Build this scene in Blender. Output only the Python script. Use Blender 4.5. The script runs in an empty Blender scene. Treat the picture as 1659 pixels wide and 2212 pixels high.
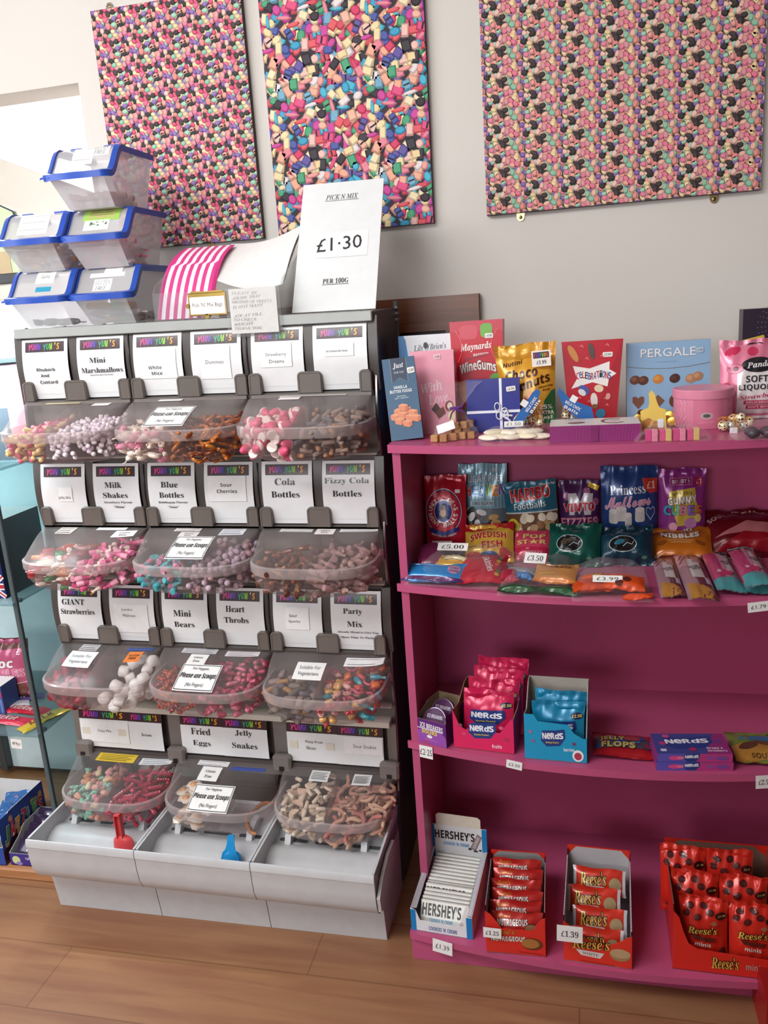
import bpy, math, random
from mathutils import Vector, Matrix
from mathutils.geometry import tessellate_polygon

SC = bpy.context.scene
COL = SC.collection
PI = math.pi

# ------------------------------------------------------------------ camera
FPX, HC = 1759.4, 1.55
CAMR = ((0.97388, 0.21545, -0.06936), (-0.01307, -0.25287, -0.96741), (-0.22565, 0.94324, -0.24334))   # right, down, forward


def _orth(rows):
    f = Vector(rows[2]).normalized()
    r = Vector(rows[0]); r = (r - f * r.dot(f)).normalized()
    d = f.cross(r)
    return r, d, f


_R, _D, _F = _orth(CAMR)
camd = bpy.data.cameras.new('camera')
cam = bpy.data.objects.new('camera', camd)
COL.objects.link(cam)
camd.sensor_fit = 'HORIZONTAL'
camd.sensor_width = 36
camd.lens = FPX / 1659 * 36
camd.clip_start = 0.02
cam.matrix_world = Matrix(((_R.x, -_D.x, -_F.x, 0), (_R.y, -_D.y, -_F.y, 0), (_R.z, -_D.z, -_F.z, HC), (0, 0, 0, 1)))
SC.camera = cam

# ------------------------------------------------------------------ exposure, sky, lamps
SC.view_settings.view_transform = 'Standard'
SC.view_settings.look = 'None'
SC.view_settings.gamma = 1
SC.view_settings.use_curve_mapping = False
SC.view_settings.exposure = 0.14
SC.cycles.max_bounces = 10
SC.cycles.transparent_max_bounces = 28
SC.cycles.transmission_bounces = 6
SC.cycles.sample_clamp_indirect = 4
SC.cycles.use_denoising = True

WORLD = bpy.data.worlds.new('daylight')
SC.world = WORLD
WORLD.use_nodes = True
WORLD.node_tree.nodes['Background'].inputs[0].default_value = (0.80, 0.90, 1.0, 1)
WORLD.node_tree.nodes['Background'].inputs[1].default_value = 0.6


def area(name, loc, target, sx, sy, power, color=(1, 1, 1)):
    d = bpy.data.lights.new(name, 'AREA')
    d.shape = 'RECTANGLE'
    d.size, d.size_y, d.energy, d.color = sx, sy, power, color
    o = bpy.data.objects.new(name, d)
    COL.objects.link(o)
    o.location = loc
    o.rotation_euler = (Vector(target) - Vector(loc)).to_track_quat('-Z', 'Y').to_euler()
    return o


# shop windows (left and behind the photographer), a ceiling light and the bright back room
area('window_light', (-4.0, 0.2, 1.85), (0.0, 1.5, 1.2), 2.0, 1.3, 56, (0.90, 0.96, 1.0))
area('window_light', (-1.3, -3.0, 2.0), (-1.1, 2.0, 1.2), 2.4, 1.0, 66, (0.97, 0.985, 1.0))
area('ceiling_light', (-1.5, 0.30, 2.80), (-1.1, 1.5, 0.9), 1.8, 1.0, 80, (1.0, 0.99, 0.97))
area('back_room_light', (-2.2, 3.72, 2.78), (-2.2, 3.9, 0), 1.8, 0.4, 150, (0.97, 0.99, 1))

# ------------------------------------------------------------------ pixel -> point on a real plane


def ray(x, y):
    return _R * ((x - 829.5) / FPX) + _D * ((y - 1106) / FPX) + _F


def at_y(x, y, Y):
    d = ray(x, y)
    return Vector((0, 0, HC)) + d * (Y / d.y)


def at_z(x, y, z):
    d = ray(x, y)
    return Vector((0, 0, HC)) + d * ((z - HC) / d.z)


# ------------------------------------------------------------------ materials
_MAT = {}


def lin(h):
    h = h.lstrip('#')
    if len(h) == 3:
        h = ''.join(c * 2 for c in h)
    out = []
    for i in (0, 2, 4):
        c = int(h[i:i + 2], 16) / 255
        out.append(c / 12.92 if c <= 0.04045 else ((c + 0.055) / 1.055) ** 2.4)
    return (*out, 1)


KIND = {  # roughness, metallic, coat, specular, noise scale, colour noise, bump, subsurface
    'card': (.5, 0, 0, .35, 60, .05, 0, 0), 'paper': (.62, 0, 0, .3, 90, .04, 0, 0), 'gloss': (.36, 0, .08, .35, 40, .04, 0, 0),
    'lam': (.34, 0, .2, .4, 30, .03, 0, 0), 'foil': (.26, .15, .2, .45, 26, .06, .18, 0), 'plas': (.34, 0, 0, .5, 30, .05, 0, 0),
    'matt': (.85, 0, 0, .2, 50, .06, .02, 0), 'metal': (.28, 1, 0, .5, 60, .08, 0, 0), 'sweet': (.42, 0, 0, .5, 160, .10, .05, .12),
    'jelly': (.18, 0, .3, .5, 90, .08, .02, .35), 'sugar': (.75, 0, 0, .4, 420, .16, .25, .15), 'lacq': (.36, 0, .12, .4, 14, .035, .01, 0)}


def C(hexa, kind='card'):
    key = (hexa, kind)
    if key in _MAT:
        return _MAT[key]
    ro, me, coat, spec, ns, cn, bump, sss = KIND[kind]
    m = bpy.data.materials.new('%s_%s' % (kind, hexa.lstrip('#')))
    m.use_nodes = True
    nt = m.node_tree
    b = nt.nodes['Principled BSDF']
    tc = nt.nodes.new('ShaderNodeTexCoord')
    nz = nt.nodes.new('ShaderNodeTexNoise'); nz.inputs['Scale'].default_value = ns; nz.inputs['Detail'].default_value = 3
    nt.links.new(tc.outputs['Object'], nz.inputs['Vector'])
    mx = nt.nodes.new('ShaderNodeMix'); mx.data_type = 'RGBA'
    c = lin(hexa)
    k = 1 - cn * 2.2
    mx.inputs[6].default_value = (c[0] * k, c[1] * k, c[2] * k, 1)
    mx.inputs[7].default_value = tuple(min(1, v * (1 + cn)) for v in c[:3]) + (1,)
    nt.links.new(nz.outputs['Fac'], mx.inputs[0])
    nt.links.new(mx.outputs[2], b.inputs['Base Color'])
    b.inputs['Roughness'].default_value = ro
    b.inputs['Metallic'].default_value = me
    b.inputs['Coat Weight'].default_value = coat
    b.inputs['Coat Roughness'].default_value = .12
    b.inputs['Specular IOR Level'].default_value = spec
    if sss:
        b.inputs['Subsurface Weight'].default_value = sss
        b.inputs['Subsurface Radius'].default_value = (.006, .004, .003)
        b.inputs['Subsurface Scale'].default_value = 1.0
    if bump:
        bp = nt.nodes.new('ShaderNodeBump'); bp.inputs['Strength'].default_value = bump; bp.inputs['Distance'].default_value = .002
        nt.links.new(nz.outputs['Fac'], bp.inputs['Height'])
        nt.links.new(bp.outputs['Normal'], b.inputs['Normal'])
    _MAT[key] = m
    return m


def clear(name, hexa, lo, hi, rough=.12, tint='ffffff', bump=0.0, edge=.35):
    """See-through plastic: lo is how much surface shows face-on, hi at grazing."""
    key = ('clear', name)
    if key in _MAT:
        return _MAT[key]
    m = bpy.data.materials.new(name)
    m.use_nodes = True
    nt = m.node_tree
    b = nt.nodes['Principled BSDF']
    b.inputs['Base Color'].default_value = lin(hexa)
    b.inputs['Roughness'].default_value = rough
    b.inputs['Specular IOR Level'].default_value = .6
    tr = nt.nodes.new('ShaderNodeBsdfTransparent'); tr.inputs[0].default_value = lin(tint)
    lw = nt.nodes.new('ShaderNodeLayerWeight'); lw.inputs['Blend'].default_value = edge
    mr = nt.nodes.new('ShaderNodeMapRange')
    mr.inputs['To Min'].default_value = lo; mr.inputs['To Max'].default_value = hi
    nt.links.new(lw.outputs['Facing'], mr.inputs['Value'])
    mx = nt.nodes.new('ShaderNodeMixShader')
    nt.links.new(mr.outputs[0], mx.inputs[0])
    nt.links.new(tr.outputs[0], mx.inputs[1]); nt.links.new(b.outputs[0], mx.inputs[2])
    nt.links.new(mx.outputs[0], nt.nodes['Material Output'].inputs['Surface'])
    if bump:
        tc = nt.nodes.new('ShaderNodeTexCoord')
        nz = nt.nodes.new('ShaderNodeTexNoise'); nz.inputs['Scale'].default_value = 28; nz.inputs['Detail'].default_value = 2
        nz.inputs['Distortion'].default_value = 1.2
        nt.links.new(tc.outputs['Object'], nz.inputs['Vector'])
        bp = nt.nodes.new('ShaderNodeBump'); bp.inputs['Strength'].default_value = bump; bp.inputs['Distance'].default_value = .01
        nt.links.new(nz.outputs['Fac'], bp.inputs['Height'])
        nt.links.new(bp.outputs['Normal'], b.inputs['Normal'])
        nt.links.new(bp.outputs['Normal'], lw.inputs['Normal'])
    _MAT[key] = m
    return m


# ------------------------------------------------------------------ objects, parts, properties
def tag(o, label=None, cat=None, group=None, kind=None):
    if label: o['label'] = label
    if cat: o['category'] = cat
    if group: o['group'] = group
    if kind: o['kind'] = kind
    return o


def empty(name, mat=None, label=None, cat=None, group=None):
    o = bpy.data.objects.new(name, None)
    COL.objects.link(o)
    o.empty_display_size = .02
    if mat is not None:
        o.matrix_world = mat
    return tag(o, label, cat, group)


def clone(o, parent=None):
    """a thing, its parts and their sub-parts"""
    c = o.copy()
    COL.objects.link(c)
    if parent is not None:
        c.parent = parent
    for ch in list(o.children):
        clone(ch, c)
    return c


class MB:
    def __init__(s):
        s.v = []; s.f = []; s.m = []; s.mats = []; s.T = None

    def mi(s, m):
        if m not in s.mats:
            s.mats.append(m)
        return s.mats.index(m)

    def pts(s, ps):
        n = len(s.v)
        if s.T is not None:
            ps = [s.T @ Vector(p) for p in ps]
        s.v.extend([(p[0], p[1], p[2]) for p in ps])
        return n

    def face(s, ps, m):
        n = s.pts(ps)
        s.f.append(tuple(range(n, n + len(ps)))); s.m.append(s.mi(m))

    def faces(s, ps, fs, m):
        n = s.pts(ps)
        k = s.mi(m)
        for f in fs:
            s.f.append(tuple(n + i for i in f)); s.m.append(k)

    def box(s, x0, y0, z0, x1, y1, z1, m, c=0.0):
        if c <= 0:
            s.faces([(x0, y0, z0), (x1, y0, z0), (x1, y1, z0), (x0, y1, z0), (x0, y0, z1), (x1, y0, z1), (x1, y1, z1), (x0, y1, z1)],
                    [(0, 3, 2, 1), (4, 5, 6, 7), (0, 1, 5, 4), (1, 2, 6, 5), (2, 3, 7, 6), (3, 0, 4, 7)], m)
            return
        rings = []
        for z, i in ((z0, c), (z0 + c, 0), (z1 - c, 0), (z1, c)):
            a0, a1, b0, b1 = x0 + i, x1 - i, y0 + i, y1 - i
            rings.append([(a0 + c, b0, z), (a1 - c, b0, z), (a1, b0 + c, z), (a1, b1 - c, z), (a1 - c, b1, z), (a0 + c, b1, z), (a0, b1 - c, z), (a0, b0 + c, z)])
        s.loft(rings, m)

    def loft(s, rings, m, closed=True, cap0=True, cap1=True):
        n = len(rings[0])
        ps = [p for r in rings for p in r]
        fs = []
        for i in range(len(rings) - 1):
            for j in range(n if closed else n - 1):
                k = (j + 1) % n
                fs.append((i * n + j, i * n + k, (i + 1) * n + k, (i + 1) * n + j))
        if cap0 and closed: fs.append(tuple(range(n - 1, -1, -1)))
        if cap1 and closed: fs.append(tuple((len(rings) - 1) * n + j for j in range(n)))
        s.faces(ps, fs, m)

    def prism(s, poly, axis, d0, d1, m):
        """poly in the two other axes (in order), extruded along axis from d0 to d1"""
        def P(p, d):
            return {'x': (d, p[0], p[1]), 'y': (p[0], d, p[1]), 'z': (p[0], p[1], d)}[axis]
        s.loft([[P(p, d0) for p in poly], [P(p, d1) for p in poly]], m)

    def grid(s, fn, nu, nv, m, cu=False):
        ps = [fn(i / nu, j / nv) for j in range(nv + 1) for i in range(nu + (0 if cu else 1))]
        w = nu + (0 if cu else 1)
        fs = []
        for j in range(nv):
            for i in range(nu):
                k = (i + 1) % w
                fs.append((j * w + i, j * w + k, (j + 1) * w + k, (j + 1) * w + i))
        s.faces(ps, fs, m)

    def tube(s, path, r, m, n=8, cap=True):
        rings = []
        P = [Vector(p) for p in path]
        up = Vector((0.13, 0.21, 0.97))
        for i, p in enumerate(P):
            t = (P[min(i + 1, len(P) - 1)] - P[max(i - 1, 0)]).normalized()
            a = t.cross(up)
            if a.length < 1e-4: a = t.cross(Vector((1, 0, 0)))
            a.normalize(); b = t.cross(a); up = -b if False else up
            rr = r[i] if isinstance(r, (list, tuple)) else r
            rings.append([p + (a * math.cos(q) + b * math.sin(q)) * rr for q in [2 * PI * k / n for k in range(n)]])
        s.loft(rings, m, True, cap, cap)

    def lathe(s, prof, m, n=16, c=(0, 0, 0), axis='z'):
        rings = []
        for r, h in prof:
            ring = []
            for k in range(n):
                q = 2 * PI * k / n
                a, b = r * math.cos(q), r * math.sin(q)
                ring.append({'z': (c[0] + a, c[1] + b, c[2] + h), 'x': (c[0] + h, c[1] + a, c[2] + b), 'y': (c[0] + a, c[1] - h, c[2] + b)}[axis])
            rings.append(ring)
        s.loft(rings, m)

    def ball(s, c, r, m, n=10, k=6):
        if not isinstance(r, (list, tuple)): r = (r, r, r)
        rings = []
        for j in range(k + 1):
            t = PI * (j + .06 if j == 0 else j - .06 if j == k else j) / k
            rings.append([(c[0] + r[0] * math.sin(t) * math.cos(2 * PI * i / n), c[1] + r[1] * math.sin(t) * math.sin(2 * PI * i / n), c[2] - r[2] * math.cos(t)) for i in range(n)])
        s.loft(rings, m)

    def build(s, name, parent=None, smooth=40, mat=None, label=None, cat=None, group=None, kind=None):
        me = bpy.data.meshes.new(name)
        me.from_pydata(s.v, [], s.f)
        for m in s.mats:
            me.materials.append(m)
        me.polygons.foreach_set('material_index', s.m)
        me.update()
        if smooth:
            me.polygons.foreach_set('use_smooth', [True] * len(s.f))
            me.set_sharp_from_angle(angle=math.radians(smooth))
        o = bpy.data.objects.new(name, me)
        COL.objects.link(o)
        if parent is not None: o.parent = parent
        if mat is not None: o.matrix_world = mat
        return tag(o, label, cat, group, kind)


# ------------------------------------------------------------------ printing: flat artwork mapped on a surface
_TXT = {}
_UPM = {'serif': (0x1D400, 0x1D41A, 0x1D7CE, -.004), 'serifb': (0x1D400, 0x1D41A, 0x1D7CE, 0), 'ital': (0x1D434, 0x1D44E, None, 0), 'italb': (0x1D468, 0x1D482, None, 0),
        'script': (0x1D4D0, 0x1D4EA, None, 0), 'bold': (0x1D5D4, 0x1D5EE, 0x1D7EC, 0), 'boldi': (0x1D63C, 0x1D656, None, 0), 'mono': (0x1D670, 0x1D68A, 0x1D7F6, 0)}


def styl(t, st):
    if st not in _UPM: return t
    A, a, d, _ = _UPM[st]
    o = ''
    for ch in t:
        if 'A' <= ch <= 'Z': o += chr(A + ord(ch) - 65)
        elif 'a' <= ch <= 'z':
            o += '\u210e' if (st == 'ital' and ch == 'h') else chr(a + ord(ch) - 97)
        elif '0' <= ch <= '9' and d: o += chr(d + ord(ch) - 48)
        else: o += ch
    return o


def glyphs(t, st, off):
    key = (t, st, off)
    if key in _TXT: return _TXT[key]
    c = bpy.data.curves.new('lettering', 'FONT')
    c.body = styl(t, st)
    c.size = 1
    c.resolution_u = 2
    c.offset = off + (_UPM[st][3] if st in _UPM else 0)
    o = bpy.data.objects.new('lettering', c)
    me = bpy.data.meshes.new_from_object(o)
    vs = [(v.co.x, v.co.y) for v in me.vertices]
    fs = [tuple(p.vertices) for p in me.polygons]
    bpy.data.objects.remove(o); bpy.data.curves.remove(c); bpy.data.meshes.remove(me)
    if vs:
        x0 = min(v[0] for v in vs); x1 = max(v[0] for v in vs); y0 = min(v[1] for v in vs); y1 = max(v[1] for v in vs)
        vs = [((v[0] - x0) / (x1 - x0) - .5, (v[1] - y0) / (y1 - y0) - .5) for v in vs]
        res = (vs, fs, (x1 - x0) / (y1 - y0))
    else:
        res = ([], [], 1)
    _TXT[key] = res
    return res


class Sheet:
    """Artwork on a W x H panel; u, v run 0..1 from the lower left; P(U, V, h) gives the point h above the surface."""

    def __init__(s, mb, W, H, P, kind='card', h0=.0003, dh=.00006, cut=None):
        s.mb, s.W, s.H, s.P, s.kind, s.h, s.dh, s.cut = mb, W, H, P, kind, h0, dh, cut

    def put(s, tris, pts, m):
        """pts metric (U, V)"""
        s.h += s.dh
        if s.cut:
            pts = list(pts); work = [tuple(t) for t in tris]; out = []
            depth = 0
            tri = []
            for t in work:
                for i in range(1, len(t) - 1): tri.append((t[0], t[i], t[i + 1]))
            work = tri
            while work and depth < 5:
                nxt = []; mid = {}

                def M(a, b):
                    k = (min(a, b), max(a, b))
                    if k not in mid:
                        mid[k] = len(pts); pts.append(((pts[a][0] + pts[b][0]) / 2, (pts[a][1] + pts[b][1]) / 2))
                    return mid[k]
                for a, b, c in work:
                    L = [math.dist(pts[a], pts[b]), math.dist(pts[b], pts[c]), math.dist(pts[c], pts[a])]
                    k = L.index(max(L))
                    if L[k] <= s.cut: out.append((a, b, c)); continue
                    if k == 0: q = M(a, b); nxt += [(a, q, c), (q, b, c)]
                    elif k == 1: q = M(b, c); nxt += [(b, q, a), (q, c, a)]
                    else: q = M(c, a); nxt += [(c, q, b), (q, a, b)]
                work = nxt
                depth += .34
            out += work
            tris = out
        s.mb.faces([s.P(p[0], p[1], s.h) for p in pts], tris, m)
        return s

    def mat(s, col, kind=None):
        return col if not isinstance(col, str) else C(col, kind or s.kind)

    def poly(s, ps, col, kind=None):
        pts = [((u - .5) * s.W, v * s.H) for u, v in ps]
        tr = tessellate_polygon([[Vector((p[0], p[1], 0)) for p in pts]])
        fs = []
        for a, b, c in tr:
            ar = (pts[b][0] - pts[a][0]) * (pts[c][1] - pts[a][1]) - (pts[b][1] - pts[a][1]) * (pts[c][0] - pts[a][0])
            fs.append((a, b, c) if ar > 0 else (a, c, b))
        return s.put(fs, pts, s.mat(col, kind))

    def r(s, u0, v0, u1, v1, col, kind=None, rot=0):
        ps = [(u0, v0), (u1, v0), (u1, v1), (u0, v1)]
        if rot: ps = s.turn(ps, (u0 + u1) / 2, (v0 + v1) / 2, rot)
        return s.poly(ps, col, kind)

    def turn(s, ps, cu, cv, rot):
        a = math.radians(rot); c, q = math.cos(a), math.sin(a)
        return [(cu + ((u - cu) * s.W * c - (v - cv) * s.H * q) / s.W, cv + ((u - cu) * s.W * q + (v - cv) * s.H * c) / s.H) for u, v in ps]

    def e(s, u, v, ru, rv, col, rot=0, n=18, kind=None):
        ps = [(u + ru * math.cos(2 * PI * k / n), v + rv * math.sin(2 * PI * k / n)) for k in range(n)]
        if rot: ps = s.turn(ps, u, v, rot)
        return s.poly(ps, col, kind)

    def rr(s, u0, v0, u1, v1, rad, col, kind=None, rot=0):
        ru, rv = rad / s.W, rad / s.H
        ps = []
        for cu, cv, a in ((u1 - ru, v0 + rv, -90), (u1 - ru, v1 - rv, 0), (u0 + ru, v1 - rv, 90), (u0 + ru, v0 + rv, 180)):
            for k in range(5):
                q = math.radians(a + 22.5 * k); ps.append((cu + ru * math.cos(q), cv + rv * math.sin(q)))
        if rot: ps = s.turn(ps, (u0 + u1) / 2, (v0 + v1) / 2, rot)
        return s.poly(ps, col, kind)

    def line(s, ps, w, col, kind=None):
        """polyline, w in metres"""
        P = [Vector(((u - .5) * s.W, v * s.H)) for u, v in ps]
        a, b = [], []
        for i, p in enumerate(P):
            t = (P[min(i + 1, len(P) - 1)] - P[max(0, i - 1)])
            if t.length < 1e-9: t = Vector((1, 0))
            t.normalize()
            n = Vector((-t.y, t.x)) * w / 2
            a.append(p + n); b.append(p - n)
        pts = [(q.x, q.y) for q in a + b]
        n = len(P)
        return s.put([(n + i, n + i + 1, i + 1, i) for i in range(n - 1)], pts, s.mat(col, kind))

    def t(s, txt, u, v, w, h, col, st='sans', rot=0, off=0.0, out=None, kind=None, slant=0.0, bend=0.0):
        """lettering centred on (u, v), w and h as shares of the panel; out = (colour, thickness)"""
        if out: s.t(txt, u, v, w * 1.03, h * 1.06, out[0], st, rot, out[1], None, kind, slant, bend)
        vs, fs, asp = glyphs(txt, st, off)
        if not vs: return s
        W, H = w * s.W, h * s.H
        a = math.radians(rot); c, q = math.cos(a), math.sin(a)
        cu, cv = (u - .5) * s.W, v * s.H
        pts = []
        for x, y in vs:
            X, Y = x * W + y * slant * H, y * H + bend * H * (1 - 4 * x * x)
            pts.append((cu + X * c - Y * q, cv + X * q + Y * c))
        return s.put(fs, pts, s.mat(col, kind))

    def ring_text(s, txt, u, v, rad, a0, a1, size, col, st='bold', inward=False):
        n = len(txt)
        for i, ch in enumerate(txt):
            if ch == ' ': continue
            a = math.radians(a0 + (a1 - a0) * (i / (n - 1)))
            vs, fs, asp = glyphs(ch, st, 0)
            w = size * min(1.15, asp)
            if ch in "'": w, hh = size * .3, size * .4
            else: hh = size
            s.t(ch, u + rad * math.cos(a) / s.W, v + rad * math.sin(a) / s.H, w / s.W, hh / s.H, col, st, math.degrees(a) + (90 if inward else -90))
        return s


def flat_map(y=0.0):
    return lambda U, V, h: (U, y - h, V)


def top_map(z, d=0.0):
    """artwork lying on a horizontal top, read from the front: V runs back"""
    return lambda U, V, h: (U, d + V, z + h)


def frame(o, xdir, up):
    """4x4 with local x, y (back) and z axes at o"""
    x = Vector(xdir).normalized(); z = Vector(up)
    y = z.cross(x).normalized(); z = x.cross(y)
    return Matrix(((x.x, y.x, z.x, o[0]), (x.y, y.y, z.y, o[1]), (x.z, y.z, z.z, o[2]), (0, 0, 0, 1)))


def stand_at(xl, xr, yref, ytop, Y, z, lean=0.0, yaw=0.0):
    """Upright pack whose base line stands at depth Y on height z, turned by yaw and leaning back by lean (degrees):
    returns its matrix (local: x along the front, y back, z up), width and height."""
    a = math.radians(yaw)
    xd = Vector((math.cos(a), math.sin(a), 0))
    nrm = Vector((-xd.y, xd.x, 0))
    up = Vector((0, 0, 1)) * math.cos(math.radians(lean)) + nrm * math.sin(math.radians(lean))
    pn = xd.cross(up)
    o = at_y((xl + xr) / 2, yref, Y)
    o.z = z
    C0 = Vector((0, 0, HC))

    def hit(px, py):
        d = ray(px, py)
        return C0 + d * (pn.dot(o - C0) / pn.dot(d))
    A, B, T = hit(xl, yref), hit(xr, yref), hit((xl + xr) / 2, ytop)
    u0, u1 = (A - o).dot(xd), (B - o).dot(xd)
    o = o + xd * ((u0 + u1) / 2)
    return frame(o, xd, up), u1 - u0, (T - o).dot(up)


def lie_at(fl, fr, bl, z, tilt=0.0):
    """Pack lying on height z: pixels of its front-left, front-right and back-left corners -> matrix, width, depth
    (local: x along the front edge from its centre, y back, z up); tilt raises the back (degrees)."""
    A, B, K = at_z(*fl, z), at_z(*fr, z), at_z(*bl, z)
    x = (B - A).normalized()
    y = Vector((-x.y, x.x, 0))
    D = (K - A).dot(y)
    a = math.radians(tilt)
    up = Vector((0, 0, 1)) * math.cos(a) - y * math.sin(a)
    return frame((A + B) / 2, x, up), (B - A).length, D

# ================================================================== ROOM
WALL_Y = 2.32


def wood(name, c1, c2, plank=True, rough=.38):
    m = bpy.data.materials.new(name); m.use_nodes = True
    nt = m.node_tree; b = nt.nodes['Principled BSDF']
    tc = nt.nodes.new('ShaderNodeTexCoord'); mp = nt.nodes.new('ShaderNodeMapping')
    nt.links.new(tc.outputs['Object'], mp.inputs['Vector'])
    mp.inputs['Scale'].default_value = (1.2, 14, 14)
    nz = nt.nodes.new('ShaderNodeTexNoise'); nz.inputs['Scale'].default_value = 2.4; nz.inputs['Detail'].default_value = 6; nz.inputs['Distortion'].default_value = .6
    nt.links.new(mp.outputs[0], nz.inputs['Vector'])
    rp = nt.nodes.new('ShaderNodeValToRGB')
    rp.color_ramp.elements[0].position = .3; rp.color_ramp.elements[0].color = lin(c1)
    rp.color_ramp.elements[1].position = .72; rp.color_ramp.elements[1].color = lin(c2)
    nt.links.new(nz.outputs['Fac'], rp.inputs[0])
    if plank:
        bk = nt.nodes.new('ShaderNodeTexBrick')
        bk.inputs['Scale'].default_value = 1; bk.inputs['Brick Width'].default_value = 1.28; bk.inputs['Row Height'].default_value = .192
        bk.inputs['Mortar Size'].default_value = .0018; bk.inputs['Bias'].default_value = 0
        bk.inputs['Color1'].default_value = (1, 1, 1, 1); bk.inputs['Color2'].default_value = (.93, .92, .92, 1); bk.inputs['Mortar'].default_value = (.66, .62, .58, 1)
        nt.links.new(tc.outputs['Object'], bk.inputs['Vector'])
        mx = nt.nodes.new('ShaderNodeMix'); mx.data_type = 'RGBA'; mx.blend_type = 'MULTIPLY'; mx.inputs[0].default_value = 1
        nt.links.new(rp.outputs[0], mx.inputs[6]); nt.links.new(bk.outputs['Color'], mx.inputs[7])
        nt.links.new(mx.outputs[2], b.inputs['Base Color'])
    else:
        nt.links.new(rp.outputs[0], b.inputs['Base Color'])
    b.inputs['Roughness'].default_value = rough
    return m


def plaster(name, col):
    m = bpy.data.materials.new(name); m.use_nodes = True
    nt = m.node_tree; b = nt.nodes['Principled BSDF']
    tc = nt.nodes.new('ShaderNodeTexCoord')
    nz = nt.nodes.new('ShaderNodeTexNoise'); nz.inputs['Scale'].default_value = 160; nz.inputs['Detail'].default_value = 4
    nt.links.new(tc.outputs['Object'], nz.inputs['Vector'])
    bp = nt.nodes.new('ShaderNodeBump'); bp.inputs['Strength'].default_value = .12; bp.inputs['Distance'].default_value = .002
    nt.links.new(nz.outputs['Fac'], bp.inputs['Height']); nt.links.new(bp.outputs[0], b.inputs['Normal'])
    n2 = nt.nodes.new('ShaderNodeTexNoise'); n2.inputs['Scale'].default_value = 2.5
    nt.links.new(tc.outputs['Object'], n2.inputs['Vector'])
    mx = nt.nodes.new('ShaderNodeMix'); mx.data_type = 'RGBA'
    c = lin(col); mx.inputs[6].default_value = tuple(v * .96 for v in c[:3]) + (1,); mx.inputs[7].default_value = c
    nt.links.new(n2.outputs['Fac'], mx.inputs[0]); nt.links.new(mx.outputs[2], b.inputs['Base Color'])
    b.inputs['Roughness'].default_value = .8
    return m


FLOOR = wood('laminate_floor', '84583f', '99704f')
OAK = wood('oak_edging', '9c6844', 'b98258', False, .5)
MAHOG = wood('dark_stained_wood', '5e3420', '8a5032', False, .32)
WALLM = plaster('cream_paint', 'dcd7d1')
WHITE = plaster('white_paint', 'eeeeec')
DUSK = plaster('taupe_paint', '6e655e')

m = MB(); m.box(-4.2, -3.2, -.05, 2.8, WALL_Y + .12, 0, FLOOR); m.build('floor', kind='structure', smooth=0)
m = MB(); m.box(-4.2, -3.2, 2.85, 2.8, 4.4, 2.9, WHITE); m.build('ceiling', kind='structure', smooth=0)
# back wall with the opening on the left: its right jamb and head come from the photo
JX = at_y(180, 255, WALL_Y).x
HZ = at_y(100, 189, WALL_Y).z
m = MB()
m.box(JX, WALL_Y, 0, 2.8, WALL_Y + .12, 2.85, WALLM)
m.box(-2.75, WALL_Y, HZ, JX, WALL_Y + .12, 2.85, WALLM)
m.box(-4.2, WALL_Y, 0, -2.75, WALL_Y + .12, 2.85, WALLM)
m.box(-2.75, WALL_Y, 0, JX, WALL_Y + .12, .9, WALLM)
m.build('wall_back', kind='structure', smooth=0)
m = MB(); m.box(2.7, -3.2, 0, 2.8, WALL_Y, 2.85, DUSK); m.build('wall_right', kind='structure', smooth=0)
m = MB(); m.box(-4.2, -3.2, 0, -4.1, 4.4, 2.85, DUSK); m.build('wall_left', kind='structure', smooth=0)
m = MB(); m.box(-4.2, -3.2, 0, 2.8, -3.1, 2.85, DUSK); m.build('wall_front', kind='structure', smooth=0)
# the bright back room beyond the opening, and the sloping boxed-in stair inside it
m = MB(); m.box(-4.2, 4.3, 0, -.6, 4.4, 2.85, WHITE); m.build('wall_back_room', kind='structure', smooth=0)
m = MB(); m.box(-.7, WALL_Y + .12, 0, -.6, 4.4, 2.85, WHITE); m.build('wall_back_room_right', kind='structure', smooth=0)
m = MB(); m.box(-4.2, WALL_Y + .12, -.05, -.6, 4.4, 0, FLOOR); m.build('floor_back_room', kind='structure', smooth=0)
a, b_ = at_y(-330, 222, 3.3), at_y(330, 462, 3.3)
m = MB()
m.prism([(a.x, 1.70), (b_.x, 1.70), (b_.x, b_.z), (a.x, a.z)], 'y', 3.3, 3.42, WALLM)
m.build('wall_stair_side', kind='structure', smooth=0)

# ------------------------------------------------------------------ dark wooden frame low on the wall, behind the shelf unit
fr = MB()
A, B = at_y(800, 652, WALL_Y), at_y(1035.5, 633.3, WALL_Y)
fz, fx1, fx0 = B.z, B.x, A.x - .45
for i, (o, w, d) in enumerate(((0, .085, .03), (.07, .022, .045))):
    fr.prism([(fx0, fz - o - w), (fx1 - o - w, fz - o - w), (fx1 - o, fz - o), (fx0, fz - o)], 'y', WALL_Y - d, WALL_Y, MAHOG)
    fr.prism([(fx1 - o - w, 0), (fx1 - o, 0), (fx1 - o, fz - o), (fx1 - o - w, fz - o - w)], 'y', WALL_Y - d, WALL_Y, MAHOG)
fr.build('door_1', kind='structure')
dl = MB()
dl.box(fx0, WALL_Y - .012, 0, fx1 - .09, WALL_Y, fz - .09, C('54303a', 'lacq'))
dl.build('door_panel', bpy.data.objects['door_1'])

# unseen block added to keep window light off the lower shelves and right floor
m = MB(); m.box(-.30, -.75, .004, 2.5, -.10, 1.22, OAK, .004); m.box(-.35, -.80, 1.22, 2.55, -.05, 1.26, MAHOG, .004)
m.build('added_light_blocker', None, 0, None, 'unseen wooden block added behind the camera to shade the floor and lower shelves', 'light blocker')

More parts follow.
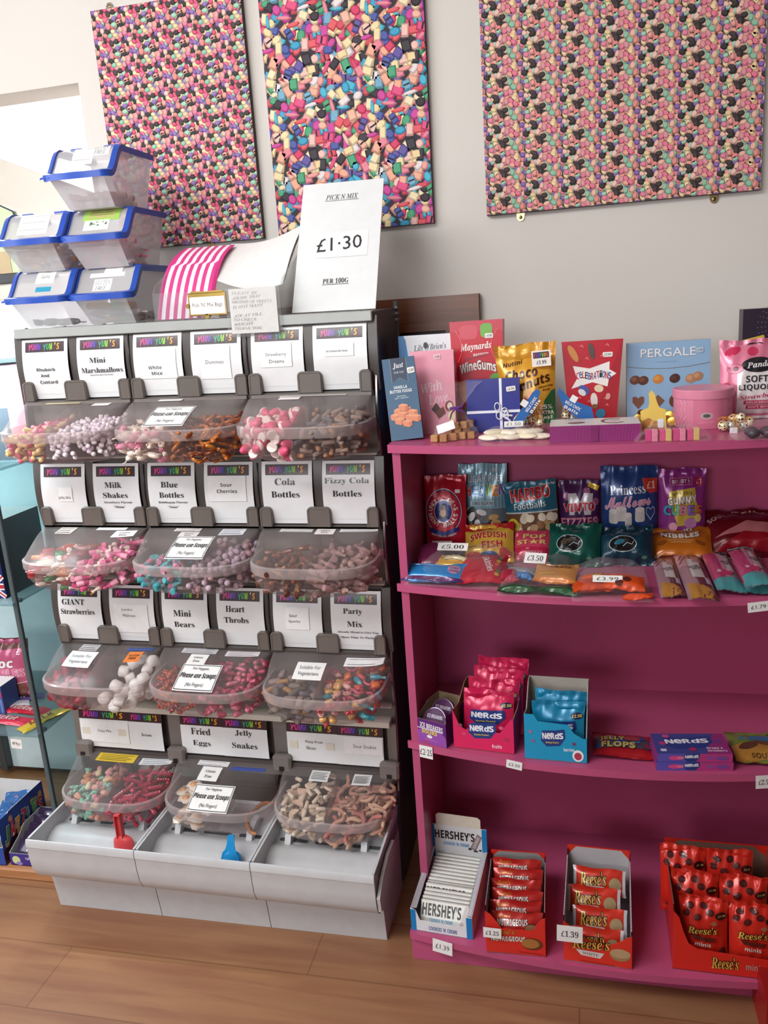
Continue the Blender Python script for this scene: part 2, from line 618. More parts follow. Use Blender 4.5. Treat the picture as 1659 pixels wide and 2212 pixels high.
# ------------------------------------------------------------------ printed canvases
PAL1 = ['26211f', '2b2422', '1f1b1b', '342a2a', 'e8799a', 'e2608a', 'd9436f', 'f0a08f', 'ee9d96', 'f2b9a4', 'e9877f', 'f3d9a6', 'f0cf98', '7f5aa6', '8d69b4', '9fd0b4', '88c2a4', 'f2c4b4', 'd8506a', 'e0909c']
PAL3 = ['26211f', '2b2422', '342a2a', 'e8799a', 'e9718f', 'f0a08f', 'ee9d96', 'f2b9a4', 'f2b9a4', 'e9877f', 'f3d9a6', 'f0cf98', '7f5aa6', '9fd0b4', '88c2a4', 'f2c4b4', 'f0a890', 'e0909c']
PAL2 = ['e0447a', 'd8325f', 'c93a94', 'e2505a', 'f3dca8', 'f5e3b6', 'f0d49a', '2f9bc4', '3fb0cf', '6aa6c4', '3e9e70', '5a4a9a', 'f0b49a', '3f4f9e', 'f0a98c', 'ee9a92', 'f4c0b4', 'e87f92', '2c2630', '241f26', 'd43f52', 'e9ddde']


def tone(h, k):
    h = h.lstrip('#'); c = [int(h[i:i + 2], 16) for i in (0, 2, 4)]
    c = [int(max(0, min(255, v * k if k <= 1 else v + (255 - v) * (k - 1)))) for v in c]
    return '%02x%02x%02x' % tuple(c)


def canvas(name, x0, z0, x1, z1, h, dep, tw, th, mode, seed, label, frames):
    """canvas whose lower edge runs from (x0, z0) to (x1, z1) on the wall"""
    o = Vector((x0, WALL_Y - dep, z0)); xd = Vector((x1 - x0, 0, z1 - z0)); W = xd.length
    up = Vector((-xd.z, 0, xd.x)).normalized()
    M = frame(o + xd / 2, xd, up)
    mb = MB()
    mb.box(-W / 2, 0, 0, W / 2, dep, h, C('4a3a40' if mode == 1 else '3a3038', 'paper'))
    rnd = random.Random(seed)
    P = flat_map(0)
    tile = []
    deck = []

    def pick(pal):
        if not deck:
            deck.extend(pal); rnd.shuffle(deck)
        return deck.pop()
    if mode == 1:
        for layer in range(4):
            n = 5
            for i in range(n):
                for j in range(n):
                    u = (i + .5 + rnd.uniform(-.42, .42) + .37 * layer) / n; v = (j + .5 + rnd.uniform(-.42, .42) + .21 * layer) / n
                    tile.append((layer, u, v, rnd.uniform(.0074, .0098), rnd.uniform(.0056, .0072), rnd.uniform(0, PI), pick(PAL1 if seed == 11 else PAL3), 0))
    else:
        for layer in range(4):
            n = 8
            for i in range(n):
                for j in range(n):
                    u = (i + .5 + rnd.uniform(-.4, .4) + .37 * layer) / n; v = (j + .5 + rnd.uniform(-.4, .4) + .21 * layer) / n
                    sh = rnd.choice((0, 0, 1, 1, 1, 2, 3))
                    a, b = rnd.uniform(.011, .017), rnd.uniform(.009, .0125)
                    if sh == 2: a, b = rnd.uniform(.018, .024), rnd.uniform(.005, .0065)
                    tile.append((layer, u, v, a, b, rnd.uniform(0, PI), pick(PAL2), sh))
    nu, nv = int(W / tw) + 2, int(h / th) + 2
    for layer in range(4):
        for part in range(2):
            acc = {}
            for L, u, v, a, b, q, col, sh in tile:
                if L != layer: continue
                for i in range(-1, nu):
                    for j in range(-1, nv):
                        cx, cy = (i + u) * tw - W / 2, (j + v) * th
                        if not (-W / 2 - a < cx < W / 2 + a and -a < cy < h + a): continue
                        cq, sq = math.cos(q), math.sin(q)
                        if part == 0:
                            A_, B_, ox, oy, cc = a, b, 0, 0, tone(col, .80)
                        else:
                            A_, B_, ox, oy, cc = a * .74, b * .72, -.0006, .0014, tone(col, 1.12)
                        if sh in (0, 2): base = [(A_ * math.cos(2 * PI * k / 9), B_ * math.sin(2 * PI * k / 9)) for k in range(9)]
                        else: base = [(A_, B_), (-A_, B_), (-A_, -B_), (A_, -B_)]
                        ps = []
                        for X, Y in base:
                            px, py = cx + X * cq - Y * sq + ox, cy + X * sq + Y * cq + oy
                            ps.append((min(W / 2, max(-W / 2, px)), min(h, max(0, py))))
                        acc.setdefault(cc, []).append(ps)
                        if part == 1 and sh == 3:
                            st = [(-A_ * .2, B_), (A_ * .2, B_), (A_ * .2, -B_), (-A_ * .2, -B_)]
                            acc.setdefault('2a2228', []).append([(min(W / 2, max(-W / 2, cx + X * cq - Y * sq + ox)), min(h, max(0, cy + X * sq + Y * cq + oy))) for X, Y in st][::-1])
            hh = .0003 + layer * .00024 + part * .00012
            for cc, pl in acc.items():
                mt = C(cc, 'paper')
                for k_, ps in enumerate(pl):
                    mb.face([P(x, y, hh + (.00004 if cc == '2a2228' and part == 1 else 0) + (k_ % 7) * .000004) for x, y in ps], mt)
    ob = mb.build(name, mat=M, smooth=0, label=label, cat='picture')
    for u, v in frames:
        b = MB()
        s = 1 if v > .5 else -1
        pr = [(-.011, 0), (.011, 0), (.010, s * .012), (.006, s * .019), (0, s * .021), (-.006, s * .019), (-.010, s * .012)]
        if s < 0: pr = pr[::-1]
        cx, cz = (u - .5) * W, h if v > .5 else 0
        b.prism([(cx + x, cz + z) for x, z in pr], 'y', dep - .0035, dep - .0015, C('c9b183' if s < 0 else '6a6058', 'metal'))
        b.lathe([(.0045, 0), (.0045, .0014), (.002, .0026)], C('8b7c5c', 'metal'), 10, (cx, dep - .003, cz + s * .011), 'y')
        b.build('hanging_bracket', ob, label='small brass mirror plate' if s < 0 else 'small dark mirror plate')
    return ob


p0, p1 = at_y(265, 541, WALL_Y - .02), at_y(568.7, 514.3, WALL_Y - .02)
canvas('canvas_print', p0.x, p0.z, p1.x, p1.z, at_y(190, 29, WALL_Y - .02).z - p0.z + .004, .02, .0905, .0735, 1, 11,
       'jelly bean patterned canvas on the wall behind the stacked plastic tubs', [(.115, 1), (.62, 0)])
p0, p1 = at_y(603, 510, WALL_Y - .02), at_y(936.5, 481, WALL_Y - .02)
canvas('canvas_print', p0.x, p0.z, p1.x, p1.z, .78, .02, .27, .235, 2, 5,
       'canvas printed with blue, red and cream mixed sweets behind the tall price sign', [])
p0, p1 = at_y(1051.6, 465.6, WALL_Y - .02), at_y(1642.4, 409.2, WALL_Y - .02)
canvas('canvas_print', p0.x, p0.z, p1.x, p1.z, .72, .02, .0945, .0715, 1, 23,
       'wide jelly bean patterned canvas on the wall above the pink shelf unit', [(.13, 0), (.845, 0)])

# ================================================================== PICK AND MIX STAND
LEAN = .0154                                    # the stand leans a touch to the right
SM = Matrix.Translation((-.47, 0, 0)) @ Matrix.Rotation(LEAN, 4, 'Y')   # local: x -0.936..0, y world, z up
CP = .312                                        # column pitch
SMOKE, SMOKED = C('756e6a', 'plas'), C('4c4644', 'plas')
CLIPC = C('665e59', 'plas')
NAVY = C('2b2c38', 'plas')
RAIL = C('a9adac', 'plas')
ROWZ = [1.367, 1.0375, .7055, .367]              # lower edge of each row of cards
ROWY = [1.882, 1.874, 1.866, 1.872]
STW = .936


def at_l(px, py, y):
    """pixel -> stand-local point on local depth y"""
    return SM.inverted() @ at_y(px, py, y)


stand = empty('sweet_display_stand', SM, 'tall grey and navy pick and mix stand holding the clear sweet bins', 'display stand')
# side panels: navy sheet with a wavy front edge and a pale edging strip


def front_y(z):
    y = 1.890
    for rz in ROWZ:
        y -= .016 * math.exp(-((z - (rz - .06)) / .07) ** 2)
    return y


for sx, nm in ((0, 'side_panel'), (-STW, 'side_panel')):
    zs = [.30 + i * (1.543 - .30) / 60 for i in range(61)]
    poly = [(front_y(z), z) for z in zs] + [(2.135, 1.547), (2.15, 1.50), (2.15, .02), (1.87, .02), (1.86, .24)]
    m = MB()
    x0, x1 = (sx, sx + .006) if sx == 0 else (sx - .006, sx)
    m.prism(poly, 'x', x0, x1, NAVY)
    pn = m.build(nm, stand, 20)
    e = MB()
    e.tube([((x0 + x1) / 2, front_y(z) - .003, z) for z in zs[::2]], .0042, C('8d8a88', 'metal') if sx == 0 else C('35333a', 'plas'), 6)
    e.build('edge_strip', pn, label='pale metal edging strip')
m = MB(); m.box(-.004, 2.15, .1, .008, 2.162, 1.565, C('77797c', 'metal'), .002)
for z in (1.53, 1.515, 1.545): m.box(.006, 2.12, z, .012, 2.15, z + .006, C('9a9c9f', 'metal'))
m.build('rear_upright', stand)
m = MB(); m.box(-STW, 1.90, .30, 0, 1.905, 1.54, SMOKE); m.build('back_panel', stand, 0)
m = MB()
m.box(-STW - .002, 1.872, 1.521, .002, 1.895, 1.5455, RAIL, .002)
m.box(-STW, 1.895, 1.538, 0, 2.15, 1.5455, C('8f8f8d', 'plas'))
for i in range(9):
    m.ball((-STW + .03 + i * .11, 1.883, 1.5455), (.005, .005, .003), C('7d8080', 'metal'), 8, 4)
m.build('top_rail', stand)
# dark upright strips between the cards, and ledges the bins hang from
for r in range(4):
    z0 = ROWZ[r]
    for c in range(7):
        if r == 3 and c % 2: continue
        x = -STW + c * CP / 2
        w = .011 if r < 3 else .026
        if r == 3 and c == 0: x += .013
        if r == 3 and c == 6: x -= .008; w = .012
        m = MB()
        top = z0 + (.172 if r < 3 else .128)
        N = 10

        def yy(k, r=r): return ROWY[r] + .004 - .010 * math.sin(PI * k / N) * (1 if r < 3 else .2)
        L = [[(x - w, yy(k), z0 - .005 + (top - z0) * k / N), (x + w, yy(k), z0 - .005 + (top - z0) * k / N),
              (x + w, yy(k) + .012, z0 - .005 + (top - z0) * k / N), (x - w, yy(k) + .012, z0 - .005 + (top - z0) * k / N)] for k in range(N + 1)]
        m.loft(L, SMOKED if r < 3 else SMOKE)
        if c in (2, 4) and r < 3:
            m.tube([(x, yy(k) - .001, z0 + (top - z0) * k / N) for k in range(1, N)], .0022, C('2b2728', 'plas'), 6)
        m.build('divider_strip', stand)
    m = MB()
    m.box(-STW + .002, ROWY[r] - .012, z0 - .016, -.002, 1.902, z0 - .003, SMOKED, .002)
    m.build('bin_ledge', stand)
    if r < 3:
        m = MB(); m.box(-STW + .004, 1.872, ROWZ[r + 1] + .1715, -.004, 1.902, ROWZ[r + 1] + .176, C('c9c4bd', 'plas'), .001)
        if r == 2: m.box(-STW + .05, 1.862, .486, -.01, 1.902, .503, C('d0cabf', 'plas'), .001)
        m.build('pale_ledge', stand, label='pale plastic ledge above a row of cards')
# clips holding the cards (rows 1-3) and hinge blocks (row 4)
for r in range(3):
    for c in range(7):
        x = -STW + c * CP / 2
        spans = [(x - .030, x + .030)] if c in (1, 3, 5) else []
        if c == 0: spans = [(x + .006, x + .036)]
        if c == 6: spans = [(x - .034, x - .004)]
        if c in (2, 4): spans = [(x - .034, x - .002), (x + .002, x + .034)]
        for a, b in spans:
            z0, z1 = ROWZ[r] - .004, ROWZ[r] + .046
            y1 = ROWY[r] - .019
            m = MB()
            rd = .011

            def ring(ins, y):
                o = []
                for cx, cz, q0 in ((b - rd, z0 + .002, None), (b - rd, z1 - rd, 0), (a + rd, z1 - rd, 90), (a + rd, z0 + .002, None)):
                    if q0 is None:
                        o.append(((b - ins) if cx > (a + b) / 2 else (a + ins), y, z0))
                    else:
                        for k in range(5):
                            q = math.radians(q0 + 22.5 * k)
                            o.append((cx + (rd - ins) * math.cos(q), y, cz + (rd - ins) * math.sin(q)))
                return o
            m.loft([ring(0, y1 + .012), ring(0, y1), ring(.002, y1 - .002), ring(.0045, y1 - .002), ring(.0055, y1 - .0008)], CLIPC)
            m.build('card_clip', stand)
for x in (-STW + .022, -CP * 2, -CP, -.014):
    m = MB()
    m.box(x - .026, 1.845, .343, x + .026, 1.872, .392, SMOKE, .006)
    m.box(x - .006, 1.841, .35, x + .006, 1.846, .362, C('1d1a1a', 'plas'))
    m.build('hinge_block', stand)

# ------------------------------------------------------------------ cards with the names of the sweets
RAINBOW = ['e83b8c', 'd0358f', '9a3fae', '5b48b8', '3b56c4', '3f6fc0', '2f9a9a', '3fae5a', '9ccb3a', 'f2cf3a', 'f29a2f', 'ef6a2c']
CARDS = [
    [('rhubarb and custard', [('Rhubarb', .50, .50, .40, .058, 'boldl'), ('And', .46, .40, .18, .055, 'boldl'), ('Custard', .52, .29, .38, .058, 'boldl')], None),
     ('mini marshmallows', [('Mini', .44, .62, .34, .085, 'serif'), ('Marshmallows', .52, .455, .88, .085, 'serif'), ('(Ideal For Hot Chocolate)', .50, .375, .5, .028, 'serif')], None),
     ('white mice', [('White', .44, .46, .28, .06, 'bold'), ('Mice', .47, .365, .22, .06, 'bold')], (.12, .28, .88, .76)),
     ('dummies', [('Dummies', .47, .51, .36, .06, 'sans')], (.18, .24, .78, .76)),
     ('strawberry dreams', [('Strawberry', .48, .58, .40, .068, 'sans'), ('Dreams', .49, .48, .29, .055, 'sans')], (.18, .39, .78, .76)),
     ('sour rainbow mini pencils', [('Sour Rainbow Mini Pencils', .45, .60, .40, .032, 'bold')], (.22, .52, .76, .72))],
    [('jelly mix', [('Jelly Mix', .52, .44, .28, .062, 'boldl')], (.40, .38, .70, .62)),
     ('milk shakes', [('Milk', .44, .655, .37, .095, 'serif'), ('Shakes', .47, .485, .54, .092, 'serif'), ('Strawberry Flavour', .51, .36, .62, .042, 'serifb'), ('“Mmm”', .52, .285, .26, .04, 'serifb')], None),
     ('blue bottles', [('Blue', .46, .655, .36, .095, 'serif'), ('Bottles', .49, .485, .52, .092, 'serif'), ('Bubblegum Flavour', .51, .36, .62, .042, 'serifb'), ('“Sour”', .50, .285, .24, .04, 'serifb')], None),
     ('sour cherries', [('Sour', .46, .645, .24, .055, 'bold'), ('Cherries', .47, .545, .42, .062, 'bold')], (.08, .38, .86, .79)),
     ('cola bottles', [('Cola', .46, .69, .40, .105, 'serif'), ('Bottles', .46, .49, .56, .10, 'serif')], None),
     ('fizzy cola bottles', [('Fizzy Cola', .47, .69, .86, .11, 'serif'), ('Bottles', .47, .50, .56, .095, 'serif')], None)],
    [('giant strawberries', [('GIANT', .36, .70, .52, .10, 'serif'), ('Strawberries', .45, .53, .78, .10, 'serif')], None),
     ('jumbo mallows', [('Jumbo', .40, .59, .25, .055, 'sans'), ('Mallows', .44, .49, .28, .05, 'sans')], (.10, .17, .86, .68)),
     ('mini bears', [('Mini', .44, .56, .38, .11, 'serif'), ('Bears', .46, .36, .44, .10, 'serif')], None),
     ('heart throbs', [('Heart', .40, .66, .40, .105, 'serif'), ('Throbs', .41, .47, .52, .10, 'serif')], None),
     ('sour sparks', [('Sour', .42, .58, .16, .05, 'boldl'), ('Sparks', .44, .48, .24, .055, 'boldl')], (.26, .34, .74, .72)),
     ('party mix', [('Party', .44, .67, .38, .11, 'serif'), ('Mix', .47, .47, .30, .095, 'serif'), ('Already Mixed to Give You', .52, .325, .82, .042, 'serifb'), ('More Time To Party!!!!', .54, .23, .74, .045, 'serifb')], None)],
    [('fizzy mix', [('Fizzy Mix', .50, .44, .27, .085, 'sans')], (.02, .14, .98, .70)),
     ('screws', [('Screws', .52, .42, .30, .08, 'sans')], None),
     ('fried eggs', [('Fried', .48, .60, .46, .17, 'serif'), ('Eggs', .48, .28, .42, .17, 'serif')], None),
     ('jelly snakes', [('Jelly', .48, .62, .38, .17, 'serif'), ('Snakes', .48, .31, .56, .15, 'serif')], None),
     ('fizzy fruit slices', [('Fizzy Fruit', .54, .52, .34, .08, 'sans'), ('Slices', .47, .37, .19, .075, 'sans')], None),
     ('sour snakes', [('Sour Snakes', .60, .50, .50, .085, 'sans')], (.14, .30, .98, .72))]]
ROWNAME = ['top', 'second', 'third', 'bottom']
R4X = [(-.9236, -.7668), (-.7668, -.665), (-.6086, -.483), (-.483, -.352), (-.2965, -.155), (-.155, -.030)]


def card(r, c):
    nm, lines, stk = CARDS[r][c]
    if r < 3:
        x0 = -STW + c * CP / 2 + .0125
        x1 = x0 + CP / 2 - .025
        z0, z1 = ROWZ[r], ROWZ[r] + (.151 if r == 0 else .158)
    else:
        x0, x1 = R4X[c]
        z0, z1 = ROWZ[r] + .004, ROWZ[r] + .120
        if c in (1, 2, 3): z0 -= 0
    W, H = x1 - x0, z1 - z0
    y0 = ROWY[r] - (.003 if r < 3 else .008 + .0012 * (c % 2))
    amp = .012 if r < 3 else .002
    tw = ((c * 7 + r * 3) % 5 - 2) * .003

    def P(U, V, h):
        t = V / H
        return (U + tw * V, -amp * math.sin(PI * t) + .004 * t - h, V)
    mb = MB()
    white = C('e2e3e5', 'lam')
    N = 12
    mb.grid(lambda u, v: P((u - .5) * W, v * H, 0), 4, N, white)
    mb.grid(lambda u, v: P((.5 - u) * W, v * H, -.0012), 4, N, white)
    s = Sheet(mb, W, H, P, 'lam', .0003, .00006, .014)
    hv0, hv1 = (.79, .955) if r < 3 else (.745, .985)
    hu0, hu1 = (.075, .925) if r < 3 else (.0, 1.0)
    s.r(hu0, hv0, hu1, hv1, '2a1c22')
    s.r(hu0 + .01, hv0 + .01, hu1 - .01, hv1 - .01, '38222a')
    word = "YUMM YUM'S"
    n = len(word)
    for i, ch in enumerate(word):
        if ch == ' ': continue
        u = hu0 + (hu1 - hu0) * (.13 + .755 * (i + (.35 if i > 7 else 0)) / (n - .3))
        k = .62 if ch != "'" else .25
        dv = .012 if i in (0, 5) else 0
        colr = RAINBOW[min(11, int(i * 12 / n))]
        s.t(ch, u, (hv0 + hv1) / 2 - dv + (.04 if ch == "'" else 0), .082 * (hu1 - hu0) if ch != "'" else .02, (hv1 - hv0) * k, tone(colr, .55), 'boldi', (-6, 5, -3, 4)[i % 4], .03)
        s.t(ch, u - .003, (hv0 + hv1) / 2 - dv + .006 + (.04 if ch == "'" else 0), .078 * (hu1 - hu0) if ch != "'" else .018, (hv1 - hv0) * k * .94, colr, 'boldi', (-6, 5, -3, 4)[i % 4], .0)
    if r < 3: s.line([(.02, .085), (.98, .085)], .0005, 'c8cacd')
    if stk: s.r(*stk, 'ececed', 'card', rot=((c * 5 + r) % 3 - 1) * .8); s.line([(stk[0], stk[1]), (stk[2], stk[1]), (stk[2], stk[3])], .0004, 'c9cacc')
    if nm in ('fizzy mix', 'fizzy fruit slices'):
        for u in (.12, .84): s.r(u - .07, .34, u + .09, .52, 'ddd5c6')
    for txt, u, v, w, h, st in lines:
        off = 0
        if st == 'boldl': st, off = 'bold', -.008
        s.t(txt, u, v, w, h, '2b2b2f', st, 0, off)
    M = SM @ Matrix.Translation(((x0 + x1) / 2, y0, z0))
    mb.build('name_card', None, 60, M, 'white card reading %s in the %s row of the sweet stand' % (nm, ROWNAME[r]), 'label card', 'name cards on the sweet stand')


for r in range(4):
    for c in range(6): card(r, c)

# ------------------------------------------------------------------ clear bins with hinged lids
TUB = clear('clear_bin_plastic', 'b9aeb0', .03, .42, .14, 'f6f2f2', 0, .38)
LID = clear('clear_lid_plastic', 'c8c0c0', .06, .42, .20, 'f7f3f3', 0, .30)
RIM = clear('bin_rim_plastic', 'cdc2c2', .34, .72, .20, 'f3ecec', 0, .3)
TY0, TYF = 1.868, 1.698                           # back and front of a bin (stand-local y)


_OE, _OP = .60, .85


def front_at(q):
    """front edge of a bin at q = |x| / half width"""
    q = min(1.0, abs(q))
    return 1.80 - (1.80 - TYF) * max(0.0, 1 - q ** (2 / _OE)) ** (_OP / 2)


_OUT = []
for _i in range(361):
    _a = PI * _i / 360
    _q = math.copysign(abs(math.cos(_a)) ** _OE, math.cos(_a))
    _OUT.append((-_q, front_at(_q)))
_OUT = [(-1, TY0)] + [(-1, TY0 - (TY0 - 1.80) * k / 20) for k in range(1, 20)] + _OUT + [(1, 1.80 + (TY0 - 1.80) * k / 20) for k in range(1, 21)]
_LEN = [0.0]
for _i in range(1, len(_OUT)):
    _LEN.append(_LEN[-1] + math.hypot((_OUT[_i][0] - _OUT[_i - 1][0]) * .153, _OUT[_i][1] - _OUT[_i - 1][1]))


def outline(k, n, inset=0.0):
    """plan outline from back left round the front to back right, k = 0..n, around the column centre"""
    d = _LEN[-1] * k / n
    i = 1
    while i < len(_LEN) - 1 and _LEN[i] < d: i += 1
    f = (d - _LEN[i - 1]) / max(1e-9, _LEN[i] - _LEN[i - 1])
    x = _OUT[i - 1][0] + (_OUT[i][0] - _OUT[i - 1][0]) * f; y = _OUT[i - 1][1] + (_OUT[i][1] - _OUT[i - 1][1]) * f
    return x * (.153 - inset), y + inset * (TY0 - y) / (TY0 - TYF)


RIMZ, BOTZ = -.082, -.142                          # rim and floor heights below the hinge line


def lid_P(s, t):
    """s -1..1 across, t 0 hinge .. 1 front; stand-local, relative to (column centre, hinge z)"""
    z = -.006 + (RIMZ + .024 + .006) * t + .010 * math.sin(PI * t)
    yb = TY0 - .002
    return Vector((s * .1515, yb + (front_at(s) - yb) * t, z))


def lid_map(s0, s1, t0, t1):
    def P(U, V, h, W=1, H=1):
        s = (s0 + s1) / 2 + U / W * (s1 - s0)
        t = t1 + (t0 - t1) * V / H
        p = lid_P(s, t)
        return (p.x, p.y - h * .45, p.z + h * .9)
    return P


BINWORD = ['left', 'middle', 'right']


def sweet_bin(r, c):
    cx, hz = -STW + CP * (c + .5), ROWZ[r] - .004
    a, b = CARDS[r][2 * c][0], CARDS[r][2 * c + 1][0]
    root = empty('sweet_bin', SM @ Matrix.Translation((cx, 0, hz)), 'clear sweet bin below the %s and %s cards' % (a, b), 'sweet bin', 'clear sweet bins on the stand')
    n = 40
    m = MB()
    rings = []
    for k in range(8):
        q = k / 7 * PI / 2
        ins = .050 * (1 - math.cos(q)); z = RIMZ + (BOTZ - RIMZ) * math.sin(q)
        rings.append([(*outline(i, n, ins), z) for i in range(n + 1)])
    m.loft(rings, TUB, False)
    m.face([p for p in rings[-1]], TUB)
    bowl = m.build('bowl', root, 50)
    m = MB()
    m.loft([[(*outline(i, n, -.001), RIMZ - .002) for i in range(n + 1)], [(*outline(i, n, -.0035), RIMZ + .003) for i in range(n + 1)],
            [(*outline(i, n, -.0035), RIMZ + .021) for i in range(n + 1)], [(*outline(i, n, .0015), RIMZ + .024) for i in range(n + 1)]], RIM, False)
    m.build('rim_band', root, 50)
    m = MB()
    m.grid(lambda u, v: lid_P(math.sin((u - .5) * PI), v), 36, 8, LID)
    for sx in (-1, 1):
        m.face([(sx * .1515, TY0 - .002, -.006), (sx * .1515, 1.80, RIMZ + .024), (sx * .1515, TY0 - .002, RIMZ + .024)], LID)
    m.box(-.150, TY0 - .006, -.010, .150, TY0 + .004, -.002, SMOKE)
    lid = m.build('lid', root, 50)
    m = MB()
    ys = [TYF + .012 + (TY0 - TYF - .014) * i / 8 for i in range(9)]
    m.loft([[(0, y, BOTZ + .045 * max(0, 1 - (y - TYF) / .05) ** 2) for y in ys],
            [(0, y, lid_P(0, max(0, min(1, (TY0 - y) / (TY0 - TYF)))).z - .002) for y in ys]], RIM, False)
    m.build('divider', root, 50)
    return root, lid


def sticker(lid, s0, s1, t0, t1, col, texts=(), kind='card', border=False, label=None, scrib=0):
    W, H = 1.0, 1.0
    m = MB()
    Pm = lid_map(s0, s1, t0, t1)
    w_m = (lid_P(s1, (t0 + t1) / 2) - lid_P(s0, (t0 + t1) / 2)).length
    h_m = (lid_P((s0 + s1) / 2, t1) - lid_P((s0 + s1) / 2, t0)).length
    P = lambda U, V, h: Pm(U, V, h, w_m, h_m)
    s = Sheet(m, w_m, h_m, P, kind, .0010, .0003, .008)
    s.r(0, 0, 1, 1, col)
    if border:
        for q in ((.02, .94, .98, .965), (.02, .035, .98, .06), (.02, .035, .032, .965), (.968, .035, .98, .965)): s.r(*q, '2a2a2c')
    for i in range(scrib):
        s.line([(.08, .8 - .6 * i / max(1, scrib - 1)), (.9 - .1 * (i % 2), .8 - .6 * i / max(1, scrib - 1))], h_m * .07, tone(col, .6))
    for txt, u, v, w, h, st in texts: s.t(txt, u, v, w, h, '2b2b2d', st)
    m.build('sticker', lid, 0, None, label)


HYG = [('For Hygiene', .5, .80, .40, .13, 'ital2'), ('Please use Scoops', .5, .52, .90, .25, 'bold2'), ('(No Fingers)', .5, .20, .44, .16, 'ital2')]
HYG = [(t, u, v, w, h, 'boldi' if st == 'bold2' else 'sans') for t, u, v, w, h, st in HYG]
GF = [('Gluten', .5, .66, .5, .2, 'serifb'), ('Free', .5, .3, .36, .2, 'serifb')]
VEG = [('Suitable For', .5, .68, .74, .2, 'sans'), ('Vegetarians', .5, .3, .72, .24, 'sans')]
BINS = {}
for r in range(4):
    for c in range(3): BINS[r, c] = sweet_bin(r, c)
for r, c, q in ((0, 1, (-.36, .32, .40, .92)), (1, 1, (-.30, .36, .34, .86)), (2, 1, (-.40, .32, .48, .97)), (3, 1, (-.40, .34, .56, 1.0))):
    sticker(BINS[r, c][1], *q, 'f2f2f2', HYG, border=True, label='white hygiene notice with black border')
STK = [(0, 0, -.55, .1, .03, .10, 'd6c9a0', (), 0), (0, 0, .42, .72, .12, .26, 'e9e6e6', (), 1), (0, 1, -.52, -.1, .02, .12, 'eceaea', (), 0), (0, 2, -.46, -.12, .10, .24, 'efeaea', (), 1), (0, 2, -.5, .6, .03, .08, 'dcd8d4', (), 0),
       (1, 0, -.62, -.3, .06, .30, 'c9c0bc', (), 3), (1, 0, .1, .66, .05, .15, 'efefef', (), 1), (1, 0, .52, .9, .18, .40, 'efefef', GF, 0), (1, 1, -.48, .0, .06, .18, 'd9d4d2', (), 2), (1, 1, -.32, .02, .2, .36, 'e2dede', GF, 0), (1, 1, .38, .8, .08, .30, 'dcdde4', (), 3),
       (1, 2, -.66, -.1, .06, .17, 'd6d4d4', (), 2), (1, 2, -.04, .28, .05, .24, 'efe9e7', GF, 0), (1, 2, .36, .98, .05, .16, 'd9d7d8', (), 2),
       (2, 0, -.52, -.16, .10, .28, 'b9b7bb', (), 3), (2, 0, -.62, -.08, .30, .66, 'f2f2f2', VEG, 0), (2, 0, .42, .90, .14, .24, '4a5a98', (), 2), (2, 0, .50, .76, .26, .52, 'e8853f', (('GLUTEN', .5, .62, .7, .2, 'bold'), ('FREE', .5, .34, .5, .2, 'bold')), 0),
       (2, 1, -.60, .06, .08, .22, 'c9c8cc', (), 3), (2, 1, -.38, -.04, .24, .48, 'efefef', GF, 0), (2, 1, .24, .84, .12, .26, 'd9d4d8', (), 3), (2, 2, -.46, .04, .32, .68, 'efefef', VEG, 0), (2, 2, .34, .98, .16, .38, 'e9e9ea', (), 2),
       (3, 0, -.55, .24, .06, .26, 'd9b93a', (), 4), (3, 0, .36, .96, .12, .28, 'd5d7dc', (), 3), (3, 1, -.58, .02, .06, .18, 'dedcdf', (), 2), (3, 1, -.44, -.06, .20, .50, 'ececec', GF, 0), (3, 1, .1, .74, .16, .24, '3d4f9c', (), 1),
       (3, 2, -.46, -.12, .10, .34, 'd6d6d6', (), 5), (3, 2, .32, .64, .12, .36, 'd3d3d4', (), 6)]
for r, c, s0, s1, t0, t1, col, tx, sc in STK:
    sticker(BINS[r, c][1], s0, s1, t0, t1, col, tx, scrib=sc)

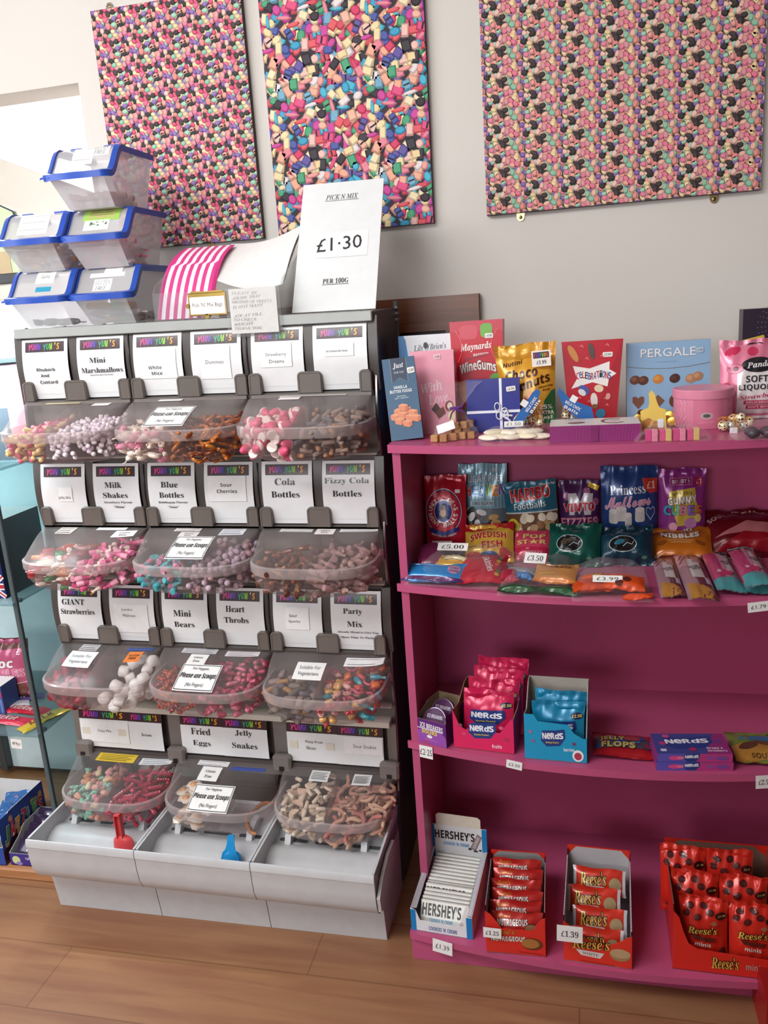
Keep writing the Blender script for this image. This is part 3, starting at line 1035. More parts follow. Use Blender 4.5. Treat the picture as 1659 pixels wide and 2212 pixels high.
# ------------------------------------------------------------------ pale grey base units with scoop trays
GREY = C('c3c5c9', 'plas')
for c in range(3):
    x0, x1 = -STW + CP * c + .001, -STW + CP * (c + 1) - .001
    root = empty('scoop_tray_base', SM @ Matrix.Translation(((x0 + x1) / 2, 0, 0)), ['pale grey base tray of the sweet stand with a red scoop in it', 'middle pale grey base tray of the sweet stand with a blue scoop in it',
                 'empty pale grey base tray of the sweet stand nearest the pink shelves'][c], 'scoop tray')
    hw = (x1 - x0) / 2
    fl0, fl1 = math.tan(LEAN) * x0, math.tan(LEAN) * x1
    # front shell: rim, bulging front, step back to the plinth
    prof = [(1.5885, .2575), (1.586, .257), (1.583, .250), (1.583, .2362), (1.5845, .2354), (1.5848, .2346), (1.587, .20), (1.592, .165), (1.604, .138), (1.622, .121), (1.642, .114), (1.652, .108), (1.657, .092), (1.668, .02)]
    m = MB()
    left = [(-hw, y, z) for y, z in prof] + [(-hw, 1.672, fl0 + .0005), (-hw, 1.87, fl0 + .0005), (-hw, 1.87, .23)]
    right = [(hw, y, z) for y, z in prof] + [(hw, 1.672, fl1 + .0005), (hw, 1.87, fl1 + .0005), (hw, 1.87, .23)]
    n = len(left)
    fs = [(i, (i + 1), n + i + 1, n + i) for i in range(0, n - 1)]
    m.faces(left + right, fs + [tuple(range(n)), tuple(range(2 * n - 1, n - 1, -1))], GREY)
    body = m.build('body', root, 35)
    # tray: pocket, hump, slotted back
    m = MB()
    tp = [(1.588, .2570), (1.593, .250), (1.598, .196), (1.636, .190), (1.648, .196), (1.662, .208), (1.680, .217), (1.700, .219), (1.716, .216), (1.728, .210), (1.738, .206), (1.764, .206), (1.775, .212), (1.80, .216), (1.868, .216)]
    wl = .006
    m.loft([[(-hw + wl + (2 * hw - 2 * wl) * i / 8, y, z) for i in range(9)] for y, z in tp], GREY, False)
    # end walls rise with the back
    for sx in (-1, 1):
        xa, xb = sorted((sx * hw, sx * (hw - wl)))
        pl = [(1.594, .19), (1.594, .2575), (1.76, .2575), (1.79, .2575), (1.868, .2575), (1.868, .19)]
        m.prism(pl[::-1], 'x', xa, xb, GREY)
    tray = m.build('scoop_tray', root, 40)
    for fx in (-.36, .30):
        m = MB(); x = fx * 2 * hw
        m.prism([(1.724, .208), (1.738, .232), (1.775, .240), (1.80, .238), (1.80, .212), (1.77, .205)][::-1], 'x', x - .008, x + .008, GREY); m.build('rib', tray, 40)
        m = MB(); m.prism([(1.60, .192), (1.60, .228), (1.606, .224), (1.64, .199), (1.64, .190)], 'x', x + .02 - .002, x + .02 + .002, GREY); m.build('pocket_fin', tray, 40)
    for x in (-.102, -.006, .095):
        m = MB()
        m.loft([[(x - .036, 1.744, .2064), (x + .036, 1.744, .2064), (x + .040, 1.752, .2064), (x + .036, 1.758, .2064), (x - .036, 1.758, .2064), (x - .040, 1.752, .2064)],
                [(x - .034, 1.745, .2067), (x + .034, 1.745, .2067), (x + .038, 1.752, .2067), (x + .034, 1.757, .2067), (x - .034, 1.757, .2067), (x - .038, 1.752, .2067)]], C('5c5f63', 'plas'))
        m.build('slot', tray, 0, label='dark slot in the tray')
    if c == 2:
        m = MB()
        m.prism([(1.60, .145), (1.59, .19), (1.63, .215), (1.70, .232), (1.765, .225), (1.775, .19), (1.73, .15), (1.66, .125)], 'x', hw + .002, hw + .010, GREY)
        m.build('side_hook', root, 40)

# scoops


def scoop(px, py, y, col, colname, kind):
    p = at_l(px, py, y)
    M = SM @ Matrix.Translation((p.x, p.y, p.z)) @ Matrix.Rotation(math.radians(-7 if kind == 0 else 4), 4, 'Y') @ Matrix.Rotation(math.radians(-10), 4, 'X')
    root = empty('sweet_scoop', M, '%s plastic sweet scoop standing in the base tray' % colname, 'scoop')
    mt = C(col, 'plas')
    m = MB()
    # bowl: a scoop seen from its back, mouth down
    hw, L = (.030, .048) if kind == 0 else (.027, .036)

    def bp(u, v):
        x = (u - .5) * 2
        t = v
        w = hw * (1 - .22 * t ** 3)
        if t > .72: w *= 1 - .75 * ((t - .72) / .28) ** 2.2
        return (x * w, -.016 * (1 - abs(x) ** 2.6) * (1 - .35 * t), -.044 + L * t + (.012 if kind else 0))
    m.grid(bp, 16, 12, mt)
    m.grid(lambda u, v: tuple(a + b for a, b in zip(bp(1 - u, v), (0, .0025, 0))), 16, 12, mt)
    m.build('bowl', root, 50)
    m = MB()
    if kind == 0:
        for a, b in ((-.0085, -.0065), (.0065, .0085)): m.box(a, -.014, -.002, b, .002, .062, mt, .0006)
        m.box(-.0085, -.004, -.002, 0.0085, -.001, .062, tone_m(col, .9), .0006)
        m.box(-.0085, -.014, .058, .0085, .002, .063, mt, .0006)
    else:
        N = 8
        m.loft([[(-w, -.008, z), (w, -.008, z), (w * .8, -.001, z), (-w * .8, -.001, z)] for w, z in ((.025, -.02), (.021, -.006), (.0135, .010), (.0105, .022), (.0098, .034), (.0095, .044), (.007, .047))], mt)
    m.build('handle', root, 40)


def tone_m(col, k): return C(tone(col, k), 'plas')


scoop(264, 1806, 1.655, 'd4484c', 'red', 0)
scoop(500, 1840, 1.645, '1d8fcf', 'blue', 1)

# ================================================================== SWEETS IN THE BINS
def sw_rod(l, r, c1, c2, kind='sweet', n=8):
    m = MB()
    if c2:
        m.lathe([(r * .9, -l / 2), (r, -l / 2 + r * .15), (r, 0)], C(c1, kind), n, axis='x')
        m.lathe([(r, 0), (r, l / 2 - r * .15), (r * .9, l / 2)], C(c2, kind), n, axis='x')
    else:
        m.lathe([(r * .72, -l / 2), (r, -l / 2 + r * .28), (r, l / 2 - r * .28), (r * .72, l / 2)], C(c1, kind), n, axis='x')
    return m


def sw_mouse(c1, c2, s=1.0):
    m = MB()
    m.ball((0, 0, 0), (.017 * s, .0095 * s, .0075 * s), C(c1, 'sweet'), 10, 6)
    m.ball((-.012 * s, .005 * s, .005 * s), (.004 * s, .003 * s, .003 * s), C(c2, 'sweet'), 6, 4); m.ball((-.012 * s, -.005 * s, .005 * s), (.004 * s, .003 * s, .003 * s), C(c2, 'sweet'), 6, 4)
    m.tube([(.015 * s, 0, -.002 * s), (.022 * s, .003 * s, -.003 * s), (.028 * s, .001 * s, -.003 * s)], .0016 * s, C(c1, 'sweet'), 5)
    return m


def sw_dummy(c):
    m = MB(); mt = C(c, 'jelly')
    ring = [(.013 * math.cos(2 * PI * k / 14), .013 * math.sin(2 * PI * k / 14), 0) for k in range(15)]
    m.tube(ring, .0042, mt, 7)
    m.ball((.022, 0, 0), (.007, .012, .004), mt, 8, 5); m.ball((.033, 0, 0), (.009, .006, .005), mt, 8, 5)
    return m


def sw_straw(c1, c2):
    m = MB()
    m.lathe([(.0118, -.009), (.0125, -.006), (.0125, -.003)], C(c2, 'sweet'), 12, axis='x')
    m.lathe([(.0125, -.003), (.0105, .006), (.006, .016), (.002, .019)], C(c1, 'sweet'), 12, axis='x')
    return m


def sw_bottle(c1, c2, kind, s=1.0):
    m = MB()
    m.lathe([(.0065 * s, -.018 * s), (.0075 * s, -.016 * s), (.0075 * s, .0)], C(c1, kind), 9, axis='x')
    m.lathe([(.0075 * s, 0), (.0068 * s, .005 * s), (.0035 * s, .010 * s), (.0032 * s, .017 * s), (.0042 * s, .018 * s), (.004 * s, .022 * s)], C(c2, kind), 9, axis='x')
    return m


def sw_cherry(c, kind='sugar'):
    m = MB(); mt = C(c, kind)
    m.ball((-.007, 0, 0), .0085, mt, 9, 6); m.ball((.009, .001, 0), .008, mt, 9, 6)
    m.tube([(-.006, .004, .004), (0, .012, .004), (.008, .005, .004)], .0018, mt, 5)
    return m


def sw_bear(c, kind='jelly', s=1.0):
    m = MB(); mt = C(c, kind)
    m.ball((0, 0, 0), (.008 * s, .0065 * s, .006 * s), mt, 9, 6); m.ball((.010 * s, 0, .001 * s), (.0055 * s, .0055 * s, .005 * s), mt, 9, 5)
    for y in (-1, 1):
        m.ball((.014 * s, y * .004 * s, .001 * s), .0022 * s, mt, 6, 4)
        m.ball((.004 * s, y * .0065 * s, .003 * s), .0026 * s, mt, 6, 4); m.ball((-.007 * s, y * .0045 * s, .002 * s), (.004 * s, .003 * s, .0035 * s), mt, 6, 4)
    return m


def sw_heart(c, kind='jelly', s=1.0):
    m = MB(); pts = []
    for k in range(18):
        t = 2 * PI * k / 18
        pts.append((16 * math.sin(t) ** 3 * .00085 * s, (13 * math.cos(t) - 5 * math.cos(2 * t) - 2 * math.cos(3 * t) - math.cos(4 * t)) * .00085 * s))
    pts = pts[::-1]
    m.loft([[(x * .8, y * .8, -.0045 * s) for x, y in pts], [(x, y, -.0028 * s) for x, y in pts], [(x, y, .0015 * s) for x, y in pts], [(x * .82, y * .82, .0045 * s) for x, y in pts], [(x * .4, y * .4, .0052 * s) for x, y in pts]], C(c, kind))
    return m


def sw_slab(c, kind, a, b, t, edge=None):
    m = MB()
    m.box(-a, -b, -t, a, b, t, C(c, kind), min(a, b, t) * .45)
    if edge: m.box(-a * .98, -b * .98, t * .92, a * .98, b * .98, t * 1.35, C(edge, 'sweet'), t * .15)
    return m


def sw_slice(c, rim, kind='sugar', s=1.0):
    m = MB()
    half = [(.016 * s * math.cos(PI * k / 10), .016 * s * math.sin(PI * k / 10)) for k in range(11)]
    m.prism(half, 'z', -.004 * s, .004 * s, C(c, kind))
    m.loft([[(x * q, y * q, z * s) for q, z in ((1.0, -.0045), (1.14, -.003), (1.14, .003), (1.0, .0045))] for x, y in half], C(rim, kind))
    return m


def sw_worm(c, kind='sugar', L=.07, r=.0042, seed=0):
    rnd = random.Random(seed); m = MB(); a = rnd.uniform(0, 6)
    path = []; x = y = 0; q = a
    for k in range(12):
        path.append((x, y, .003 * math.sin(k * .9 + a))); q += rnd.uniform(-.55, .55) + .22; x += L / 11 * math.cos(q); y += L / 11 * math.sin(q)
    cx = sum(p[0] for p in path) / 12; cy = sum(p[1] for p in path) / 12
    path = [(p[0] - cx, p[1] - cy, p[2]) for p in path]
    m.tube(path, [r * (.5 if k in (0, 11) else 1 - .12 * (k % 2)) for k in range(12)], C(c, kind), 7)
    return m


def sw_screw(c, kind='jelly'):
    m = MB(); rings = []
    for k in range(13):
        a = k * .7; rings.append([(-.019 + .038 * k / 12, .0068 * (1 if q % 2 else .62) * math.cos(a + q * PI / 4), .0068 * (1 if q % 2 else .62) * math.sin(a + q * PI / 4)) for q in range(8)])
    m.loft(rings, C(c, kind)); return m


def sw_egg():
    m = MB()
    pts = [((.024 + .005 * math.sin(k * 2.1)) * math.cos(2 * PI * k / 14), (.019 + .004 * math.cos(k * 1.7)) * math.sin(2 * PI * k / 14)) for k in range(14)]
    m.loft([[(x * .9, y * .9, -.004) for x, y in pts], [(x, y, 0) for x, y in pts], [(x * .8, y * .8, .004) for x, y in pts]], C('f0e4d4', 'sweet'))
    m.ball((.002, .001, .004), (.011, .010, .005), C('e2a566', 'jelly'), 10, 5)
    return m


OUT24 = [outline(k, 36) for k in range(37)]


def fill(r, c2, kinds, n, rad, name, label, group, lo=.25, hi=.78, seed=1, flat=False, side=0.0, front=1.0, zone=None):
    """heap sweets into one half of a bin: kinds = list of builder meshes; lo/hi heap height at the front / back"""
    rnd = random.Random(seed * 97 + r * 13 + c2)
    cx = -STW + CP * (c2 // 2 + .5); hz = ROWZ[r] - .004
    xa, xb = (-.147, -.005) if c2 % 2 == 0 else (.005, .147)
    if zone: xa, xb = xa + (xb - xa) * zone[0], xa + (xb - xa) * zone[1]
    protos = []
    for k in kinds:
        o = k.build(name, None, 60, None, label, 'sweet', group)
        protos.append(o)
    G = .006
    pass

    def floor_at(x, y):
        # rounded bowl floor
        best = BOTZ
        d = 1.0
        for ox, oy in OUT24:
            d = min(d, math.hypot(ox - x, oy - y) if oy < TY0 - .01 else 1.0)
        if d < .050:
            q = math.acos(max(0, min(1, 1 - d / .050))); best = RIMZ + (BOTZ - RIMZ) * math.sin(q)
        return best

    def inside(x, y):
        if abs(x) > .150 - rad * .7: return False
        return front_at(abs(x) / .150) + rad * .8 < y < TY0 - rad * .6
    span = RIMZ - BOTZ + .045

    def target(x, y):
        t = (y - TYF) / (TY0 - TYF)
        ks = (x - xa) / (xb - xa)
        sid = side * (ks - .5)
        return BOTZ + span * (lo + (hi - lo) * t + sid)
    grid = {}

    def top(x, y):
        z = None
        for i in range(int((x - rad * .8) / G), int((x + rad * .8) / G) + 1):
            for j in range(int((y - rad * .8) / G), int((y + rad * .8) / G) + 1):
                q = grid.get((i, j))
                if q is not None: z = q if z is None else max(z, q)
        return z
    placed = []
    tries = full = phase = 0
    cells = {}
    base_h = {}
    while len(placed) < n and tries < n * 25:
        tries += 1
        best = None
        for _ in range(9):
            x = rnd.uniform(xa + rad * .6, xb - rad * .6); y = rnd.uniform(TYF + rad * .6, TY0 - rad * .6)
            if not inside(x, y): continue
            wall = y < front_at(abs(x) / .150) + 3.2 * rad or abs(x) > .150 - 3.2 * rad
            if phase == 0 and not wall: continue
            fl = floor_at(x, y)
            z = top(x, y)
            if z is None: z = fl
            # bury-free start: the unseen core of the heap is left out
            core = target(x, y) - 2.6 * rad
            if not wall: z = max(z, core)
            z = max(z, fl)
            gap = z - target(x, y)
            if best is None or gap < best[0]: best = (gap, x, y, z)
        if best is None: continue
        if phase == 0 and len(placed) > n * .62: phase = 1
        gap, x, y, z = best
        if gap > rad * .45 and len(placed) > 6:
            full += 1
            if full > (25 if phase == 0 else 60):
                if phase: break
                phase, full = 1, 0
            continue
        zc = z + rad * .74
        for i in range(int((x - rad * .75) / G), int((x + rad * .75) / G) + 1):
            for j in range(int((y - rad * .75) / G), int((y + rad * .75) / G) + 1):
                grid[i, j] = max(grid.get((i, j), -9), z + rad * 1.05)
        placed.append((x, y, zc))
    placed.sort(key=lambda p: p[1] if len(placed) > 300 else 0)
    if len(placed) > 300:
        mm = MB(); kb = kinds[0]
        for x, y, z in placed[300:]:
            mm.T = Matrix.Translation((cx + x, y, hz + z)) @ Matrix.Rotation(rnd.uniform(0, 6.28), 4, 'Z') @ Matrix.Rotation(rnd.uniform(-.9, .9), 4, 'Y')
            mm.faces(kb.v, kb.f, kb.mats[0])
        mm.build(name, None, 60, SM, 'mass of ' + label.replace('marshmallow', 'marshmallows') + ', behind the front ones', 'sweet', None, 'stuff')
        placed = placed[:300]
    for i, (x, y, z) in enumerate(placed):
        k = i if i < len(protos) else None
        o = protos[i] if k is not None else protos[rnd.randrange(len(protos))].copy()
        if k is None: COL.objects.link(o)
        tilt = .35 if flat else 1.0
        R = Matrix.Rotation(rnd.uniform(0, 2 * PI), 4, 'Z') @ Matrix.Rotation(rnd.uniform(-.8, .8) * tilt, 4, 'X') @ Matrix.Rotation(rnd.uniform(-.5, .5) * tilt, 4, 'Y')
        o.matrix_world = SM @ Matrix.Translation((cx + x, y, hz + z)) @ R
    for o in protos[len(placed):]: bpy.data.objects.remove(o)
    return len(placed)


def lab(what, r, c): return '%s in the bin under the %s card' % (what, CARDS[r][c][0])


FILLS = [
    (0, 0, lambda: [sw_rod(.025, .0056, 'df6b8a', 'e8c48a'), sw_rod(.025, .0056, 'd8607f', 'd8607f'), sw_rod(.025, .0056, 'ebcd94', 'ebcd94')], 131, .0095, 'rhubarb_custard_sweet', 'pink and yellow rod sweet', 0.54, 0.74, False, .3),
    (0, 1, lambda: [sw_rod(.0115, .0056, 'efe6ee', None), sw_rod(.011, .0058, 'e6dae8', None), sw_rod(.0115, .0055, 'f3edf2', None)], 620, .0066, 'mini_marshmallow', 'white mini marshmallow', 0.62, 0.88, False, .08),
    (0, 2, lambda: [sw_mouse('e8d9cb', 'dfcab8', 1.0), sw_mouse('e08aa6', 'd87a98', 1.05), sw_mouse('f0e3d6', 'e6d4c4', 1.0)], 80, .0115, 'sugar_mouse', 'cream or pink mouse sweet', 0.56, 0.68, False, 0),
    (0, 3, lambda: [sw_dummy('b8651c'), sw_dummy('c77a2a'), sw_dummy('7d3a1c'), sw_dummy('a8561a')], 73, .0125, 'dummy_sweet', 'amber jelly dummy sweet', 0.54, 0.82, False, 0),
    (0, 4, lambda: [sw_straw('e0567c', 'f3e6e0'), sw_straw('e5658a', 'f0dcd8'), sw_straw('dc4a74', 'f4e9e4')], 105, .0125, 'strawberry_sweet', 'pink and white strawberry sweet', 0.56, 0.86, False, .2),
    (0, 5, lambda: [sw_rod(.032, .0055, '8a7870', None, 'sugar'), sw_rod(.03, .0055, '9a8478', None, 'sugar'), sw_rod(.03, .0055, 'a87c5c', None, 'sugar'), sw_rod(.03, .0055, '70686c', None, 'sugar')], 122, .010, 'sour_pencil_sweet', 'grey brown sour pencil sweet', 0.56, 0.88, False, .1),
    (1, 0, lambda: [sw_slab('d9822b', 'jelly', .017, .014, .006), sw_slab('c8403c', 'jelly', .016, .012, .006), sw_slab('3f9058', 'jelly', .014, .011, .006), sw_mouse('f0dfca', 'f0dfca', .9), sw_slice('d8564a', 'f0d8cc', 'jelly'), sw_mouse('f2e6d6', 'f2e6d6', .8), sw_slab('a82f3a', 'jelly', .02, .014, .008)], 63, .0145, 'jelly_mix_sweet', 'bright orange, red, green or cream jelly sweet', 0.50, 0.68, True, .2),
    (1, 1, lambda: [sw_bottle('d8558c', 'f0dcd2', 'sweet'), sw_bottle('e07aa4', 'f2e2da', 'sweet'), sw_bottle('e8a0b8', 'd8558c', 'sweet')], 122, .0115, 'milkshake_bottle_sweet', 'pink and cream bottle sweet', 0.56, 0.86, False, .25),
    (1, 2, lambda: [sw_bottle('54b3bc', '6cc0c6', 'sugar'), sw_bottle('d68aa6', '5cb6be', 'sugar'), sw_bottle('46a6b2', 'd890a8', 'sugar')], 98, .0115, 'fizzy_blue_bottle_sweet', 'blue and pink bottle sweet', 0.54, 0.62, False, .25),
    (1, 3, lambda: [sw_cherry('b9a4b4'), sw_cherry('c4aebc'), sw_cherry('aa98ac'), sw_cherry('b8959c')], 108, .0125, 'sour_cherry_sweet', 'sugared lilac cherry sweet', 0.56, 0.86, False, 0),
    (1, 4, lambda: [sw_bottle('6e3a24', '8a5236', 'jelly'), sw_bottle('5a2e22', 'a87c5c', 'jelly'), sw_bottle('7a4a38', '6e3a24', 'jelly')], 94, .0125, 'cola_bottle_sweet', 'brown jelly cola bottle sweet', 0.48, 0.68, False, 0),
    (1, 5, lambda: [sw_bottle('a07c7c', 'b08e88', 'sugar', 1.15), sw_bottle('94706e', 'b89a8c', 'sugar', 1.15), sw_bottle('b4948c', 'a07c7c', 'sugar', 1.15)], 101, .0132, 'fizzy_cola_bottle_sweet', 'sugared brown cola bottle sweet', 0.50, 0.80, False, .1),
    (2, 0, lambda: [sw_straw('8c2436', '9c3446'), sw_straw('a03044', '8c2436')], 105, .0130, 'giant_strawberry_sweet', 'dark red giant strawberry sweet', 0.50, 0.74, False, .1),
    (2, 1, lambda: [sw_rod(.030, .0165, 'efedea', None, 'sweet', 14), sw_rod(.028, .0165, 'f3f1ee', None, 'sweet', 14), sw_rod(.030, .016, 'eae7e4', None, 'sweet', 14)], 24, .0185, 'jumbo_marshmallow', 'fat white marshmallow', 0.30, 0.92, False, .5),
    (2, 2, lambda: [sw_bear('c4582e'), sw_bear('a83a30'), sw_bear('b8452e'), sw_bear('cc7038'), sw_bear('8c3030')], 136, .0100, 'mini_bear_sweet', 'orange or red jelly bear', 0.54, 0.78, False, .1),
    (2, 3, lambda: [sw_heart('c85a76'), sw_heart('d87c92'), sw_heart('b84666')], 108, .0125, 'heart_sweet', 'pink jelly heart', 0.56, 0.88, False, .1),
    (2, 4, lambda: [sw_slab('6a625e', 'sugar', .016, .008, .006), sw_slab('8a7c70', 'sugar', .016, .008, .006), sw_slab('b0824a', 'sugar', .017, .006, .006), sw_slab('746a74', 'sugar', .014, .009, .006), sw_slab('a08a82', 'sugar', .016, .008, .006)], 91, .0120, 'sour_spark_sweet', 'sugared grey or tan strip sweet', 0.48, 0.66, False, 0),
    (2, 5, lambda: [sw_slab('d8a860', 'jelly', .011, .009, .006), sw_bottle('3e98ac', '54b0bc', 'jelly'), sw_heart('d85a58'), sw_bear('c8404e', 'jelly', 1.2), sw_slab('e0783c', 'jelly', .011, .009, .006), sw_mouse('e0a8a0', 'd8a090', .8), sw_worm('c2506a', 'jelly', .05)], 115, .0118, 'party_mix_sweet', 'colourful assorted jelly sweet', 0.54, 0.84, False, .1),
    (3, 0, lambda: [sw_cherry('d0907c'), sw_heart('7cc0a4', 'sugar', .8), sw_slab('d8a088', 'sugar', .012, .008, .006), sw_cherry('cf8c94'), sw_slab('c8825a', 'sugar', .011, .009, .006), sw_bear('8fc4b0', 'sugar', 1.1), sw_slab('d8c49a', 'sugar', .012, .008, .006)], 101, .0118, 'fizzy_mix_sweet', 'sugared pastel sweet', 0.54, 0.72, False, .3),
    (3, 1, lambda: [sw_screw('b02448'), sw_screw('c03054'), sw_screw('a81e40'), sw_screw('c24a62')], 115, .0120, 'jelly_screw_sweet', 'deep red twisted jelly sweet', 0.56, 0.84, False, .15),
    (3, 2, lambda: [sw_egg(), sw_egg(), sw_egg()], 13, .0200, 'fried_egg_sweet', 'cream and amber fried egg sweet', 0.22, 0.70, True, 0),
    (3, 3, lambda: [sw_worm('c88a5a', 'jelly', .10, .006, 3), sw_worm('b87c54', 'jelly', .10, .006, 9)], 2, .02, 'jelly_snake_sweet', 'lone amber jelly snake', 0.10, 0.10, True, 0),
    (3, 4, lambda: [sw_slice('dfcbb0', 'e6d6c0', 'sugar', .9), sw_rod(.026, .006, 'dccab2', None, 'sugar'), sw_slice('d8b8a0', 'e0cab4', 'sugar', .85), sw_rod(.024, .0055, 'e4d6c2', None, 'sugar')], 140, .0112, 'fizzy_fruit_slice_sweet', 'sugared cream fruit slice', 0.54, 0.88, False, .2),
    (3, 5, lambda: [sw_worm('c89a84', 'sugar', .075, .0060, 1), sw_worm('b98a78', 'sugar', .075, .0060, 2), sw_worm('cfaa90', 'sugar', .075, .0060, 4), sw_worm('b8756c', 'sugar', .07, .0062, 6)], 80, .0128, 'sour_snake_sweet', 'sugared pinkish tan snake sweet', 0.52, 0.86, False, .1),
]
for r, c, ks, n, rad, name, what, lo, hi, flat, side in FILLS:
    fill(r, c, ks(), n, rad, name, lab(what, r, c), '%s sweets in their bin' % CARDS[r][c][0], lo, hi, 3, flat, side, zone=(0, .75) if c == 2 and r == 3 else None)

# ================================================================== PACK BUILDERS
def xz_ramp(a, b, t): return a + (b - a) * t


def carton(name, M, W, H, D, col, draw=None, label=None, cat='box', group=None, wt=1.0, dt=1.0, kind='gloss', side=None, top=None, parent=None, sub=None):
    """folded board box: front at y = 0; wt, dt = top width / depth as shares of the bottom ones"""
    m = MB(); cf = C(col, kind); cs = C(side or col, kind); ct = C(top or side or col, kind)
    w, w2 = W / 2, W / 2 * wt
    y2 = D * (1 - dt) / 2 if dt != 1 else 0
    v = [(-w, 0, 0), (w, 0, 0), (w, D, 0), (-w, D, 0), (-w2, y2, H), (w2, y2, H), (w2, D - y2, H), (-w2, D - y2, H)]
    m.faces(v, [(0, 1, 5, 4)], cf)
    m.faces(v, [(1, 2, 6, 5), (3, 0, 4, 7), (2, 3, 7, 6)], cs)
    m.faces(v, [(4, 5, 6, 7), (0, 3, 2, 1)], ct)

    def P(U, V, h):
        t = V / H
        return (U * (1 + (wt - 1) * t), y2 * t - h, V)
    if draw:
        draw(Sheet(m, W, H, P, kind))
    return m.build(name, parent, 0, M, label, cat, group)


def pouch_P(W, H, b, seal=.012, wr=.6, seed=0, taper=0.0, bot=None):
    rnd = random.Random(seed)
    ph = [rnd.uniform(0, 6.3) for _ in range(8)]
    bot = seal if bot is None else bot

    def P(U, V, h):
        x = 2 * U / W; v = V / H
        e = max(0.0, min(1.0, (V - bot * .6) / (H * .24))); f = max(0.0, min(1.0, (H - seal - V) / (H * .30)))
        fv = (math.sin(e * PI / 2) ** .8) * (math.sin(f * PI / 2) ** .9)
        fu = max(0.0, 1 - abs(x) ** 3.2)
        t = b * fu * fv
        edge = (1 - fv)
        w = wr * b * .16 * (math.sin(x * 7 + ph[0] + v * 3) * math.sin(v * 9 + ph[1]) + .7 * math.sin(x * 15 + ph[2] - v * 8)) * (.25 + .75 * edge) * min(1, (1 - abs(x)) * 5 + .1)
        lift = wr * .004 * math.sin(x * 2.2 + ph[3]) * edge
        sq = 1 - .05 * fu * fv * 0 - taper * (1 - v)
        return (U * sq * (1 - .03 * fv * abs(x) ** 2), -t - w - lift - h, V + .0015 * math.sin(x * 5 + ph[4]) * (v ** 4))
    return P


def pouch(name, M, W, H, b, col, draw=None, label=None, cat='sweet bag', group=None, seal=.012, wr=1.0, seed=0, taper=0.0, kind='foil', back=.7, cut=.012, parent=None, sealcol=None):
    P = pouch_P(W, H, b, seal, wr, seed, taper)
    Pb = pouch_P(W, H, b * back, seal, wr, seed + 5, taper)
    m = MB()
    mf = C(col, kind)
    m.grid(lambda u, v: P((u - .5) * W, v * H, 0), 20, 24, mf)

    def bk(u, v):
        p = Pb((.5 - u) * W, v * H, 0); q = P((.5 - u) * W, v * H, 0)
        k = min(1, min(u, 1 - u) * 12) * min(1, min(v, 1 - v) * 14)
        return (p[0], (-p[1]) * k + (q[1] + .0006) * (1 - k) if True else 0, q[2])
    m.grid(bk, 20, 24, mf)
    if draw:
        s = Sheet(m, W, H, P, kind, .0008, .00018, min(cut, .008))
        draw(s)
    if seal:
        s2 = Sheet(m, W, H, P, kind, .0004, .0001, .02)
        for i in range(3):
            y = 1 - (seal * (.25 + .25 * i)) / H
            s2.line([(.01, y), (.5, y + .002), (.99, y)], .0007, sealcol or tone(col, .82))
    return m.build(name, parent, 50, M, label, cat, group)


LIE = Matrix.Rotation(math.radians(-90), 4, 'X')


def lay(M, up): return M @ Matrix.Translation((0, 0, up)) @ LIE


def price_sticker(parent, P, u, v, w, h, W, H, txt, rot=0, col='f0eeea'):
    m = MB(); s = Sheet(m, W, H, P, 'card', .0016, .0003, .01)
    s.rr(u - w / W / 2, v - h / H / 2, u + w / W / 2, v + h / H / 2, h * .2, col, rot=rot)
    if txt: s.t(txt, u, v, w / W * .72, h / H * .5, '77757a', 'bold', rot)
    m.build('price_sticker', parent, 0, None, 'small white price sticker')


def ticket(M, W, H, txt, label, st='sans', col='eceae8', tw=.7, th=.4):
    m = MB(); m.box(-W / 2, 0, 0, W / 2, .0008, H, C(col, 'card'))
    s = Sheet(m, W, H, flat_map(0)); s.t(txt, .5, .5, tw, th, '38363a', st)
    return m.build('price_ticket', None, 0, M, label, 'price ticket', 'price tickets')


# ================================================================== ON TOP OF THE SWEET STAND
FROST = clear('frosted_tub_plastic', 'e9e9eb', .50, .74, .38, 'efeef2', .03, .4)
FLAP = clear('tub_flap_plastic', 'e6e5e6', .36, .6, .3, 'f2f2f4', .02, .4)
BLUE = C('2850b4', 'plas')


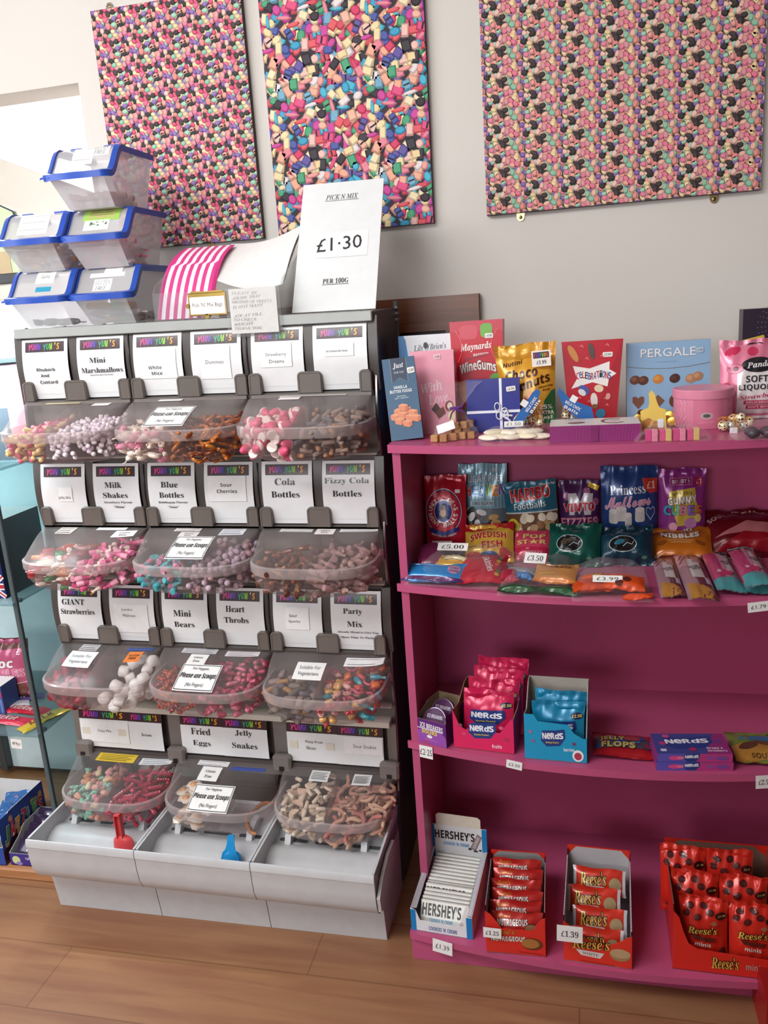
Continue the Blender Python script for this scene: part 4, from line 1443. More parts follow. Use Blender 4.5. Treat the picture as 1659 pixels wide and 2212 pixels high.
def storage_tub(xc, yl, z0, label, notes, seed, fillcols, nfill):
    root = empty('storage_tub', SM @ Matrix.Translation((xc, yl, z0)), label, 'storage tub', 'frosted tubs stacked on the stand')
    HT, DP = .140, .245

    def T(y):
        t = max(0, min(1, (y - .014) / .066))
        return .074 + (HT - .074) * (t * t * (3 - 2 * t))

    def B(y): return max(0, .072 * (1 - y / .062))

    def hx(z): return .063 + .0195 * z / HT
    ys = [.0, .007, .014, .022, .030, .038, .046, .054, .062, .072, .085, .12, .16, .20, .222, .235, .245]

    def Bk(y): return B(y) if y < .222 else HT * (y - .222) / .0231
    m = MB()
    for sx in (-1, 1):
        m.grid(lambda u, v, sx=sx: (lambda y: (sx * hx(xz_ramp(Bk(y), T(y), v)), y, xz_ramp(Bk(y), T(y), v)))(ys[int(round(u * 16))]), 16, 6, FROST)
    m.grid(lambda u, v: ((u * 2 - 1) * hx(.072 * (1 - v)), v * .062, .072 * (1 - v)), 8, 6, FROST)
    m.grid(lambda u, v: ((u * 2 - 1) * hx(HT * v), .222 + .023 * v, HT * v), 4, 4, FROST)
    m.face([(-.063, .062, 0), (.063, .062, 0), (.063, .222, 0), (-.063, .222, 0)], FROST)
    m.build('body', root, 35)
    m = MB()
    lift = .002
    yl_ = [.006 + (.238 - .006) * i / 22 for i in range(23)]
    m.grid(lambda u, v: ((u * 2 - 1) * .079, yl_[int(round(v * 22))], T(yl_[int(round(v * 22))]) + lift), 4, 22, FLAP)
    lid = m.build('lid', root, 40)
    m = MB()
    w = .0845
    loop = [(-w, .244, HT)] + [(-w, y, T(y)) for y in (.20, .15, .10, .085, .078, .070, .060, .050, .040, .030, .022, .014)] + [(-w + .004, .003, .0735), (-w + .014, -.003, .0725)] \
        + [(0, -.003, .0725)] + [(w - .014, -.003, .0725), (w - .004, .003, .0735)] + [(w, y, T(y)) for y in (.014, .022, .030, .040, .050, .060, .070, .078, .085, .10, .15, .20)] + [(w, .244, HT)]
    rings = []
    for i, p in enumerate(loop):
        p = Vector(p)
        t = (Vector(loop[min(i + 1, len(loop) - 1)]) - Vector(loop[max(i - 1, 0)])).normalized()
        side_ = t.cross(Vector((0, 0, 1)))
        if side_.length < .1: side_ = Vector((1 if p.x > 0 else -1, 0, 0))
        side_.normalize(); n_ = side_.cross(t).normalized()
        rings.append([p + side_ * a + n_ * b for a, b in ((-.0075, -.004), (.005, -.0115), (.0065, .003), (-.006, .0065))])
    m.loft(rings, BLUE)
    m.loft([[(-w - .010, -.003, .066), (-w + .02, -.010, .067), (-w + .012, .012, .072)], [(-w - .008, -.002, .071), (-w + .02, -.008, .073), (-w + .012, .012, .077)]], BLUE)
    m.build('lid_rim', lid, 45, label='blue lid rim')
    for x in (-.035, .058):
        m = MB(); m.box(x - .016, .079, HT - .002, x + .016, .087, HT + .0055, BLUE, .001); m.build('hinge', lid, label='blue hinge tab')
    Pm = lambda U, V, h: (U, .010 + V, T(.010 + V) + lift + h)
    for u0, v0, u1, v1, col, tx, scrib in notes:
        mm = MB(); s = Sheet(mm, .16, .075, Pm, 'card', .0008, .0003, .008)
        s.r(u0, v0, u1, v1, col)
        for i in range(scrib):
            y = v1 - (v1 - v0) * (.2 + .6 * i / max(1, scrib - 1)); s.line([(u0 + .03, y), (u1 - .04, y)], .0012, tone(col, .75))
        for t, u, v, ww, hh, st in tx: s.t(t, u, v, ww, hh, '4a4a4e', st)
        mm.build('paper_note', lid, 0)
    rnd = random.Random(seed)
    k = 0
    grp = 'sweets inside frosted tub %d' % seed
    what = label.split(' tub')[0]
    protos = []
    for i, cc in enumerate(fillcols):
        mm = (sw_mouse(cc, cc, 1.2) if i % 3 == 0 else sw_slab(cc, 'sweet', .016, .011, .008) if i % 3 == 1 else sw_rod(.03, .009, cc, None))
        protos.append(mm)
    objs = [p.build('loose_sweet', None, 60, None, 'loose sweet inside the ' + label.replace(' with blue rim', ''), 'sweet', grp) for p in protos] if nfill else []
    for i in range(nfill):
        o = objs[i] if i < len(objs) else objs[rnd.randrange(len(objs))].copy()
        if i >= len(objs): COL.objects.link(o)
        lay_ = i // 12
        j = i % 12
        x = -.051 + .034 * (j % 4) + rnd.uniform(-.006, .006); y = .085 + .042 * (j // 4) + rnd.uniform(-.006, .006) - .012 * lay_
        z = .011 + .017 * lay_ + rnd.uniform(0, .003)
        o.matrix_world = SM @ Matrix.Translation((xc + x, yl + y, z0 + z)) @ Matrix.Rotation(rnd.uniform(0, 6.28), 4, 'Z') @ Matrix.Rotation(rnd.uniform(-.4, .4), 4, 'X')
    return root


Z0, Z1, Z2 = 1.5462, 1.6875, 1.8290
XL, XR = -.888, -.717
storage_tub(XL, 1.905, Z0, 'frosted tub with blue rim, lowest one above the rhubarb and custard card', [(.36, .50, .70, .98, 'f2f2f0', [('Milk', .55, .82, .12, .1, 'sans'), ('Gums', .53, .66, .16, .1, 'sans')], 0), (.40, .30, .68, .42, '2e93b4', [], 0)], 1, ['b8b4b4', 'c4beb8'], 5)
storage_tub(XR, 1.925, Z0, 'frosted tub with blue rim, lowest one beside the striped paper bags', [(.44, .66, .76, .98, 'e9e6e6', [], 0), (.20, .56, .82, .66, 'f0efef', [], 0), (.30, .22, .62, .52, 'f4f4f2', [('GLUTEN', .46, .44, .26, .11, 'ital'), ('FREE', .44, .30, .2, .1, 'ital')], 0)], 2, ['efe9e2', 'e0a04a', '6f9a5a', '7d6a62', 'd8b0a0'], 30)
storage_tub(XL, 1.905, Z1, 'frosted tub with blue rim holding white and orange sweets, in the middle tier', [(.22, .30, .76, .86, 'efeeee', [], 3)], 3, ['e6dcd6', 'e8b070', 'd8ccc8', 'e6b884'], 44)
storage_tub(XR, 1.925, Z1, 'frosted tub with blue rim holding pink sweets, green sticker on its lid', [(.22, .52, .86, .98, '9cc85a', [], 0), (.30, .58, .78, .94, 'c9a083', [], 4), (.26, .30, .70, .54, 'e9e9e6', [], 0), (.36, .40, .66, .50, '4f6e4c', [], 0)], 4, ['e07a94', 'e9a0a8', 'd86a88', 'f0d4d4'], 44)
storage_tub(XR - .004, 1.90, Z2, 'frosted tub with blue rim, topmost of the stack', [(.30, .40, .66, .92, 'f0efef', [], 2), (.62, .58, .92, .92, 'f4f4f2', [('GLUTEN', .77, .8, .24, .11, 'ital'), ('FREE', .76, .66, .2, .1, 'ital')], 0)], 5, ['d8a8a0', 'e4c4bc', 'c99a98'], 24)

# acrylic holder with paper bags
ACR = clear('clear_acrylic', 'd5d8da', .05, .45, .08, 'f6f8f8', 0, .3)
zt = 1.5458
root = empty('paper_bag_holder', SM @ Matrix.Translation((0, 0, zt)), 'clear acrylic holder for paper bags on top of the sweet stand', 'bag holder')
m = MB()
m.box(-.545, 1.880, .001, -.215, 1.882, .066, ACR); m.box(-.545, 1.882, .001, -.215, 2.07, .003, ACR)
for x in (-.545, -.217):
    m.prism([(1.882, .003), (2.07, .003), (2.07, .16), (1.90, .085), (1.882, .066)], 'x', x, x + .002, ACR)
m.build('holder', root, 0)
m = MB(); m.box(-.450, 1.8765, .008, -.352, 1.8795, .062, C('b99a56', 'metal'), .001)
m.prism([(-.444, .060), (-.358, .060), (-.362, .066), (-.40, .064), (-.44, .066)], 'y', 1.8765, 1.8795, C('b99a56', 'metal'))
m.lathe([(.006, 0), (.006, .003)], C('b99a56', 'metal'), 10, (-.452, 1.8795, .032), 'y'); m.lathe([(.006, 0), (.006, .003)], C('b99a56', 'metal'), 10, (-.405, 1.8795, .006), 'y')
pl = m.build('label_frame', root, 30, label='brass label frame')
m = MB(); s = Sheet(m, .090, .040, lambda U, V, h: (-.401 + U, 1.8762 - h, .012 + V)); s.r(0, 0, 1, 1, 'f2f1ee'); s.t("Pick 'N' Mix Bags", .5, .5, .86, .30, '3b3b3f', 'sans', 0)
m.build('label_insert', pl, 0)


def bag_P(x0, W, off, y0=1.893):
    def P(U, V, h):
        a = V / .27
        y = y0 + .012 + off * .5 + .17 * (a * .55 + a * a * .45) - h * .7
        z = .004 + .172 * (a + .16 * math.sin(PI * a)) + off * .35 + h * .7
        return (x0 + U + .004 * a, y, z)
    return P


PK, PWH = C('d23c86', 'paper'), C('f0e4ea', 'paper')
for i in range(5):
    m = MB()
    P = bag_P(-.482 + .0018 * i, .138, .0042 * i)
    W = .138
    n = 13
    for k in range(n):
        a, b = -W / 2 + W * k / n, -W / 2 + W * (k + 1) / n
        m.grid(lambda u, v: P(a + (b - a) * u, v * .27, 0), 1, 10, PK if k % 2 == 0 else PWH)
    m.grid(lambda u, v: P(-W / 2 + W * (1 - u), v * .27, -.0022), 1, 10, C('cc3a80', 'paper'))
    for sx in (-1, 1):
        m.grid(lambda u, v, sx=sx: P(sx * W / 2, v * .27, -.0022 * u), 1, 10, C('cc3a80', 'paper'))
    m.grid(lambda u, v: P(-W / 2 + W * u, .27, -.0022 * v), 1, 1, C('cc3a80', 'paper'))
    m.build('paper_bag', None, 30, SM @ Matrix.Translation((0, 0, zt)), ['front pink and white striped paper bag in the acrylic holder'][0] if i == 0 else 'pink and white striped paper bag behind the front one', 'paper bag', 'striped paper bags')
for i in range(3):
    m = MB()
    wc = C('ecebea', 'paper')
    BL, BR = Vector((-.408, 1.955, .092)), Vector((-.235, 1.955, .072))
    TL, TR = Vector((-.425, 2.10, .178)), Vector((-.225, 2.13, .222 - .004 * i))

    def sh(u, v, i=i):
        p = (BL * (1 - u) + BR * u) * (1 - v) + (TL * (1 - u) + TR * u) * v
        return p + Vector((0, .010 * i - .020 * math.sin(PI * u) * (.3 + v * .5), -.016 * math.sin(PI * u) + .004 * i + .012 * math.sin(PI * v)))
    m.grid(sh, 14, 10, wc)
    m.grid(lambda u, v: sh(1 - u, v) + Vector((0, .0015, .0015)), 14, 10, wc)
    m.build('white_paper_bag', None, 60, SM @ Matrix.Translation((0, 0, zt)), 'front large white paper bag curling up beside the striped bags' if i == 0 else 'large white paper bag behind the front white one', 'paper bag', 'white paper bags')
# handwritten notice in a plastic sleeve hung over the front rail
root = empty('handwritten_notice', SM, 'handwritten paper notice hanging over the top rail of the sweet stand', 'notice')
m = MB(); s = Sheet(m, .118, .103, lambda U, V, h: (-.281 + U, 1.8665 - h, 1.508 + V), 'paper', .0004, .0002)
s.r(0, 0, 1, 1, 'efeeec')
for i, (t, w) in enumerate((('PLEASE BE', .56), ('AWARE THAT', .62), ('100GRMS OF SWEETS', .84), ('IS NOT MANY', .66), ('', 0), ('ASK AT TILL', .62), ('TO CHECK', .50), ('WEIGHT', .42), ('THANK YOU', .6))):
    if t: s.t(t, .06 + w / 2, .90 - .098 * i, w, .062, 'a2a1a6', 'ital', 2 if i % 2 else -1)
m.build('paper', root, 0)
m = MB(); m.box(-.350, 1.8655, 1.500, -.213, 1.8658, 1.616, clear('thin_sleeve', 'dddddd', .06, .4, .15, 'fafafa', .05)); m.build('plastic_sleeve', root, 0)
# tall price sign leaning back
lean_a = math.atan2(.17, .31)
MS = SM @ Matrix.Translation((-.104, 1.928, zt + .003)) @ Matrix.Rotation(-lean_a, 4, 'X')
root = empty('price_sign', MS, 'tall white price sign for 100 grams leaning back on the sweet stand', 'sign')
m = MB(); SW, SH = .207, .352
m.box(-SW / 2, 0, 0, SW / 2, .003, SH, C('e3e5e7', 'lam')); s = Sheet(m, SW, SH, flat_map(0), 'lam', .0003, .0001)
s.t('PICK N MIX', .5, .880, .40, .040, '3a3a3e', 'ital', 0, .006); s.line([(.29, .852), (.71, .852)], .0012, '3a3a3e')
s.r(.24, .405, .86, .60, 'eaebec'); s.line([(.24, .405), (.86, .405)], .0006, 'b9bdc2')
s.t('£1·30', .51, .51, .55, .105, '34343a', 'ital', 3, .004)
s.t('PER 100G', .5, .225, .31, .038, '3a3a3e', 'serif'); s.line([(.34, .198), (.66, .198)], .0012, '3a3a3e')
m.build('sign_board', root, 0)
m = MB(); m.loft([[(-.03, .003, .24), (.03, .003, .24), (.03, .005, .24), (-.03, .005, .24)], [(-.045, .16, .082), (.045, .16, .082), (.045, .162, .084), (-.045, .162, .084)]], C('e3e4e5', 'card'))
m.build('back_strut', root, 0)

# ================================================================== GLASS CABINET ON THE LEFT
CX, CYF, CYB = -1.50, 1.845, 2.24
GLASS = clear('cabinet_glass', 'a9c4c6', .06, .35, .05, 'e8f3f4', 0, .3)
GLE = clear('glass_shelf', '8fa3a8', .16, .5, .06, 'dfeaec', 0, .4)
root = empty('glass_cabinet', None, 'glass display cabinet beside the sweet stand, pale blue back panel', 'cabinet')
m = MB(); m.box(CX - .006, CYF, .06, CX, CYB, 1.475, GLASS); m.build('side_glass', root, 0)
m = MB(); m.box(CX - .010, CYF - .010, .032, CX + .004, CYF + .002, 1.475, C('4d5a5e', 'plas'), .002); m.build('corner_post', root, label='dark corner post')
m = MB(); m.box(-2.4, CYB, .05, CX, CYB + .012, 1.475, C('e2f4f7', 'plas')); m.build('back_panel', root, 0, label='pale blue back panel')
m = MB(); m.box(-2.4, CYF, 1.475, CX, CYB, 1.487, GLE); m.build('top_glass', root, 0)
m = MB(); m.box(-2.3, CYF + .01, 1.452, CX - .03, CYF + .05, 1.4745, C('d8dadb', 'plas'), .003); m.build('strip_lamp', root, label='white strip lamp under the cabinet top')
area('cabinet_light', (-1.85, CYF + .03, 1.450), (-1.85, CYF + .26, .7), 0.7, .03, 17, (0.9, 0.98, 1.0))
for z in (1.195, .826, .425):
    m = MB(); m.box(-2.4, CYF - .022, z, CX + .001, CYB - .01, z + .008, GLE, .001)
    sh_ = m.build('glass_shelf', root, 0)
    m = MB()
    for y in (CYF + .03, CYB - .08): m.lathe([(.006, -.018), (.006, .002)], C('6a7478', 'metal'), 10, (CX - .012, y, z - .001), 'x')
    m.build('shelf_clip', sh_)
m = MB(); m.box(-1.995, CYB - .03, .05, -1.965, CYB - .001, .42, C('3f4446', 'plas'), .002); m.build('rear_post', root)
m = MB(); m.box(-2.4, 1.752, 0, -1.425, CYB + .012, .031, OAK, .003); m.build('plinth', root, label='wooden plinth')
# things in the cabinet
G0, G1, G2, G3 = 1.203, .834, .433, .0312


def quick(name, x0, y0, z0, x1, y1, z1, col, label, cat, draw=None, kind='gloss', side=None, top=None, **k):
    return carton(name, Matrix.Translation(((x0 + x1) / 2, y0, z0)), x1 - x0, z1 - z0, y1 - y0, col, draw, label, cat, kind=kind, side=side, top=top, **k)


quick('sweet_carton', -1.528, 1.985, G0, -1.475, 2.05, 1.468, 'de8a98', 'tall pink carton on the top glass shelf of the cabinet', 'box', lambda s: (s.r(0, .9, 1, 1, 'e8b0b8')))
quick('sweet_carton', -1.66, 1.99, G0, -1.531, 2.06, 1.472, '55565f', 'dark grey carton beside the tall pink one in the cabinet', 'box', lambda s: (s.r(0, .55, 1, 1, 'd8d4d6'), s.t('ml', .85, .8, .2, .05, '6a6a70', 'bold')))
quick('gift_box', -1.60, 1.86, G0, -1.545, 1.93, 1.285, '4fb6c0', 'small turquoise box at the front of the top glass shelf', 'box')


def union_jack(s, u0, v0, u1, v1):
    s.r(u0, v0, u1, v1, '28306e')
    du, dv = u1 - u0, v1 - v0
    for a, b, c, d in ((0, 0, 1, 1), (0, 1, 1, 0)):
        s.line([(u0 + du * a, v0 + dv * b), (u0 + du * c, v0 + dv * d)], dv * s.H * .22, 'e6e2e2')
        s.line([(u0 + du * a, v0 + dv * b), (u0 + du * c, v0 + dv * d)], dv * s.H * .08, 'b8323e')
    for w, cc in ((.32, 'e6e2e2'), (.18, 'b8323e')):
        s.r(u0, (v0 + v1) / 2 - dv * w / 2, u1, (v0 + v1) / 2 + dv * w / 2, cc); s.r((u0 + u1) / 2 - du * w * .36, v0, (u0 + u1) / 2 + du * w * .36, v1, cc)


# navy souvenir box with a flag, its right-hand side printed too
bx = quick('souvenir_box', -1.75, 1.862, G1, -1.545, 2.06, 1.052, '1f2c6e', 'navy souvenir box with a union flag on the middle glass shelf', 'box',
           lambda s: (union_jack(s, .62, .02, .99, .30), s.t('LONDON', .80, .72, .06, .30, 'c9cce0', 'bold', 90)), side='2a3040', top='b9b4b0')
m = MB(); s = Sheet(m, .198, .218, lambda U, V, h: (-1.545 + h, 1.961 + U, G1 + V))
s.r(.08, .10, .92, .92, '27336a'); s.r(.18, .22, .46, .86, '8d97a8', rot=-3); s.r(.56, .30, .80, .80, '737f98', rot=-3); s.r(.25, .03, .7, .16, '7c8496')
for u, v in ((.28, .7), (.34, .5), (.30, .36), (.40, .78)): s.e(u, v, .02, .02, '5a6476')
m.build('side_print', bx, 0)
m = MB(); s = Sheet(m, .200, .19, lambda U, V, h: (-1.6475 + U, 1.866 + V, 1.0525 + h)); s.r(.05, .05, .95, .95, 'c4bfba'); s.r(.1, .1, .5, .3, 'b0454e'); s.line([(.2, .7), (.9, .6)], .002, '8c8884'); s.line([(.55, .9), (.6, .3)], .002, '9a9692')
m.build('top_print', bx, 0)


def d_choc(s):
    s.r(0, .82, 1, 1, '6a3a38'); s.poly([(0, .30), (1, .34), (1, .86), (0, .80)], 'c05a7e')
    s.t('choc', .42, .62, .62, .15, 'f2e6ea', 'boldi', 4, .02, ('5a2a3c', .05)); s.t('NIBBLES', .48, .46, .84, .13, 'd4688c', 'bold', 3, .01, ('efd4de', .05))
    s.t('£1', .86, .80, .16, .09, 'f0e0e4', 'bold'); s.e(.78, .22, .14, .11, '7a4a3c'); s.line([(.05, .36), (.5, .40), (.72, .31), (.99, .34)], .003, 'e9c4d0')
    s.r(0, 0, 1, .12, '46241f')


M, W, H = stand_at(-40, 66, 1430, 1378, 2.02, G2, 4)
pouch('chocolate_bag', M, W, H, .018, 'b8557a', d_choc, 'pink and brown chocolate pouch standing on the lowest glass shelf', 'sweet bag', seed=3)
quick('sweet_carton', -1.79, 1.93, G2, -1.685, 2.0, .525, '3f5a9c', 'small white topped box with blue front beside the pink pouch', 'box', lambda s: (s.r(0, .6, 1, .8, 'a03a78'), *[s.r(.1 + .2 * i, .05, .16 + .2 * i, .55, '6f88c0') for i in range(5)]), top='e9e6e6')
BARS = [('purple_bar', -1.70, 2.005, -38, '5a3f86', 'dce0ea', 'purple and white wrapped chocolate bar, rearmost on the lowest glass shelf'), ('white', -1.715, 1.955, -36, 'd9d8e0', '5a4a80', 'white and purple wrapped chocolate bar on the lowest glass shelf'),
        ('r', -1.625, 1.945, -8, 'c4283c', 'efdada', 'red chocolate bar in the cabinet, rear one of two'), ('r', -1.640, 1.885, -4, 'd0304a', 'f0dfe0', 'red chocolate bar in the cabinet, front one of two'), ('y', -1.528, 1.90, 66, 'd8b83c', '8a3a2a', 'yellow wrapped chocolate bar at the end of the lowest glass shelf')]
for i, (nm, x, y, rz, c1, c2, lb) in enumerate(BARS):
    Mb = Matrix.Translation((x, y, G2 + .0085)) @ Matrix.Rotation(math.radians(rz if i > 1 else 35), 4, 'Z') @ LIE @ Matrix.Translation((0, 0, -.02))
    pouch('chocolate_bar', Mb, .16, .045, .007, c1, lambda s, c2=c2, i=i: (s.t('KitKat' if c1 in ('c4283c', 'd0304a') else 'MILK', .45, .5, .5, .5, c2, 'boldi')), lb, 'chocolate bar', 'chocolate bars in the cabinet', seal=0, seed=i)
ticket(Matrix.Translation((-1.575, CYF - .0235, .388)) @ Matrix.Rotation(.06, 4, 'Y'), .036, .030, '89p', 'white 89p price ticket under the lowest glass shelf', 'ital')
# boxes on the plinth
def tray_box(name, M, W, D, hf, hb, col, inner, label, cat, front=None, side=None, t=.002, group=None, kind='gloss', slope=.5, back_draw=None, hs=None, flare=0.0):
    """open display carton: low front hf, tall back hb; the side walls drop from back to front"""
    root = empty(name, M, label, cat, group)
    o, i_ = C(col, kind), C(inner, 'paper')
    hw = W / 2
    hs = hs if hs is not None else hb
    m = MB()
    m.box(-hw, 0, 0, hw, D, t, i_)

    def wall(outer, inn):
        m.faces(outer + inn, [(0, 1, 2, 3) if True else 0], o)
    m.faces([(-hw, 0, 0), (hw, 0, 0), (hw, 0, hf), (-hw, 0, hf)], [(0, 1, 2, 3)], o)
    m.faces([(-hw + t, t, 0), (hw - t, t, 0), (hw - t, t, hf), (-hw + t, t, hf)], [(3, 2, 1, 0)], i_)
    m.faces([(-hw, 0, hf), (hw, 0, hf), (hw - t, t, hf), (-hw + t, t, hf)], [(0, 1, 2, 3)], i_)
    m.faces([(-hw, D, 0), (hw, D, 0), (hw, D, hb), (-hw, D, hb)], [(3, 2, 1, 0)], o)
    m.faces([(-hw + t, D - t, 0), (hw - t, D - t, 0), (hw - t, D - t, hb), (-hw + t, D - t, hb)], [(0, 1, 2, 3)], i_)
    m.faces([(-hw, D, hb), (hw, D, hb), (hw - t, D - t, hb), (-hw + t, D - t, hb)], [(3, 2, 1, 0)], i_)
    for sx in (-1, 1):
        x0, x1 = sx * hw, sx * (hw - t)
        prof = [(0, 0), (0, hf), (D * slope, xz_ramp(hf, hs, .5 if slope < 1 else .9)), (D * min(.97, slope + .18), hs), (D, hb), (D, 0)]
        a = [(x0, y, z) for y, z in prof]; b = [(x1, y, z) for y, z in prof]
        n = len(prof)
        m.faces(a, [tuple(range(n)) if sx < 0 else tuple(range(n - 1, -1, -1))], o)
        m.faces(b, [tuple(range(n - 1, -1, -1)) if sx < 0 else tuple(range(n))], i_)
        m.faces(a + b, [(k, k + 1, n + k + 1, n + k) for k in range(1, n - 2)], i_)
    if front: front(Sheet(m, W, hf, flat_map(0), kind))
    if side: side(Sheet(m, D, hs, lambda U, V, h: (hw + h, D / 2 + U, V), kind))
    if back_draw: back_draw(Sheet(m, W - 2 * t, hb, lambda U, V, h: (U, D - t - h, V), kind))
    m.build('carton', root, 0)
    return root


def d_jazz(s):
    s.r(0, 0, 1, .5, '3f2430'); s.poly([(0, .3), (.6, .62), (1, .5), (1, .98), (0, .98)], '23489a')
    rnd = random.Random(4)
    for i in range(17):
        u, v = rnd.uniform(.04, .96), rnd.uniform(.06, .9); s.e(u, v, .05, .075, '8f6a5c' if i % 2 else 'a98676', n=12); s.e(u, v, .035, .055, 'b89a8a', n=10)
    for i, (ch, cc) in enumerate(zip('JAZZLES', ('4f8a52', 'd03a40', 'e0a040', 'c03a44', '4a90a8', '58a058', 'c03a44'))):
        s.t(ch, .12 + .125 * i, .58 + .05 * (i % 2), .11, .34, cc, 'bold', -8 + 5 * (i % 3), .02, ('e9e2dc', .05))


root = tray_box('display_carton', Matrix.Translation((-1.745, 1.765, G3)), .205, .21, .06, .150, '2a4a9c', 'd8d6d6', 'blue display carton with round chocolate drops printed on it, on the plinth', 'display carton', None, d_jazz, slope=.05)
for i in range(6):
    Mb = Matrix.Translation((-1.69 - .03 * (i % 2), 1.80 + .028 * i, G3 + .085 + .003 * (i % 3))) @ Matrix.Rotation(.3 * (i % 3 - 1), 4, 'Z') @ Matrix.Rotation(-.9, 4, 'X') @ Matrix.Translation((0, 0, -.04))
    pouch('chocolate_bag', Mb, .075, .075, .008, '3f6fb0', lambda s: (s.t('A', .5, .55, .4, .4, 'c8323c', 'bold', 0, .02, ('efe9e6', .06)), s.e(.3, .2, .16, .12, 'a98a7a'), s.e(.75, .3, .14, .12, 'c4a490')), 'small blue bag of chocolate drops inside the blue display carton', 'sweet bag', 'bags in the blue display carton', seal=.004, seed=i, cut=.02)
root = tray_box('display_carton', Matrix.Translation((-1.556, 1.772, G3)), .150, .165, .040, .085, '3d2f86', 'bcbcc2', 'purple display carton of dark chocolate bars on the plinth beside the base tray', 'display carton',
                lambda s: (s.e(.14, .45, .09, .34, 'c9d29a', 20), s.t('Dairy', .55, .6, .4, .3, 'e6e2ee', 'script'), s.e(.2, .18, .07, .16, '8a80c0')), None, slope=.3)
for i in range(5):
    Mb = Matrix.Translation((-1.552, 1.790 + .026 * i, G3 + .048 + .009 * i)) @ Matrix.Rotation(-.75, 4, 'X') @ Matrix.Translation((0, 0, -.02))
    pouch('chocolate_bar', Mb, .125, .045, .007, '3a2c4a', lambda s: (s.t('n Crunch', .62, .5, .62, .52, 'e9e4ee', 'bold', 0, .01)), 'dark purple wrapped chocolate bar in the purple display carton', 'chocolate bar', 'bars in the purple display carton', seal=0, seed=i)
# the dark shelf and pale green board seen through the opening
m = MB(); m.box(-2.70, 2.325, 1.703, -1.668, 2.43, 1.733, C('1b1b1d', 'plas'), .002)
m.build('wall_shelf', None, label='black shelf across the opening behind the frosted tubs', cat='shelf')
m = MB(); pr = [(-2.1, 1.734), (-1.655, 1.734), (-1.650, 1.88), (-1.66, 1.915), (-1.70, 1.935), (-1.75, 1.942), (-2.1, 1.942)]
m.prism(pr, 'y', 2.35, 2.358, C('23262a', 'plas')); m.prism([(x - .006, z - .003 if z > 1.8 else z) for x, z in pr], 'y', 2.347, 2.35, C('cfe0b4', 'card'))
m.box(-2.1, 2.345, 1.734, -1.70, 2.3468, 1.80, C('cbb48e', 'card')); m.box(-1.685, 2.345, 1.75, -1.668, 2.3468, 1.80, C('eef2e0', 'card'))
m.build('picture_board', None, 0, label='pale green picture board standing on the black shelf in the opening', cat='picture')

# ================================================================== PINK SHELF UNIT
PINK = C('b44f78', 'lacq')
SX0, SX1, SMID = -.397, .637, .12
SZ = [1.255, .931, .528, .083]


def bow(x, off=0.0):
    q = ((x - SMID) / .517) ** 2
    return 1.563 + .052 * q if off else 1.655 + .080 * q


shelf = empty('pink_shelf_unit', None, 'pink painted bow fronted shelf unit with four shelves of sweets', 'shelf unit')
for i, z in enumerate(SZ):
    off = .100 if i == 3 else 0
    xs = [SX0 + (SX1 - SX0) * k / 24 for k in range(25)]
    poly = [(x, bow(x, off)) for x in xs] + [(SX1, 2.05), (SX0, 2.05)]
    if i in (1, 2):
        poly = [(x, bow(x, off)) for x in xs] + [(SX1, 1.74), (SX1 - .028, 1.74), (SX1 - .028, 2.05), (SX0 + .028, 2.05), (SX0 + .028, 1.74), (SX0, 1.74)]
    m = MB(); m.prism(poly, 'z', z - .018, z, PINK); m.build('shelf_board', shelf, 30)
for x0, x1 in ((SX0 + .009, SX0 + .027), (SX1 - .027, SX1 - .009)):
    m = MB(); m.prism([(1.738, .065), (1.738, 1.237), (2.05, 1.237), (2.05, .065)], 'x', x0, x1, PINK); m.build('side_panel', shelf, 0)
m = MB(); m.box(SX0 + .009, 2.05, .02, SX1 - .009, 2.060, 1.25, PINK); m.build('back_panel', shelf, 0)
m = MB(); m.box(SX0 + .002, 1.622, 0, SX1 - .002, 1.637, .0648, PINK, .001); m.box(SX0 + .002, 1.637, 0, SX0 + .018, 2.05, .0648, PINK); m.box(SX1 - .018, 1.637, 0, SX1 - .002, 2.05, .0648, PINK); m.build('plinth', shelf, 0)
T1, T2, T3, T4 = [z + .0004 for z in SZ]
FILM = clear('cellophane', 'e4dfe2', .012, .30, .05, 'fefdfd', .45, .22)


def roll(M, deg, W): return M @ Matrix.Translation((-W / 2, 0, 0)) @ Matrix.Rotation(math.radians(-deg), 4, 'Y') @ Matrix.Translation((W / 2, 0, 0))


# ------------------------------------------------------------------ top shelf
def d_fudge(s):
    s.poly([(.24, 1.0), (.74, 1.0), (.74, .70), (.49, .755), (.24, .70)], '22324e'); s.line([(.24, 1), (.24, .70), (.49, .755), (.74, .70), (.74, 1)], .0010, '7f95a8')
    s.t('Just', .48, .905, .34, .07, 'e3e6ea', 'italb', 4); s.t('FOR YOU', .49, .825, .32, .026, 'b9c3cc', 'serif')
    s.t('VANILLA', .48, .645, .42, .036, 'e6ecee', 'bold'); s.t('BUTTER FUDGE', .48, .595, .68, .038, 'e6ecee', 'bold'); s.t('DELICIOUS', .48, .535, .28, .016, 'c4d0d6', 'bold'); s.t('SOFT & SMOOTH', .48, .510, .42, .016, 'c4d0d6', 'bold')
    for u, v in ((.34, .33), (.58, .345), (.78, .30), (.22, .27), (.46, .285), (.68, .245), (.34, .215), (.86, .235), (.58, .18), (.50, .38)):
        s.poly([(u - .15, v + .045), (u - .03, v + .064), (u + .15, v + .045), (u + .04, v + .026)], 'e09a74'); s.poly([(u - .15, v + .045), (u + .04, v + .026), (u + .04, v - .034), (u - .14, v - .012)], 'd98660'); s.poly([(u + .04, v + .026), (u + .15, v + .045), (u + .14, v - .014), (u + .04, v - .034)], 'c2704e')


